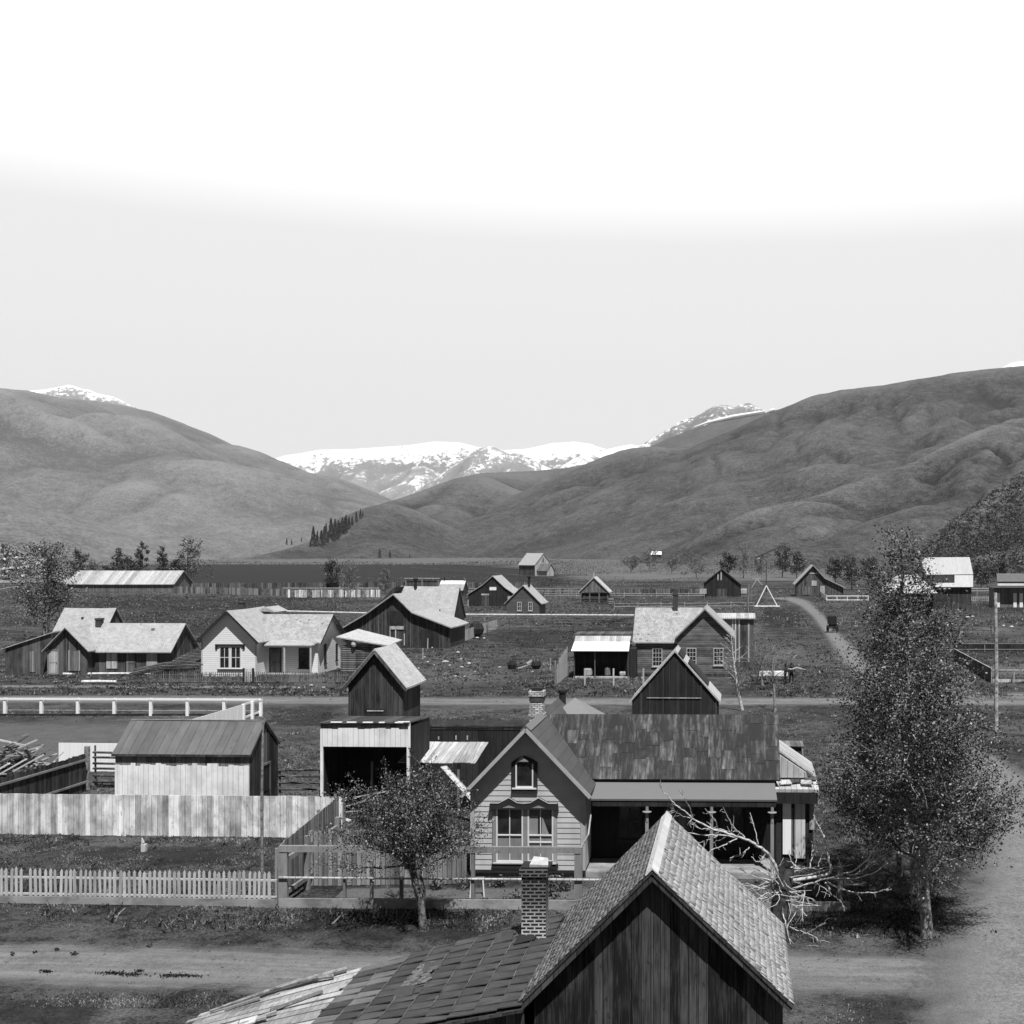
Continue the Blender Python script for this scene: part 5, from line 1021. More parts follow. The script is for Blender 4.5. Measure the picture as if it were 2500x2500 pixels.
t = house('house', 'low house with hipped dappled roof half hidden by the tall leafy tree', 'house', 2225, 205.0); Y = 205
def Rg(u, v, Y_): p = W(u, v, Y_); return (p.x - XU(2225, Y), p.y - Y, p.z)
m = MB(); a, b, c, d = Rg(2165, 1448, 203), Rg(2290, 1448, 203), Rg(2238, 1403, 208), Rg(2190, 1403, 208); e_, f_ = (b[0], 11, b[2]), (a[0], 11, a[2]); m.add([a, b, c, d, e_, f_], [(0, 1, 2, 3), (1, 4, 2), (4, 5, 3, 2), (5, 0, 3), (5, 4, 1, 0)]); m.build('roof', 'sh_light', t)
m = MB(); m.box(a[0] + .5, b[0] - .5, .2, 8, 0, a[2] - .01); m.build('wall', 'black', t); m = MB(); m.box(b[0] - 2.6, b[0] - 1.6, .0, .19, 0, 2.6); m.build('door', 'dark2', t)
t = house('house', 'white fronted cottage with dull two tone roof cut by the right edge', 'house', 2490, 240.0); Y = 240; w = 5.0
m = MB(); m.box(-w, w + 3, 1.5, 7, 0, 4.2); m.build('wall', 'mid', t)
def Rh(u, v, Y_): p = W(u, v, Y_); return (p.x - XU(2490, Y), p.y - Y, p.z)
m = MB(); m.slab([Rh(2435, 1420, 240), Rh(2590, 1420, 240), Rh(2590, 1400, 243), Rh(2432, 1400, 243)], .12); ro = m.build('roof', 'sh_gr', t)
m = MB(); m.slab([Rh(2436, 1430, 239.6), Rh(2590, 1430, 239.6), Rh(2590, 1421, 240.5), Rh(2436, 1421, 240.5)], .1); m.build('porch_roof', 'sh_pale', ro)
for u in (2441, 2482, 2497): x = XU(u, 240) - XU(2490, 240); m = MB(); m.box(x - .35, x + .35, 1.3, 1.49, 0, 3.0); m.build('wall_panel', 'white', t)
m = MB(); m.box(-1.2, .4, 1.25, 1.49 - .01, .2, 3.1); m.build('door', 'black', t) if False else None
t = house('long_shed', 'very long low shed with pale board roof in the field at the far left', 'shed', 295, 333.0); Y = 333; w = 15.8
body(t, [(0, 2.5), (5.5, 6.1), (11, 2.5)], -w, w, 'x', 'mid', 'plankroof2', oe=.5, og=.5, th=.15)
t = house('log_hut', 'tiny bright roofed cabin far off at the foot of the right hills', 'cabin', 1602, 720.0); m = MB(); m.box(-3, 3, 0, 4, 0, 3.0); m.build('wall', 'dark', t); m = MB(); m.slab([(-3.5, -.5, 2.9), (3.5, -.5, 2.9), (3.2, 2.5, 5.0), (-3.2, 2.5, 5.0)], .2); m.slab([(-3.2, 2.52, 5.0), (3.2, 2.52, 5.0), (3.5, 4.5, 3.2), (-3.5, 4.5, 3.2)], .2); m.build('roof', 'white', t); t.location.z = 7.0
# ================================================================== FENCES, POLES
def ground_pts(p, q, n): return [((p[0] + (q[0] - p[0]) * i / n), (p[1] + (q[1] - p[1]) * i / n)) for i in range(n + 1)]
def board_fence(label, p, q, h, mat, bw=.24, var=.05, th=.025, rails=True, name='board_fence', back=1, skew=0, gap=.006, group=None, cap=None, pmiss=0.0, hf=None):
    L = math.dist(p, q); t = thing(name, label, 'fence', p[0], p[1], math.atan2(q[1] - p[1], q[0] - p[0]), group)
    m = MB(); x = 0
    while x < L - .02:
        w = bw * rnd.uniform(.75, 1.25); x2 = min(x + w, L); hh = (hf(x / L) if hf else h) + rnd.uniform(-var, var)
        if rnd.random() >= pmiss: m.box(x, x2 - gap, -th - rnd.random() * .012, 0, rnd.uniform(0, .03), hh, rnd.random())
        x = x2
    m.build('boards', mat, t)
    if rails:
        for z in (.45, h - .35): m = MB(); m.box(0, L, .002, .06, z, z + .1) if back > 0 else m.box(0, L, -th - .08, -th - .02, z, z + .1); m.build('rail', 'rail', t)
    n = max(1, round(L / 2.6))
    for i in range(n + 1): x = L * i / n; m = MB(); m.box(x - .05, x + .05, .062, .16, 0, h - .1); m.build('post', 'rail', t)
    if cap: m = MB(); m.box(0, L, -.05, .05, h + .01, h + .05); m.build('cap_rail', cap, t)
    return t
def rail_fence(label, p, q, h, rails, mat='rail', step=2.6, pw=.1, rw=.08, group=None, name='rail_fence', wob=.04, round_=True, z0=0, posts=True, over=.25):
    L = math.dist(p, q); t = thing(name, label, 'fence', p[0], p[1], math.atan2(q[1] - p[1], q[0] - p[0]), group, z0); n = max(1, round(L / step))
    for i in range(n + 1):
        if not posts: break
        x = L * i / n; m = MB(); a = rnd.uniform(-wob, wob)
        if round_: m.tube([(x, 0, 0), (x + a, 0, h + over)], [pw * .6, pw * .5], 6, rnd.random())
        else: m.box(x - pw / 2, x + pw / 2, -pw / 2, pw / 2, 0, h)
        m.build('post', mat, t)
    for z in rails:
        m = MB(); 
        if round_:
            for i in range(n): m.tube([(L * i / n - .1, -.07, z + rnd.uniform(-wob, wob)), (L * (i + 1) / n + .1, -.07, z + rnd.uniform(-wob, wob))], rw / 2, 5, rnd.random())
        else: m.box(-pw / 2, L + pw / 2, -pw / 2 - .04, -pw / 2 - .002, z - rw / 2, z + rw / 2)
        m.build('rail', mat, t)
    return t
def picket_fence(label, p, q, h, step, pw, mat='picket', base=.28, post=True, railmat=None, boardmat='baseboard'):
    L = math.dist(p, q); t = thing('picket_fence', label, 'fence', p[0], p[1], math.atan2(q[1] - p[1], q[0] - p[0]))
    m = MB(); n = int(L / step)
    for i in range(n):
        x = (i + .5) * step + rnd.uniform(-.012, .012); w = pw * rnd.uniform(.85, 1.15); hh = h + rnd.gauss(0, .018) + .015 * math.sin(x * .7); j = rnd.gauss(0, .014)
        if rnd.random() < .012: continue
        m.prism([(x - w / 2, base), (x - w / 2 + j, hh - pw * .9), (x + j, hh), (x + w / 2 + j, hh - pw * .9), (x + w / 2, base)], -.06, -.04, 'y', rnd.random())
    m.build('pickets', mat, t)
    for z in (base + .03, h - .34): m = MB(); m.box(0, L, -.038, .02, z, z + .06); m.build('rail', railmat or mat, t)
    if base > .1:
        m = MB(); x = 0
        while x < L: x2 = min(x + rnd.uniform(3, 4.5), L); m.box(x, x2 - .01, -.075, -.04, rnd.uniform(0, .03), base - .01, rnd.random()); x = x2
        m.build('skirt_board', boardmat, t)
    k = max(1, round(L / 2.5))
    if post:
        for i in range(k): x = L * i / k + .4; m = MB(); m.box(x - .05, x + .05, .022, .11, 0, h - .15); m.build('post', 'rail', t)
    return t
YF = 38.0
picket_fence('pointed picket fence with skirt board along the near street, left side', (-26.5, YF + .55), (XU(676, YF), YF), 1.21, .172, .092)
# yard frame fence in front of the grey house
t = thing('yard_fence', 'heavy two rail yard fence with thick top beam in front of the grey house', 'fence', XU(684, YF), YF, R(-1.2)); L = XU(1420, YF) - XU(684, YF)
for u, wdt, h in ((692, .3, 2.06), (1157, .12, 2.02), (1414, .26, 2.02), (843, .07, 1.0), (909, .09, 1.6), (982, .1, 1.05)): x = XU(u, YF) - XU(684, YF); m = MB(); m.box(x - wdt / 2, x + wdt / 2, -.08, .08, 0, h, rnd.random()); m.build('post', 'rail', t)
m = MB(); m.box(0, L, -.1, .02, 1.88, 2.09); m.build('top_beam', 'rail', t)
m = MB(); m.tube([(0, -.12, 1.03), (L * .5, -.12, 1.02), (L + 2.9, -.12, 1.02)], .035, 6); m.build('lower_rail', 'light', t)
m = MB(); m.box(0, L + 9, -.1, -.04, .0, .32); m.build('skirt_board', 'baseboard', t)
m = MB(); m.tube([(L + .0, -.05, 2.05), (L + .25, -.0, 2.5), (L + .3, .3, 3.1)], [.03, .03, .025], 6); m.build('hooked_pole', 'light', t)
m = MB(); m.box(L + 8.6, L + 8.75, -.08, .08, 0, 1.6); m.build('post', 'rail', t)
board_fence('pale weathered board fence between the two left yards', (-34, 47.9), (XU(838, 47.1), 47.1), 1.74, 'fence_pale', .27, .012)
t = board_fence('board fence running back from the end of the near picket fence', (XU(684, 38.4), 38.4), (-14.95, 47.0), 1.98, 'midf', .17, .02, back=1, hf=lambda s: 2.02 - .25 * s)
board_fence('tight board fence behind the leafy tree beside the grey house', (-13.9, 40.4), (MX - 2.15, 40.6), 1.98, 'midf', .15, .03)
# side frame in the corner of the yard
t = thing('side_frame', 'slanting timber rail frame at the corner of the picket fence', 'frame', XU(700, 38.3), 38.3, R(86)); m = MB(); m.box(0, 4.6, -.05, .05, 1.45, 1.62); m.box(0, 4.6, -.05, .05, .35, .5); m.build('rails', 'rail', t)
for x in (1.7, 4.5): m = MB(); m.box(x - .08, x + .08, -.09, .09, 0, 1.9); m.build('post', 'rail', t)
# slat fence and lumber pile left
board_fence('dark slat fence running back beside the lumber pile', (-31.2, 48.6), (-30.5, 56.2), 1.9, 'dark', .16, .06, back=-1)
t = thing('lumber_pile', 'jumbled heap of broken lumber at the left edge', 'lumber pile', -33.0, 55.0, 0); 
for k in range(330):
    a = rnd.uniform(0, math.pi); r = rnd.random(); cx = rnd.uniform(-4.8, .9); cy = rnd.uniform(-2.6, 3); top = 3.1 * max(.1, 1 - abs(cx + .8) / 4.4) * max(.2, 1 - abs(cy) / 4)
    cz = rnd.uniform(.15, 1.0) ** .6 * top; ln = rnd.uniform(.6, 1.5 if cx < -.6 else .8); ang = rnd.gauss(.3, .7); dz = rnd.gauss(.12, .35) * ln
    m = MB() if k % 11 == 0 else m
    m.beam((cx - math.cos(ang) * ln, cy - math.sin(ang) * ln, max(.05, cz - dz)), (cx + math.cos(ang) * ln, cy + math.sin(ang) * ln, max(.1, cz + dz)), rnd.uniform(.08, .2), rnd.uniform(.03, .08), rnd.uniform(-.3, 1.3))
    if k % 11 == 10 or k == 329: m.build('timbers', 'lumber', t)
m = MB()
for k in range(3): m.beam((-1.2 + k * 1.1, -2.2, .9 + .4 * k), (.6 + k * .8, -1.9, 2.0 + .2 * k), .24, .07, .9 - .3 * k)
m.build('big_beams', 'planks', t)
rail_fence('dark corral rails between the gate post and the whitewashed shed', (-30.5, 57.2), (-26.9, 56.9), 1.9, (.3, .62, .95, 1.25, 1.55, 1.8), 'dark2', step=3.6, rw=.12)
m = MB(); m.tube([(XU(212, 56.6), 56.6, 0), (XU(213, 56.6), 56.6, 2.2)], [.16, .14], 8); tag(m.build('gate_post', 'bark_grey'), 'stout knobbly gate post next to the lumber pile', 'post')
rail_fence('dark gate rails with a diagonal brace right of the whitewashed shed', (XU(684, 52.5), 52.5), (XU(782, 52.5), 52.5), 1.9, (.3, .6, .9, 1.2, 1.5, 1.8), 'dark2', step=2, rw=.1)
m = MB(); m.beam((XU(684, 52.2), 52.3, 1.7), (XU(780, 52.2), 52.3, .95), .04, .1); tag(m.build('gate_brace', 'mid'), 'diagonal board across the rails right of the whitewashed shed', 'brace')
# white fences
rail_fence('long white painted rail fence along the lane on the left', (-56, 82.6), (XU(637, 82), 82.0), 1.28, (1.22,), 'white', step=2.6, pw=.2, rw=.15, round_=False)
rail_fence('thin lower wire rail of the white fence', (-56, 82.7), (XU(637, 82.1), 82.1), .42, (.38,), 'light', step=30, pw=.03, rw=.035, round_=False, posts=False)
m = MB(); m.box(-56, XU(637, 82), 82.15, 82.35, 0, .14); tag(m.build('kerb_log', 'black'), 'dark log lying under the long white rail fence', 'log')
rail_fence('white painted rails closing the corner of the left paddock', (XU(637, 82), 82.0), (XU(595, 79), 79.0), 1.28, (1.22, .3), 'white', step=1.6, pw=.18, rw=.14, round_=False)
board_fence('white board fence running forward from the paddock corner', (XU(470, 72), 71.6), (XU(594, 79), 78.8), 1.28, 'white', .3, .0)
board_fence('short white board fence behind the corral rails', (-34.8, 61.5), (-31.4, 61.3), 1.55, 'white', .3, .0)
board_fence('slanting white board fence behind the left end of the whitewashed shed', (-31.3, 61.3), (-30.2, 63.4), 1.6, 'white', .3, .0)
# village fences
picket_fence('small picket fence before the white cottage', G(362, 1667), G(850, 1668), 1.05, .19, .07, 'mid', .08, True)
g0, g1 = G(597, 1667), G(620, 1667)
t = thing('garden_gate', 'little picket gate with dark posts before the white cottage', 'gate', g0[0], g0[1] - .15, 0)
for x in (0, g1[0] - g0[0]): m = MB(); m.box(x - .09, x + .09, -.09, .0, 0, 1.35); m.build('post', 'trim_dark', t)
m = MB(); 
for k in range(6): m.box(.1 + k * .12, .16 + k * .12, -.05, -.02, .1, 1.3, rnd.random())
m.box(.1, .85, -.02, .0, .35, .42); m.box(.1, .85, -.02, .0, .95, 1.02); m.build('gate_leaf', 'trim_light', t)
rail_fence('long pole fence crossing the middle distance, left part', G(700, 1514), G(912, 1520), 1.55, (.4, .7, 1.0, 1.3), 'mid', step=3.5, rw=.09)
m = MB(); a = W(700, 1492, 185); b = W(912, 1497, 185); m.tube([a, b], .12, 6); tag(m.build('top_pole', 'log'), 'pale peeled pole along the top of the left pole fence', 'pole')
rail_fence('long pole fence crossing the middle distance, right part', G(1106, 1524), G(1548, 1526), 1.5, (.35, .6, .85, 1.1, 1.3), 'mid', step=3.5, rw=.1)
m = MB(); a = W(1106, 1500, 183); b = W(1548, 1502, 183); m.tube([a, b], .12, 6); tag(m.build('top_pole', 'log'), 'pale peeled pole along the top of the right pole fence', 'pole')
board_fence('light board fence slanting up from the flared roof barn', G(1095, 1580), G(1160, 1556), 1.5, 'light', .2, .03)
board_fence('short light board fence continuing the slanting one', G(1166, 1552), G(1213, 1535), 1.4, 'light', .2, .03)
m = MB(); p = G(1163, 1556); m.lathe(p[0], p[1], [(.3, 0), (.9, .5), (1.1, 1.2), (.8, 1.9), (.2, 2.3)], 10); tag(m.build('bush', 'black'), 'round dark bush in the gap of the slanting board fence', 'bush')
board_fence('grey board fence along the near edge of the ploughed field', G(424, 1448), G(700, 1455), 1.9, 'fieldf', .55, .12, group=None, pmiss=.1)
board_fence('brighter gapped board fence continuing towards the bare trees', G(700, 1459), G(930, 1458), 2.0, 'fieldf2', .5, .1, pmiss=.3)
board_fence('rear dark board fence skirting the ploughed field', G(424, 1438), G(1300, 1436), 1.9, 'fieldd', .6, .15, pmiss=.08)
m = MB(); a = W(690, 1436, 300); b = W(925, 1436, 300); m.tube([a, b], .1, 5); tag(m.build('fence_pole', 'light'), 'straight pale pole topping the gapped board fence', 'pole')
rail_fence('wire and stake fence slanting across the rough pasture', G(690, 1500), G(870, 1468), 1.5, (.5, .9, 1.3), 'mid', step=3.2, rw=.05)
rail_fence('three rail fence behind the woodshed', G(1330, 1463), G(1720, 1463), 1.6, (.5, .95, 1.4), 'light', step=4, rw=.12)
rail_fence('rail fence before the woodshed and the black barn', G(1310, 1474), G(1812, 1474), 1.6, (.4, .8, 1.2, 1.5), 'mid', step=3.5, rw=.12)
rail_fence('pale board fence behind the grey gabled house', G(1140, 1452), G(1480, 1452), 1.9, (1.0, 1.75), 'light', step=6, rw=.14)
board_fence('dark paling fence around the far field, right part', G(1260, 1452), G(1730, 1450), 1.5, 'fieldd', .5, .15, pmiss=.25)
rail_fence('long stake fence sloping over the far dark field', G(1000, 1392), G(1480, 1432), 2.0, (.8, 1.8), 'mid', step=7, rw=.15)
t = rail_fence('white rail enclosure beside the upper road', G(2018, 1467), G(2120, 1467), 1.25, (1.2, .25), 'white', step=2.8, rw=.2, pw=.15, round_=False)
board_fence('short white board fence at the corner of the upper road', G(2000, 1454), G(2019, 1467), 1.35, 'white', .3, .0)
rail_fence('stout double rail fence below the white roofed barn', G(2292, 1454), G(2432, 1454), 2.0, (1.3, 1.9), 'light', step=6, rw=.2, round_=False)
picket_fence('grey low fence below the double rails on the right', G(2284, 1467), G(2428, 1467), 1.2, .5, .12, 'light', .05, False)
rail_fence('white hitching rail before the right edge cottage', G(2432, 1463), G(2470, 1463), 1.3, (1.25,), 'white', step=4, rw=.12, pw=.1, round_=False)
rail_fence('row of leaning stakes in the right hand field', G(2325, 1492), G(2424, 1512), 1.6, (), 'mid', step=.9, pw=.09)
rail_fence('dark two rail fence crossing the right hand pasture', G(2296, 1591), G(2620, 1591), 1.05, (.98, .28), 'rail', step=6.3, rw=.09, round_=False)
board_fence('dark boards behind the two rail fence on the right', G(2330, 1590), G(2620, 1590), .95, 'black', .4, .02)
rail_fence('light framed rail fence at the right edge beside the tall pole', G(2421, 1667), G(2640, 1668), 1.25, (1.18,), 'light', step=2.1, rw=.09, pw=.1, round_=False)
board_fence('pale skirt board of the right edge rail fence', G(2421, 1666), G(2640, 1667), .34, 'light', 2.5, .0, rails=False)
board_fence('dark board fence slanting down to the right edge rail fence', G(2329, 1612), G(2421, 1666), 1.25, 'dark', .3, .02, cap='light')
g_a, g_b = G(1359, 1672), G(1385, 1650)
board_fence('leaning pale palings left of the open lean-to', g_a, g_b, 2.3, 'light', .14, .3, rails=False, hf=lambda s: 1.7 + 1.0 * s, gap=.05)
for u, l in ((1428, 'short fence post before the open lean-to, left one'), (1498, 'short fence post before the middle of the open lean-to'), (1571, 'short fence post before the window of the dark clapboard house')):
    p = G(u, 1673); m = MB(); m.box(-.07, .07, -.07, .07, 0, 1.5); o = m.build('fence_post', 'light'); o.location = (p[0], p[1], 0); tag(o, l, 'post')
for k, (u, v) in enumerate(((1113, 1574), (1032, 1610), (1343, 1637), (1044, 1583))):
    p = G(u, v); m = MB(); m.tube([(0, 0, 0), (.03, 0, 1.25)], [.07, .06], 6); o = m.build('stake', 'light'); o.location = (p[0], p[1], 0); tag(o, ('pale stake at the right corner of the flared roof barn', 'pale stake standing in the rubble left of the dark bush', 'pale stake in the rough ground left of the leaning palings', 'pale stake before the big door of the flared roof barn')[k], 'stake')
rail_fence('rail fence running toward the town from the ploughed field', G(930, 1470), G(1140, 1500), 1.4, (.5, .9, 1.3), 'mid', step=4, rw=.1)
rail_fence('low rails between the flared roof barn and the pole fence', G(1000, 1531), G(1090, 1531), 1.2, (.5, .9, 1.15), 'mid', step=3, rw=.1)
rail_fence('broken rail line across the lots right of the dark bush', G(1190, 1548), G(1400, 1546), 1.1, (.5, 1.0), 'dark2', step=3.5, rw=.1, wob=.12)
rail_fence('light rails below the black barn', G(1500, 1488), G(1840, 1486), 1.3, (.6, 1.2), 'light', step=4.5, rw=.1, wob=.1)
rail_fence('rail fence climbing behind the patched plank barn', G(1880, 1440), G(1950, 1446), 1.5, (.6, 1.3), 'mid', step=4, rw=.14)
rail_fence('dark low rails in the pasture left of the tall pole', G(2250, 1545), G(2420, 1548), 1.2, (.5, 1.1), 'dark2', step=4, rw=.1, wob=.08)
rail_fence('rails at the far left edge of the dark pasture', G(-60, 1462), G(66, 1440), 1.7, (.7, 1.5), 'light', step=6, rw=.16)
# poles
p = G(2432, 1786); m = MB(); m.tube([(0, 0, 0), (.02, 0, 4.5), (-.06, 0, ZV(1447, p[1]))], [.15, .13, .12], 8); o = m.build('tall_pole', 'pole'); o.location = (p[0], p[1], 0); tag(o, 'tall bare weathered pole standing by the right edge', 'pole')
Y = 38.9; m = MB(); x = XU(640, Y); m.tube([(x + .02, Y, 0), (x - .02, Y, 3), (x + .03, Y, ZV(1762, Y))], [.055, .05, .035], 7); tag(m.build('thin_pole', 'bark_grey'), 'slim pole rising behind the picket fence before the whitewashed shed', 'pole')
m = MB(); p = G(352, 2079); m.box(-.09, .09, -.09, .09, 0, .3); m.prism([(-.09, .301), (-.09, .55), (0, .35)], -.05, .05); o = m.build('stump', 'planks'); o.location = (p[0], p[1], 0); tag(o, 'splintered pale stump in the dark grass behind the picket fence', 'stump')
# sawhorse in yard
t = thing('sawhorse', 'spindly white sawhorse on the raked yard before the grey house', 'sawhorse', XU(1165, 39.2), 39.2, R(10)); m = MB(); m.beam((-.25, 0, .62), (.25, 0, .62), .07); m.build('beam', 'trim_mid', t)
for a, b in ((-.24, -.2), (-.22, .2), (.24, -.2), (.22, .2)): m = MB(); m.beam((a * .8, 0, .61), (a, b, 0), .045, .03); m.build('leg', 'trim_light', t)
# well sweep and frames
Y = 244.0; t = thing('well_sweep', 'white timber A-frame well sweep with its long pole raised', 'well sweep', XU(1871, Y), Y, 0)
zb = 0; m = MB(); m.beam((-2.2, 0, .1), (0, 0, 4.6), .35, .2); m.build('leg', 'white', t); m = MB(); m.beam((2.4, .02, .1), (0, .02, 4.6), .35, .2); m.build('leg', 'white', t); m = MB(); m.beam((-2.8, -.1, .12), (2.9, -.1, .12), .25, .3); m.build('sill', 'white', t)
m = MB(); m.tube([(0, .4, 3.2), (0, .4, ZV(1375, Y))], [.12, .08], 6); m.build('mast', 'bark_dark', t); m = MB(); a = W(1845, 1361, Y); b = W(1927, 1325, Y); m.tube([(a.x - XU(1871, Y), .4, a.z), (b.x - XU(1871, Y), .4, b.z)], [.16, .06], 6); m.build('sweep_pole', 'bark_dark', t)
m = MB(); m.beam((-2, .3, ZV(1362, Y) - .1), (-1.4, .3, ZV(1362, Y) - .1), .3); m.build('counterweight', 'light', t)
t = thing('swing_frame', 'light timber gallows frame left of the well sweep', 'frame', XU(1848, 262), 262, 0); m = MB(); m.beam((-1.2, 0, 3.6), (0, 0, 5.6), .15); m.beam((0, 0, 5.6), (1.6, 0, 3.8), .15); m.beam((-1.1, 0, 5.7), (1.3, 0, 5.7), .12); m.build('head', 'light', t); m = MB(); m.beam((1.2, 0, 5.6), (2.3, -.3, .2), .2); m.build('leg', 'mid', t); m = MB(); m.beam((-1.2, 0, 5.6), (-1.3, 0, 0), .12); m.build('leg', 'mid', t)
p = G(1827, 1503); m = MB(); m.tube([(0, 0, 0), (-.05, 0, 3), (.1, 0, ZV(1425, p[1]))], [.16, .13, .12], 7); o = m.build('rough_pole', 'bark_grey'); o.location = (p[0], p[1], 0); tag(o, 'rough pole with a pale top left of the well sweep', 'pole')
# logs before the weathered house
for (u0, u1, v, r, l) in ((155, 222, 1650, .17, 'thick pale log lying before the weathered house'), (222, 368, 1648, .12, 'long thin pale log beyond the thick one'), (200, 284, 1669, .16, 'pale peeled log lying nearest the lane, left')):
    a, b = G(u0, v), G(u1, v); m = MB(); m.tube([(a[0], a[1], r), ((a[0] + b[0]) / 2, (a[1] + b[1]) / 2 + .1, r * 1.05), (b[0], b[1], r)], [r, r, r * .8], 8); tag(m.build('log', 'log'), l, 'log')
# stacked pole heap by the white cottage
t = thing('pole_heap', 'heap of dark curved poles between the weathered house and the white cottage', 'pole heap', *G(425, 1650)); m = MB()
for k in range(16): m.tube([(-4 + rnd.uniform(0, 1), .6 * k - 2, .25 + .09 * k), (-1, .6 * k - 2, .8 + .1 * k), (3.2, .6 * k - 2.2, 1.0 + .1 * k)], [.07, .09, .08], 5, rnd.random())
m.build('poles', 'dark2', t)
# debris stones
deb = [(1165, 1558, .35), (1182, 1559, .3), (1087, 1617, .4), (1145, 1622, .45), (1126, 1610, .3), (1127, 1630, .3), (1044, 1617, .22), (1060, 1624, .18), (1055, 1582, .28), (1118, 1594, .4), (1112, 1652, .25), (1135, 1653, .22), (1037, 1605, .2), (1070, 1605, .2), (1220, 1630, .25), (1245, 1622, .3), (1302, 1625, .3), (1098, 1625, .2), (1160, 1640, .16), (1022, 1632, .2), (1300, 1640, .16), (2450, 1529, .5), (2470, 1532, .6), (2362, 1508, .5), (2375, 1506, .4), (760, 1674, .22), (730, 1680, .2), (790, 1679, .2), (1010, 1742, .2), (1140, 1770, .22)]
for k, (u, v, r) in enumerate(deb):
    r *= .62; p = G(u, v); m = MB(); rr = random.Random(k); pr = [(r * .6, 0), (r * rr.uniform(.9, 1.1), r * .25), (r * .8, r * .6), (r * .3, r * .8)]; m.lathe(0, 0, pr, 7, .5, (rr.uniform(.8, 1.5), rr.uniform(.7, 1.1)))
    o = m.build('stone', 'stone'); o.location = (p[0], p[1], 0); o.rotation_euler.z = rr.uniform(0, 3); tag(o, 'pale stone or scrap lying in the rough ground of the village lots', 'stone', 'pale stones strewn over the lots')
t = thing('scrap_heap', 'small scrap heap of tilted tubs and boards left of the leaning palings', 'scrap heap', *G(1272, 1634)); m = MB(); m.lathe(-.9, 0, [(.4, 0), (.5, .5), (.3, .9)], 8); m.build('tub', 'black', t); m = MB(); m.beam((-.3, 0, .1), (.9, 0, .5), .35, .06); m.build('board', 'planks', t); m = MB(); m.beam((.6, -.1, .6), (1.1, .1, .9), .2); m.build('board', 'light', t); m = MB(); m.lathe(1.5, .2, [(.3, 0), (.5, .4), (.4, .8)], 8); m.build('tub', 'black', t)
# wood trough and beams right of dark house
t = thing('trough', 'long white trough beside two men on the lane', 'trough', *G(1888, 1661)); m = MB(); m.box(-1.3, 1.3, -.35, .35, .45, .6); m.box(-1.3, 1.3, -.35, -.28, .6, .85); m.box(-1.3, 1.3, .28, .35, .6, .85); m.build('basin', 'white', t)
for x in (-1.1, 1.1): m = MB(); m.box(x - .06, x + .06, -.25, .25, 0, .449); m.build('leg', 'light', t)

# ================================================================== PEOPLE, HORSE, BUGGY
def skin_body(name, verts, edges, radii, mat, parent=None, root=0, **tags):
    me = bpy.data.meshes.new(name); me.from_pydata(verts, edges, []); me.update(); o = link(name, me, mat, parent, **tags)
    sm = o.modifiers.new('skin', 'SKIN'); ss = o.modifiers.new('sub', 'SUBSURF'); ss.levels = 2; ss.render_levels = 2
    for i, r in enumerate(radii): d = me.skin_vertices[0].data[i]; d.radius = (r, r); d.use_root = (i == root)
    return o
def person(label, u, v, h, pose, rz):
    p = G(u, v); s = h / 1.75
    # 0 pelvis 1 belly 2 chest 3 neck 4 head low 5 head top | arms | legs
    V = [(0, 0, .95), (0, -.02, 1.12), (0, .0, 1.35), (0, -.01, 1.5), (0, -.03, 1.6), (0, -.03, 1.7)]
    E = [(0, 1), (1, 2), (2, 3), (3, 4), (4, 5)]; Rr = [.15, .14, .16, .055, .09, .08]
    def chain(st, pts, rs):
        k = st
        for q, r in zip(pts, rs): V.append(q); Rr.append(r); E.append((k, len(V) - 1)); k = len(V) - 1
    chain(2, pose['la'], (.065, .05, .042, .04)); chain(2, pose['ra'], (.065, .05, .042, .04)); chain(0, pose['ll'], (.10, .07, .05, .045)); chain(0, pose['rl'], (.10, .07, .05, .045))
    t = thing('person', label, 'person', p[0], p[1], rz); b = skin_body('body', [tuple(c * s for c in q) for q in V], E, [r * s for r in Rr], 'cloth_dark', t)
    m = MB(); m.lathe(0, -.03 * s, [(.16 * s, 1.69 * s), (.165 * s, 1.70 * s), (.1 * s, 1.71 * s), (.09 * s, 1.82 * s), (.05 * s, 1.83 * s)], 12); m.build('hat', 'cloth_dark', t)
    m = MB(); m.lathe(0, -.07 * s, [(.03 * s, 1.52 * s), (.075 * s, 1.57 * s), (.085 * s, 1.63 * s), (.06 * s, 1.69 * s)], 10, .5, (.95, .9)); m.build('face', 'skin', t)
    return t
legs = dict(ll=[(.1, 0, .88), (.13, -.03, .5), (.14, .0, .1), (.14, -.14, .05)], rl=[(-.1, 0, .88), (-.13, .04, .5), (-.15, .08, .1), (-.15, -.06, .05)])
person('person in dark clothes and hat bending toward the white trough, left of two', 1917, 1672, 1.85, dict(la=[(.19, 0, 1.4), (.26, -.15, 1.15), (.2, -.38, 1.1), (.16, -.48, 1.1)], ra=[(-.19, 0, 1.4), (-.24, -.2, 1.15), (-.15, -.42, 1.12), (-.12, -.5, 1.1)], **legs), R(70))
person('person in dark clothes and hat holding a long pale branch, right of two', 1932, 1671, 1.85, dict(la=[(.19, 0, 1.4), (.3, -.05, 1.15), (.32, -.28, 1.12), (.32, -.36, 1.12)], ra=[(-.19, 0, 1.4), (-.27, -.1, 1.15), (-.1, -.3, 1.15), (-.05, -.36, 1.15)], **legs), R(-8))
m = MB(); p = G(1932, 1671); Yp = p[1] - .36; q = [W(1924, 1633, Yp), W(1934, 1634, Yp), W(1945, 1630, Yp), W(1958, 1633, Yp), W(1967, 1635, Yp)]; m.tube(q, [.05, .06, .06, .05, .02], 6); tag(m.build('branch', 'bark_white'), 'crooked pale branch held out by the right hand man', 'branch')
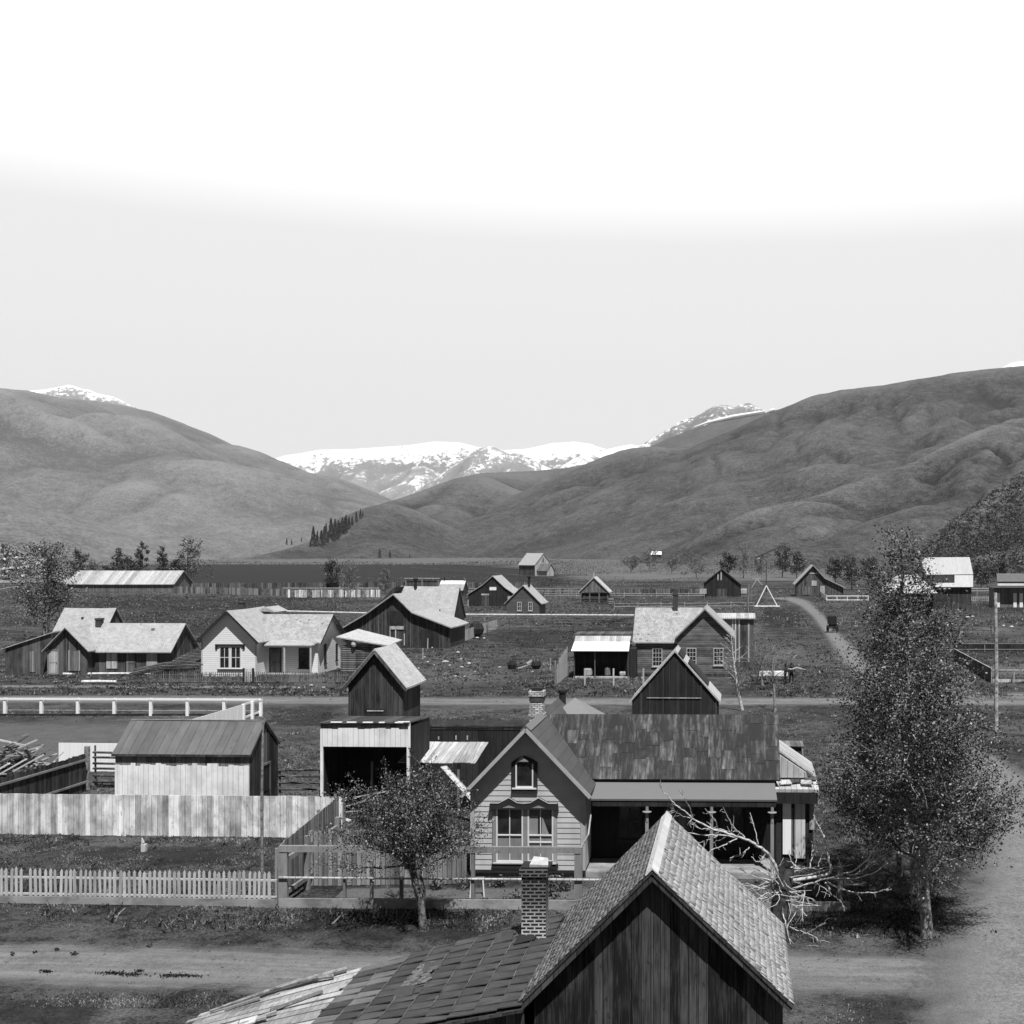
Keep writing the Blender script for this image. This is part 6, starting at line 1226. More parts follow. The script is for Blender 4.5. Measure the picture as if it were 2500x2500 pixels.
# buggy and horse
p = G(2031, 1545); t = thing('buggy', 'dark hooded buggy seen from behind on the upper road', 'buggy', p[0], p[1], R(-14))
def wheel(x, y, r, name='wheel'):
    m = MB(); n = 20
    pts = [(x, y + r * math.cos(a * 2 * math.pi / n), r + r * math.sin(a * 2 * math.pi / n)) for a in range(n + 1)]; m.tube(pts, .035, 5); w_ = m.build(name, 'iron', t)
    m = MB()
    for k in range(8): a = k * math.pi / 4; m.beam((x, y, r), (x, y + r * .97 * math.cos(a), r + r * .97 * math.sin(a)), .03)
    m.build('spokes', 'iron', w_); m = MB(); m.tube([(x - .08, y, r), (x + .08, y, r)], .08, 8); m.build('hub', 'iron', w_)
for x in (-.72, .72): wheel(x, .1, .6); wheel(x, 1.5, .5)
m = MB(); m.box(-.5, .5, -.3, 1.5, .75, 1.05); m.box(-.5, .5, .9, 1.0, 1.05, 1.45); m.build('body', 'black', t); m = MB(); m.box(-.5, .5, -.1, .5, 1.051, 1.25); m.build('seat', 'cloth_dark', t)
m = MB(); m.prism([(-.62, 1.4), (-.66, 2.3), (-.5, 2.55), (.5, 2.55), (.66, 2.3), (.62, 1.4), (.58, 1.4), (.6, 2.28), (.47, 2.5), (-.47, 2.5), (-.6, 2.28), (-.58, 1.4)], -.3, .8); m.box(-.6, .6, -.32, -.28, 1.3, 2.45); m.build('hood', 'cloth_dark', t)
m = MB(); m.tube([(-.8, .1, .6), (.8, .1, .6)], .04, 6); m.tube([(-.8, 1.5, .5), (.8, 1.5, .5)], .04, 6); m.build('axle', 'iron', t)
for x in (-.4, .4): m = MB(); m.tube([(x, 1.6, .8), (x, 3.9, 1.05)], .035, 6); m.build('shaft', 'iron', t)
hp = thing('horse', 'dark horse harnessed ahead of the hooded buggy', 'horse', p[0] + math.sin(R(14)) * 3.2, p[1] + math.cos(R(14)) * 3.2, R(-14))
HV = [(0, 0, 1.25), (0, -.45, 1.28), (0, .5, 1.25), (0, .8, 1.4), (0, 1.05, 1.75), (0, 1.15, 1.95), (0, 1.4, 1.8), (0, 1.55, 1.6)]; HE = [(0, 1), (0, 2), (2, 3), (3, 4), (4, 5), (5, 6), (6, 7)]; HR = [.3, .29, .3, .24, .15, .13, .11, .07]
for sx in (-.17, .17):
    for st, ch in ((1, [(sx, -.5, 1.0), (sx, -.35, .8), (sx, -.62, .5), (sx, -.58, .22), (sx, -.55, .06)]), (2, [(sx, .6, .95), (sx, .58, .65), (sx, .62, .35), (sx, .6, .15), (sx, .64, .05)])):
        k = st
        for q, r in zip(ch, (.14, .1, .065, .045, .055)): HV.append(q); HR.append(r); HE.append((k, len(HV) - 1)); k = len(HV) - 1
k = 1
for q, r in (((0, -.78, 1.3), .06), ((0, -.88, 1.0), .05), ((0, -.88, .65), .03)): HV.append(q); HR.append(r); HE.append((k, len(HV) - 1)); k = len(HV) - 1
skin_body('body', HV, HE, HR, 'horse', hp); m = MB(); m.prism([(-.02, 1.5), (.02, 1.5), (.02, 2.0), (-.02, 2.0)], .85, 1.05); m.build('mane', 'black', hp)
# ================================================================== TREES AND PLANTS
class Tubes:
    def __init__(s): s.V = []; s.Fc = []; s.n = 0
    def add(s, P, rad, k=5):
        P = np.asarray(P, float); rad = np.asarray(rad, float); n = len(P); d = np.gradient(P, axis=0); d /= np.linalg.norm(d, axis=1)[:, None] + 1e-9
        up = np.array([0., 1, 0]) if abs(d[0][1]) < .9 else np.array([1., 0, 0]); a = np.cross(d, up); a /= np.linalg.norm(a, axis=1)[:, None] + 1e-9; b = np.cross(d, a)
        th = np.arange(k) * 2 * np.pi / k; ring = P[:, None] + rad[:, None, None] * (a[:, None] * np.cos(th)[None, :, None] + b[:, None] * np.sin(th)[None, :, None])
        s.V.append(ring.reshape(-1, 3)); i = np.arange(n - 1)[:, None] * k + s.n; j = np.arange(k)[None]; jn = (j + 1) % k
        s.Fc.append(np.stack([i + j, i + jn, i + k + jn, i + k + j], -1).reshape(-1, 4)); s.n += n * k
    def build(s, name, mat, parent, **tags): return npmesh(name, np.concatenate(s.V), np.concatenate(s.Fc), mat, parent, smooth=True, shade=np.full(s.n, .5), **tags)
def leaves(name, C, size, mat, parent, r, asp=.6, shade=None, **tags):
    n = len(C); q = r.normal(size=(n, 3)); q /= np.linalg.norm(q, axis=1)[:, None]; w = np.cross(q, r.normal(size=(n, 3))); w /= np.linalg.norm(w, axis=1)[:, None]; h = np.cross(q, w)
    sz = size * r.uniform(.6, 1.4, n)[:, None]; a = w * sz * .5; b = h * sz * .5 * asp
    V = np.stack([C - a, C - b, C + a, C + b], 1).reshape(-1, 3); f = np.arange(n * 4).reshape(n, 4); sh = r.random(n) if shade is None else shade
    return npmesh(name, V, f, mat, parent, shade=np.repeat(sh, 4), **tags)
def curve(a, b, r, n=6, bend=.12, sag=0.0):
    a = np.asarray(a, float); b = np.asarray(b, float); t = np.linspace(0, 1, n)[:, None]; L = np.linalg.norm(b - a); o = r.normal(size=3) * L * bend
    return a + (b - a) * t + o * (t * (1 - t)) * 2 + np.array([0, 0, sag * L]) * (t * (1 - t)) * 4 + r.normal(size=(n, 3)) * L * .012 * np.minimum(1, t * 4)
def tree(name, label, X, Y, Ht, env, seed, nlimb=26, nsub=6, nleaf=6000, lsz=.1, barkm='bark_birch', leafm='leaf', base_r=.2, lean=(0, 0), z0=1.5, up=.9, spread=.16, cat='tree', group=None, nstem=1, twig=.012, fork=None, fpow=1.05):
    """env(t) -> crown radius at height fraction t (0 base of crown .. 1 top)"""
    r = np.random.default_rng(seed); t = thing(name, label, cat, X, Y, 0, group); T = Tubes(); pts = []; wts = []
    for s in range(nstem):
        off = np.array([r.normal() * .25 * (s > 0), r.normal() * .25 * (s > 0), 0]); top = np.array([lean[0] + (r.normal() * .5 if s else 0), lean[1] + (r.normal() * .5 if s else 0), Ht * (.97 if s == 0 else r.uniform(.75, .93))]); n = 14
        k = np.linspace(0, 1, n)[:, None]; P = off + (top - off) * k + np.array([r.normal(), r.normal(), 0]) * .03 * Ht * (k * (1 - k)); P[:, :2] += r.normal(size=(n, 2)) * .008 * Ht * k; P[:, :2] += np.array(lean) * 0
        T.add(P, base_r * (1 - np.linspace(0, 1, n)) ** .8 + .012 + base_r * .25 * np.exp(-np.linspace(0, 1, n) * 18), 8); 
        for i in range(nlimb // nstem):
            f = ((i + r.random()) / (nlimb // nstem)) ** fpow; z = z0 + (Ht - z0) * f * .93; k0 = np.interp(z, P[:, 2], np.arange(n)); a = np.array([np.interp(k0, np.arange(n), P[:, c]) for c in range(3)])
            rad = env(f) * r.uniform(.6, 1.02); th = r.uniform(0, 2 * np.pi); rise = rad * up * r.uniform(.6, 1.2); b = a + np.array([math.cos(th) * rad, math.sin(th) * rad, rise]); b[2] = min(b[2], Ht * 1.0)
            C = curve(a, b, r, 7, .1, -.06); r0 = max(.012, base_r * .38 * (1 - f) + .012); T.add(C, np.linspace(r0, .01, 7), 5)
            for j in range(nsub):
                q = r.uniform(.25, 1.0); i0 = q * 6; s0 = np.array([np.interp(i0, np.arange(7), C[:, c]) for c in range(3)]); ln = rad * r.uniform(.22, .5) + .12; dr = (b - a) / (np.linalg.norm(b - a) + 1e-6) + r.normal(size=3) * .75; dr[2] += .25; dr /= np.linalg.norm(dr)
                D = curve(s0, s0 + dr * ln, r, 5, .1); T.add(D, np.linspace(max(twig, r0 * .35), twig * .4, 5), 4); pts.append(D[1:]); wts.append(np.full(len(D) - 1, rad))
            pts.append(C[3:]); wts.append(np.full(4, rad))
    tr = T.build('trunk', barkm, t)
    P = np.concatenate(pts); pw_ = np.concatenate(wts) ** 1.3; pw_ /= pw_.sum(); m_ = int(nleaf * .7); C = P[r.choice(len(P), m_, p=pw_)] + r.normal(size=(m_, 3)) * spread; # clumps
    cl = P[r.choice(len(P), max(4, nleaf // 90), p=pw_)]; C2 = cl[r.integers(0, len(cl), nleaf - m_)] + r.normal(size=(nleaf - m_, 3)) * spread * 1.3
    C = np.concatenate([C, C2]); leaves('crown', C, lsz, leafm, t, r)
    return t
def interp_env(pts): xs, ys = zip(*pts); return lambda f: float(np.interp(f, xs, ys))
# big tree on the right: several stems, wide below, thin spires at the top
b = G(2263, 2288)
tree('cottonwood_tree', 'tall leafy cottonwood with mottled trunk beside the street on the right', b[0], b[1], 13.3, interp_env([(0, 2.9), (.2, 3.0), (.38, 2.5), (.55, 1.8), (.75, 1.3), (.9, .8), (1, .4)]), 101, 120, 9, 50000, .082, 'bark_birch', 'leaf', .16, (-.95, .2), 2.2, .42, .15, twig=.013, fpow=1.2)
b = G(2240, 2215)
tree('cottonwood_tree', 'second cottonwood trunk close behind the tall right one', b[0], b[1], 10.6, interp_env([(0, 2.7), (.2, 2.8), (.4, 2.3), (.6, 1.5), (.85, .8), (1, .25)]), 102, 70, 8, 28000, .082, 'bark_birch', 'leaf', .13, (-.2, .2), 2.3, .42, .15, nstem=2, twig=.013, fpow=1.3)
b = G(2196, 2140)
tree('cottonwood_tree', 'slim third cottonwood left of the tall right one', b[0], b[1], 7.6, interp_env([(0, 2.0), (.25, 2.5), (.5, 2.0), (.8, 1.1), (1, .3)]), 103, 40, 7, 16000, .08, 'bark_birch', 'leaf', .09, (-.2, .1), 1.9, .42, .15, fpow=1.2)
MT['bark_dark2'] = bark('dark mottled bark', .02, .18, 9)
# leaning tree before the grey house
b = G(1036, 2272); Yt = b[1]; r = np.random.default_rng(201); t = thing('leaning_tree', 'small round crowned tree with crooked leaning trunk before the grey house', 'tree', b[0], b[1]); T = Tubes(); fork = np.array([XU(1003, Yt) - b[0], .1, ZV(2112, Yt)])
P = np.array([(0, 0, -.05), (-.07, 0, .45), (-.12, .03, .95), (-.3, .05, 1.45), fork]); T.add(P, [.16, .12, .115, .11, .12], 9)
P2 = np.array([(-.1, 0, .7), (.0, .02, 1.2), (-.12, 0, 1.75), (-.1, .1, 2.2)]); T.add(P2, [.06, .05, .05, .04], 7); pts = []
cc = np.array([XU(980, Yt) - b[0], .2, ZV(2010, Yt)])
for i in range(70):
    th = r.uniform(0, 2 * np.pi); el = r.uniform(-.05, 1.0) if i > 12 else r.uniform(-.22, .12); ph = el * np.pi / 2; R_ = np.array([2.95, 2.0, 2.15]) * r.uniform(.45, 1.12); e = cc + np.array([math.cos(th) * math.cos(ph), math.sin(th) * math.cos(ph), math.sin(ph)]) * R_ - np.array([0, 0, .35]); s0 = fork + r.normal(size=3) * .1
    C = curve(s0, e, r, 8, .16, .05 if i > 6 else -.05); r0 = r.uniform(.02, .055); T.add(C, np.linspace(r0, .008, 8), 5); pts.append(C[3:])
    for j in range(9):
        q = r.uniform(2, 7); s1 = np.array([np.interp(q, np.arange(8), C[:, c]) for c in range(3)]); dr = r.normal(size=3) + (e - s0) / 2; dr /= np.linalg.norm(dr); D = curve(s1, s1 + dr * r.uniform(.3, .85), r, 5, .15); T.add(D, np.linspace(.012, .004, 5), 4); pts.append(D)
T.build('trunk', 'bark_dark2', t); P = np.concatenate(pts); P = P[(P[:, 2] > 1.6)]; n = 30000; leaves('crown', P[r.integers(0, len(P), n)] + r.normal(size=(n, 3)) * .1, .066, 'leaf', t, r)
# bare bleached tree behind the barn roof (traced limb by limb, limbs spread in depth)
t = thing('bare_tree', 'bare bleached tree with broken sprawling branches right of the front barn roof', 'tree', XU(1905, 35.2), 35.2); T = Tubes(); r = np.random.default_rng(301)
def px(a, b, Y): w = W(1550 + a / 2.972, 1900 + b / 2.972, Y); return (w.x - t.location.x, w.y - 35.2, w.z)
Tt = Tubes(); Tt.add([px(1050, 1200, 35.2), px(1050, 1040, 35.2), px(1060, 900, 35.2), px(1075, 780, 35.2), px(1095, 690, 35.2), px(1095, 645, 35.2)], [.38, .34, .30, .26, .28, .25], 10); Tt.build('trunk', 'bark_dark', t)
BR = [([(1055, 710), (1000, 590), (950, 530), (850, 460), (760, 430), (640, 390), (520, 350), (420, 290), (330, 220), (260, 160), (200, 90), (178, 35)], .085, -1.2), ([(740, 430), (600, 415), (480, 410), (330, 390), (270, 320), (235, 230)], .04, -1.3), ([(420, 280), (395, 210), (320, 85)], .03, -.8), ([(740, 440), (650, 480), (500, 550)], .035, -1), ([(730, 380), (690, 310), (640, 210)], .035, -.4), ([(800, 440), (760, 390), (720, 380), (640, 440), (560, 470)], .035, .1), ([(600, 370), (590, 310), (510, 220)], .028, -.7), ([(830, 500), (780, 550), (690, 580)], .03, -.2), ([(950, 540), (900, 620), (845, 570)], .04, .2), ([(620, 400), (560, 440), (440, 480)], .028, -.6), ([(400, 290), (310, 260), (265, 190)], .022, -1.5), ([(700, 400), (600, 360), (480, 370), (400, 330)], .03, -.5), ([(895, 480), (880, 400), (835, 250)], .025, .6),
      ([(1055, 800), (1150, 750), (1300, 690), (1450, 650), (1580, 625)], .05, .9), ([(1060, 850), (1200, 780), (1400, 725), (1600, 670), (1700, 580), (1740, 490)], .06, -.4), ([(1400, 725), (1600, 730), (1750, 680), (1840, 610)], .045, -.3), ([(1400, 755), (1500, 810), (1650, 835), (1800, 820), (1850, 785)], .05, -.8), ([(1680, 600), (1780, 430), (1795, 280)], .03, -.2), ([(1100, 740), (1440, 700), (1400, 560), (1370, 420), (1320, 320), (1295, 265)], .09, .5), ([(1230, 790), (1215, 920), (1220, 1040)], .04, -.5), ([(1130, 650), (1180, 660), (1350, 655)], .04, .3), ([(1190, 655), (1130, 600), (1120, 520)], .03, .3), ([(1270, 660), (1290, 480)], .04, .4), ([(1330, 640), (1360, 540)], .03, .2), ([(1165, 660), (1170, 500)], .025, .6), ([(1600, 700), (1700, 630), (1780, 560)], .03, 0), ([(1500, 760), (1600, 780), (1660, 760)], .025, -.6), ([(1380, 760), (1420, 800), (1410, 860)], .05, -.3), ([(1440, 850), (1500, 900), (1525, 965)], .03, -.3),
      ([(1020, 890), (1070, 970), (1100, 1080), (1130, 1220)], .05, -.8), ([(1090, 1070), (1200, 1110), (1290, 1140), (1350, 1190)], .035, -.9), ([(1190, 1150), (1290, 1100), (1390, 1050)], .03, -1), ([(1110, 1220), (1200, 1210), (1330, 1220)], .05, -1.2), ([(1120, 1220), (1190, 1250), (1210, 1220), (1330, 1240)], .035, -1.2), ([(1060, 880), (1130, 920), (1330, 925)], .03, -.4), ([(1000, 880), (900, 850), (820, 770)], .04, -.6), ([(1010, 870), (880, 880), (800, 870)], .04, -.7), ([(1040, 850), (940, 800), (760, 770)], .045, -.3), ([(1040, 800), (1000, 740), (870, 720), (720, 640)], .03, .2), ([(1030, 800), (1030, 760), (1010, 720)], .07, -.1), ([(1050, 830), (960, 830), (850, 910)], .03, -.6), ([(1300, 800), (1330, 760), (1430, 850)], .035, -.3), ([(1100, 900), (1200, 950), (1250, 1000)], .025, -.5), ([(1120, 860), (1250, 870), (1300, 880)], .025, -.3), ([(1210, 900), (1100, 1090)], .02, -.7), ([(1080, 760), (1120, 680), (1270, 650), (1500, 640)], .035, .7), ([(1500, 660), (1470, 570)], .02, .6), ([(1540, 700), (1640, 690), (1700, 620), (1760, 520)], .028, .2)]
for pts_, r0, dep in BR:
    n = len(pts_); Q = [px(a, b_, 35.2 + dep * (i / (n - 1) if n > 1 else 0)) for i, (a, b_) in enumerate(pts_)]; Q = np.array(Q); tt = np.linspace(0, n - 1, n * 4); Q2 = np.stack([np.interp(tt, np.arange(n), Q[:, c]) for c in range(3)], 1); Q2[1:-1] = (Q2[:-2] + Q2[1:-1] + Q2[2:]) / 3; Q2[1:-1] += r.normal(size=Q2[1:-1].shape) * .012
    T.add(Q2, np.linspace(r0 * .62, .010, len(Q2)), 6)
    for k in range(int(n * 1.5)):
        i = r.integers(2, len(Q2) - 1); dr = r.normal(size=3) + (Q2[i] - Q2[i - 1]) * 8; dr /= np.linalg.norm(dr); T.add(curve(Q2[i], Q2[i] + dr * r.uniform(.1, .4), r, 4, .15), np.linspace(.010, .004, 4), 4)
for k in range(46):
    s0 = np.array(px(r.uniform(950, 1090), r.uniform(720, 900), 35.2 + r.uniform(-.5, .4))); dr = r.normal(size=3) * np.array([1, .6, .5]); dr /= np.linalg.norm(dr); T.add(curve(s0, s0 + dr * r.uniform(.5, 1.3), r, 6, .25), np.linspace(.02, .006, 6), 4)
T.build('branches', 'bark_white', t)
# left cottonwood behind weathered house
b = G(118, 1562); tree('poplar_tree', 'loose pale trunked poplar behind the weathered plank house', b[0], b[1], 13.6, interp_env([(0, 3.2), (.3, 3.9), (.6, 3.2), (.85, 2.3), (1, .9)]), 401, 60, 7, 5600, .26, 'bark_birch', 'leaf', .2, (-.2, 0), 2.5, .8, .35, twig=.03, nstem=3)
# bare young trees near the dark clapboard house
b = G(1812, 1735); tree('bare_sapling', 'white barked bare sapling before the dark clapboard house', b[0], b[1], 6.2, interp_env([(0, 1.1), (.4, 1.6), (1, .4)]), 402, 18, 5, 350, .06, 'bark_white', 'leaf_pale', .11, (-.9, 0), 1.5, .9, .1, twig=.012)
b = G(1893, 1736); tree('bare_sapling', 'crooked bare sapling left of the two men', b[0], b[1], 5.0, interp_env([(0, 1.0), (.4, 1.7), (1, .5)]), 403, 18, 5, 300, .06, 'bark_grey', 'leaf_pale', .09, (-.3, .4), 1.6, .9, .1, twig=.012)
b = G(1862, 1672); tree('bare_bush', 'twiggy bare bush tangled behind the white trough', b[0], b[1], 3.6, interp_env([(0, 1.3), (.5, 1.9), (1, .8)]), 404, 26, 6, 900, .09, 'bark_grey', 'leaf_pale', .06, (0, 0), .3, .9, .15, twig=.014, cat='bush', nstem=3)
# distant trees: (u, base v, height px, width px, kind, label)
far = [(190, 1424, 85, 50, 0, 'dark spreading tree above the long left shed'), (225, 1424, 60, 30, 2, 'pale small bare tree right of the dark spreading tree'), (288, 1424, 90, 34, 1, 'slim tree standing left of centre in the left tree row'), (312, 1426, 68, 42, 0, 'low dark tree between two slim ones in the left row'), (347, 1424, 106, 32, 0, 'tall narrow dark tree in the left row'), (395, 1426, 95, 36, 0, 'dark double topped tree in the left row'), (458, 1434, 122, 72, 1, 'largest dense tree at the right end of the left row'), (268, 1426, 40, 40, 0, 'low dark bush at the left end of the tree row'), (428, 1428, 60, 40, 0, 'dark bush at the foot of the largest left tree'),
       (812, 1438, 74, 44, 0, 'dark tree standing before the ploughed field'), (856, 1462, 96, 56, 2, 'bare branching tree before the gapped board fence'), (940, 1450, 60, 40, 2, 'small bare tree left of the flared roof barn'),
       (1585, 1396, 54, 60, 2, 'pale bare tree with forked trunk below the far cabin'), (1540, 1398, 40, 60, 2, 'pale thicket left of the forked trunk tree'), (1640, 1402, 46, 56, 2, 'pale thicket above the black barn, left'), (1700, 1412, 60, 60, 2, 'pale bare willow just left of the black barn'), (1775, 1412, 62, 44, 0, 'dark mottled tree right behind the black barn'), (1815, 1412, 88, 62, 2, 'tall bare tree between black barn and well sweep'), (1860, 1412, 60, 50, 2, 'hazy bare tree behind the well sweep mast'), (1910, 1410, 78, 56, 0, 'dark dense tree behind the raised sweep pole'), (1945, 1412, 66, 46, 1, 'dense tree left of the patched plank barn'), (2080, 1440, 74, 70, 0, 'dark tree above the white enclosure'), (2040, 1425, 60, 50, 0, 'dark tree right behind the patched plank barn'), (2130, 1440, 80, 60, 0, 'dark tree behind the top of the cottonwood'), (2395, 1440, 60, 56, 0, 'dark brushy tree between the white roofed barn and the right edge cottage'), (2440, 1420, 50, 50, 0, 'dark brushy tree behind the right edge cottage')]
for k, (u, v, hp_, wp, kind, lab) in enumerate(far):
    b = G(u, v); s = b[1] / F; Ht = hp_ * s; Wd = wp * s / 2
    tree('tree', lab, b[0], b[1], Ht, interp_env([(0, Wd * .75), (.3, Wd), (.65, Wd * .8), (1, Wd * .25)]), 500 + k, 26, 5, (1700, 1700, 900)[kind], (1.8, 1.7, 1.2)[kind] * s * 2.0, ('bark_dark', 'bark_dark', 'bark_grey')[kind], ('leaf2', 'leaf', 'leaf_pale')[kind], .012 * Ht + .05, (0, 0), Ht * .12, .9, Wd * .13, group='trees across the valley floor', twig=.9 * s)
# far spur conifers
def conifer(X, Y, Z, Ht, seed, lab, grp):
    r = np.random.default_rng(seed); t = thing('conifer_tree', lab, 'tree', X, Y, 0, grp, Z); T = Tubes(); T.add([(0, 0, 0), (0, 0, Ht * .5), (0, 0, Ht)], [Ht * .02, Ht * .013, .05], 5); T.build('trunk', 'bark_dark', t)
    n = 420; f = r.random(n) ** .8; rad = (1 - f) ** .8 * Ht * .16 * r.uniform(.5, 1.1, n); th = r.uniform(0, 6.283, n); C = np.stack([np.cos(th) * rad, np.sin(th) * rad, Ht * (.1 + .9 * f)], 1); leaves('crown', C, Ht * .07, 'needle', t, r, .8)
bpy.context.view_layer.update(); dg = bpy.context.evaluated_depsgraph_get()
def surf(u, v, hill=False):
    """first hill surface under an image point, seen from the eye"""
    d = (W(u, v, 100) - Vector((0, 0, H))).normalized(); hit, loc, *_ = S.ray_cast(dg, Vector((0, 0, H)), d, distance=20000)
    return loc if hit and (not hill or _[2].name.startswith('hills')) else None
con = [(700, 1330, 18), (712, 1330, 14), (736, 1322, 12), (765, 1334, 50), (774, 1334, 34), (784, 1334, 40), (792, 1330, 46), (800, 1326, 26), (775, 1316, 22), (786, 1310, 18), (796, 1306, 30), (808, 1316, 52), (818, 1310, 44), (826, 1306, 36), (836, 1302, 40), (845, 1296, 40), (852, 1292, 32), (860, 1284, 24), (870, 1276, 28), (880, 1268, 26), (886, 1262, 16), (758, 1336, 20), (830, 1310, 36), (842, 1304, 42), (1326, 1368, 12), (927, 1362, 24), (952, 1362, 20), (1000, 1364, 12), (815, 1322, 30), (824, 1318, 34)]
for k, (u, v, hp_) in enumerate(con):
    l = surf(u, v)
    if l is None or l.y < 300: continue
    low = l.z < 30
    conifer(l.x, l.y, l.z - 1, hp_ * l.y / F, 700 + k, 'lone small conifer on the flat valley floor' if u > 900 else 'dark conifer in the stand climbing the far hillside spur', 'conifers scattered on the far flats' if u > 900 else 'conifers on the far spur')
# rocks and sage on the left knoll, brush on the right slope
def scatter(name, n, u0, u1, v0, v1, hmin, size, mat, seed, asp=.7, ymin=200, ymax=1500, kpl=1, **tags):
    r = np.random.default_rng(seed); C = []
    for i in range(n):
        l = surf(r.uniform(u0, u1), r.uniform(v0, v1), True)
        if l is None or l.z < hmin or l.y < ymin or l.y > ymax: continue
        for j in range(kpl): C.append((l.x + r.normal() * size * .9, l.y + r.normal() * size * .9, l.z + abs(r.normal()) * size * .6))
    if C: leaves(name, np.array(C), size, mat, None, r, asp, **tags)
scatter('sagebrush', 1100, 0, 170, 1325, 1420, 1, .6, 'leaf2', 1, kpl=9, kind='stuff'); scatter('brush', 5200, 2100, 2500, 1130, 1430, 1, .75, 'leaf2', 2, kpl=11, ymax=760, kind='stuff')
scatter('rocks', 170, 0, 130, 1335, 1415, 1, 1.3, 'stone', 3, kind='stuff')
# grass and weeds near the viewer
def grass(name, n, f, size, mat, seed, h=1.0, kpl=4, sharp=.3):
    r = np.random.default_rng(seed); Pn = []
    while sum(len(p) for p in Pn) < n:
        u = r.uniform(-100, 2700, n); v = f(r, n); Y = H * F / (v - HY); X = (u - CX) / F * Y
        k = vn2(X * .9 + 100, Y * .9 + 100, 5) * .6 + vn2(X * .25 + 50, Y * .25 + 50, 6) * .6
        ok = r.random(n) < np.clip((k - .35) * 2.2, .04, 1)
        road = ((Y + .035 * X > 30.0) & (Y + .035 * X < 35.2)) | ((Y + .03 * X > 84.5) & (Y + .03 * X < 92.3)) | ((u > np.interp(Y, [30, 40, 60, 80, 100, 120, 150, 200, 250], [2290, 2330, 2330, 2180, 2090, 2050, 2010, 1975, 1930]) - 5) & (u < np.interp(Y, [30, 40, 60, 80, 100, 120, 150, 200, 250], [2800, 2700, 2560, 2330, 2210, 2150, 2060, 2015, 1975]) + 5)) | ((X < -31.9) & (Y > 61) & (Y < 81)) | ((X > -12.6) & (X < -3.7) & (Y > 38.3) & (Y < 41))
        inh = (X > -4.2) & (X < 3.2) & (Y > 41) | (X > -26) & (X < -19.3) & (Y > 49.3) & (Y < 52.7) | (Y < 29.6) & (X < 2.6)
        ok &= (~road | (r.random(n) < .012)) & ~inh; Pn.append(np.stack([X, Y], 1)[ok])
    P = np.concatenate(Pn)[:n]; P = np.repeat(P, kpl, 0); m = len(P); P = P + r.normal(size=(m, 2)) * size * .5
    a = r.uniform(0, np.pi, m); hh = size * h * r.uniform(.4, 1.3, m); w = size * sharp; d = np.stack([np.cos(a) * w, np.sin(a) * w], 1); ln = r.normal(size=(m, 2)) * hh[:, None] * .5; z = np.zeros(m)
    V = np.stack([np.column_stack([P - d, z]), np.column_stack([P + d, z]), np.column_stack([P + d * .3 + ln, hh]), np.column_stack([P - d * .3 + ln, hh * .9])], 1).reshape(-1, 3)
    sh = np.clip(vn2(P[:, 0] * 1.5 + 100, P[:, 1] * 1.5 + 100, 8) * .6 + r.random(m) * .5, 0, 1)
    npmesh(name, V, np.arange(m * 4).reshape(m, 4), mat, shade=np.repeat(sh, 4), kind='stuff')
grass('grass', 30000, lambda r, n: r.uniform(2000, 2520, n), .055, 'tuft', 1, .8, 5)
grass('grass', 26000, lambda r, n: r.uniform(1700, 2060, n), .09, 'tuft', 2, .8, 4)
grass('weeds', 1500, lambda r, n: r.uniform(1700, 2330, n), .11, 'leaf2', 3, .9, 7)
grass('brush', 20000, lambda r, n: 1500 + 210 * r.random(n) ** .7, .17, 'tuft', 4, .7, 4)
grass('brush', 12000, lambda r, n: 1440 + 90 * r.random(n), .36, 'tuft', 5, .6, 4)
grass('weeds', 3500, lambda r, n: r.uniform(1440, 1700, n), .3, 'leaf2', 6, .6, 6)
grass('dry_grass', 7000, lambda r, n: r.uniform(1440, 2060, n), .13, 'tuft_pale', 7, .6, 4)
# bare willow thickets on the valley floor, and scrub along the meadow edge
def thicket(name, n, u0, u1, v0, v1, hmax, sz, mat, seed, fq=40., thr=.42):
    r = np.random.default_rng(seed); u = r.uniform(u0, u1, n * 4); v = r.uniform(v0, v1, n * 4); Y = H * F / (v - HY); X = (u - CX) / F * Y
    k = vn2(X / fq + 300, Y / (fq * 2) + 300, seed) ; ok = (k > thr); X, Y, k = X[ok][:n], Y[ok][:n], k[ok][:n]; z = r.random(len(X)) ** .8 * hmax * np.clip((k - thr) * 3, .15, 1)
    leaves(name, np.stack([X + r.normal(size=len(X)) * sz, Y, z], 1), sz, mat, None, r, .35, kind='stuff')
thicket('thicket', 15000, 1340, 2250, 1376, 1408, 9.0, .75, 'leaf_pale', 31); thicket('thicket', 5000, 1340, 2250, 1378, 1405, 7.0, .8, 'leaf2', 32, 30., .55)
thicket('thicket', 4000, 60, 520, 1385, 1425, 7.0, .8, 'leaf2', 33, 22., .45); thicket('scrub', 5000, 380, 1400, 1356, 1380, 3.0, 1.5, 'leaf2', 34, 90., .5)
thicket('scrub', 9000, -50, 2550, 1430, 1470, 1.0, .4, 'leaf2', 35, 12., .5); thicket('scrub', 5000, 900, 1750, 1408, 1440, 1.3, .5, 'leaf2', 36, 20., .45)
r = np.random.default_rng(77); Q = []
for (u, v, w_, n_) in ((115, 2374, 8, 60), (275, 2378, 18, 120), (320, 2382, 14, 90), (340, 2372, 6, 40), (440, 2384, 26, 190), (140, 2320, 3, 20), (86, 2326, 3, 20), (180, 2331, 5, 30), (30, 2332, 4, 20), (1780, 1715, 10, 30)):
    for i in range(n_): p = G(u + r.normal() * w_, v + r.normal() * 2.2); Q.append((p[0], p[1], .03))
leaves('dirt_clods', np.array(Q), .07, 'clod', None, r, .6, kind='stuff')
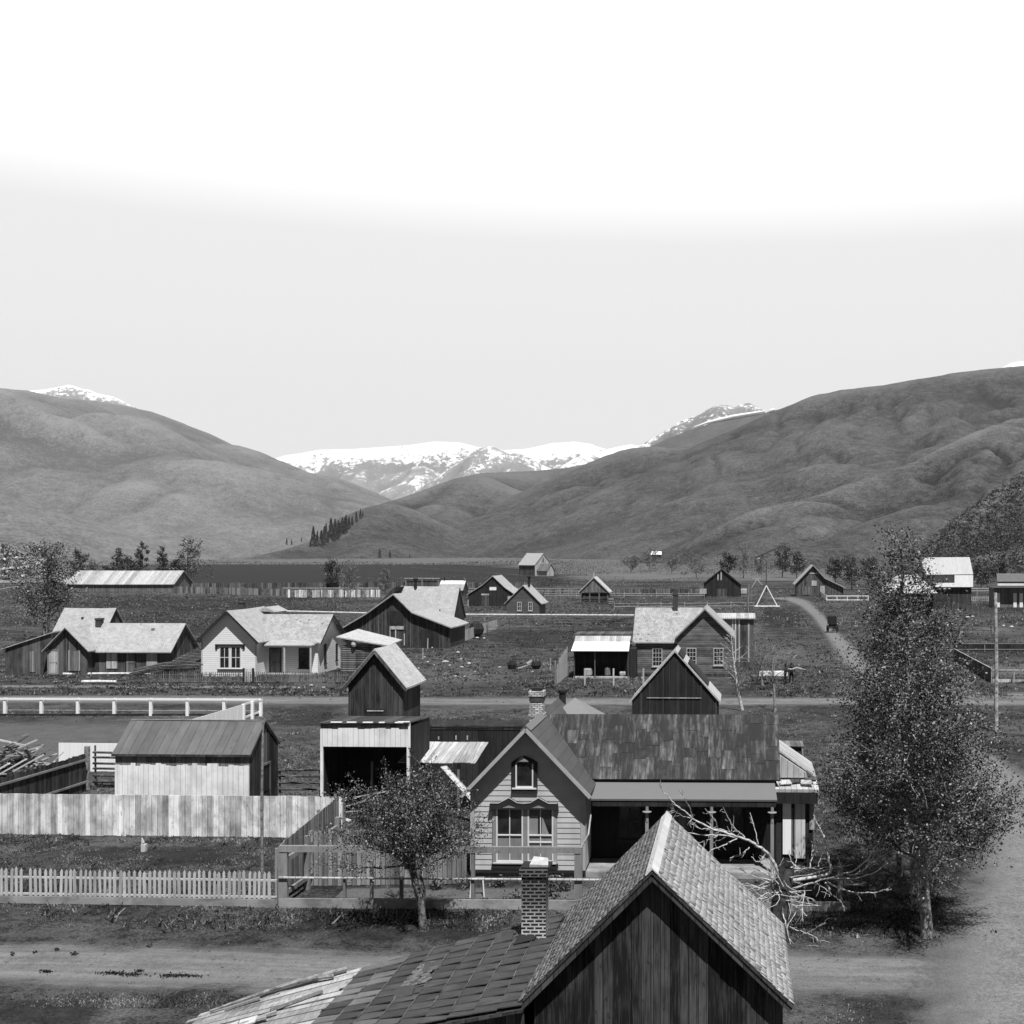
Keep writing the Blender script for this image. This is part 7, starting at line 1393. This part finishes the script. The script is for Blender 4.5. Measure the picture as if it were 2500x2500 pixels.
# tall weeds along the street fence under the leaning tree
r = np.random.default_rng(9); Cw = []
for (u, v, w_, n_) in ((285, 2232, 20, 60), (120, 2228, 14, 40), (640, 2245, 40, 60), (860, 2240, 120, 300), (410, 2262, 40, 60), (500, 2260, 60, 80), (1000, 2245, 150, 200)):
    for i in range(n_): p = G(u + r.normal() * w_ * .5, v + r.normal() * 8); Cw.append((p[0], p[1] - .1, 0))
Cw = np.array(Cw); m_ = len(Cw); a = r.normal(size=(m_, 2)) * .1; h = r.uniform(.05, .25, m_); d = r.normal(size=(m_, 2)) * .02; V = np.stack([Cw - np.column_stack([d, 0 * h]), Cw + np.column_stack([d, 0 * h]), Cw + np.column_stack([a + d * .3, h]), Cw + np.column_stack([a - d * .3, h])], 1).reshape(-1, 3)
npmesh('weeds', V, np.arange(m_ * 4).reshape(m_, 4), 'leaf2', shade=np.repeat(r.random(m_), 4), kind='stuff')
YP = ['leafy yard plant nearest the leaning tree trunk', 'small leafy plant by the corner post left of the sawhorse', 'leafy plant below the left twin window', 'tall leafy plant right of the front brick chimney, farther one', 'tall leafy plant right of the front brick chimney, nearer one', 'leafy plant just left of the front brick chimney', 'flat small weed by the skirt board below the sawhorse', 'leafy plant by the right yard post of the grey house']
for k, (u, v, s) in enumerate(((1065, 2172, .3), (1135, 2170, .35), (1218, 2165, .3), (1352, 2165, .45), (1345, 2200, .5), (1260, 2210, .4), (1185, 2214, .25), (1375, 2175, .35))):
    p = G(u, v); r = np.random.default_rng(50 + k); n = 130; C = r.normal(size=(n, 3)) * np.array([s * .5, s * .4, s * .3]) + np.array([0, 0, s * .45]); C[:, 2] = np.abs(C[:, 2]); t = thing('garden_plant', YP[k], 'plant', p[0], min(p[1], 41.2), 0, 'yard plants'); leaves('leaves', C, .14, 'leaf2', t, r, .4)
    T = Tubes(); [T.add([(0, 0, 0), tuple(C[i])], [.01, .005], 4) for i in range(12)]; T.build('stems', 'bark_dark', t)
# ------------------------------------------------------------------ air
m = MB(); m.box(-15000, 15000, -80, 16500, -14, 2400); hz = m.build('haze', 'white', None, kind='stuff'); hz.data.materials.clear()
hm = bpy.data.materials.new('thin haze'); hm.use_nodes = True; hm.node_tree.nodes.clear(); o_ = hm.node_tree.nodes.new('ShaderNodeOutputMaterial'); pv = hm.node_tree.nodes.new('ShaderNodeVolumePrincipled')
pv.inputs['Color'].default_value = (1, 1, 1, 1); pv.inputs['Density'].default_value = HAZE; pv.inputs['Anisotropy'].default_value = 0.0; hm.node_tree.links.new(pv.outputs[0], o_.inputs['Volume']); hz.data.materials.append(hm)
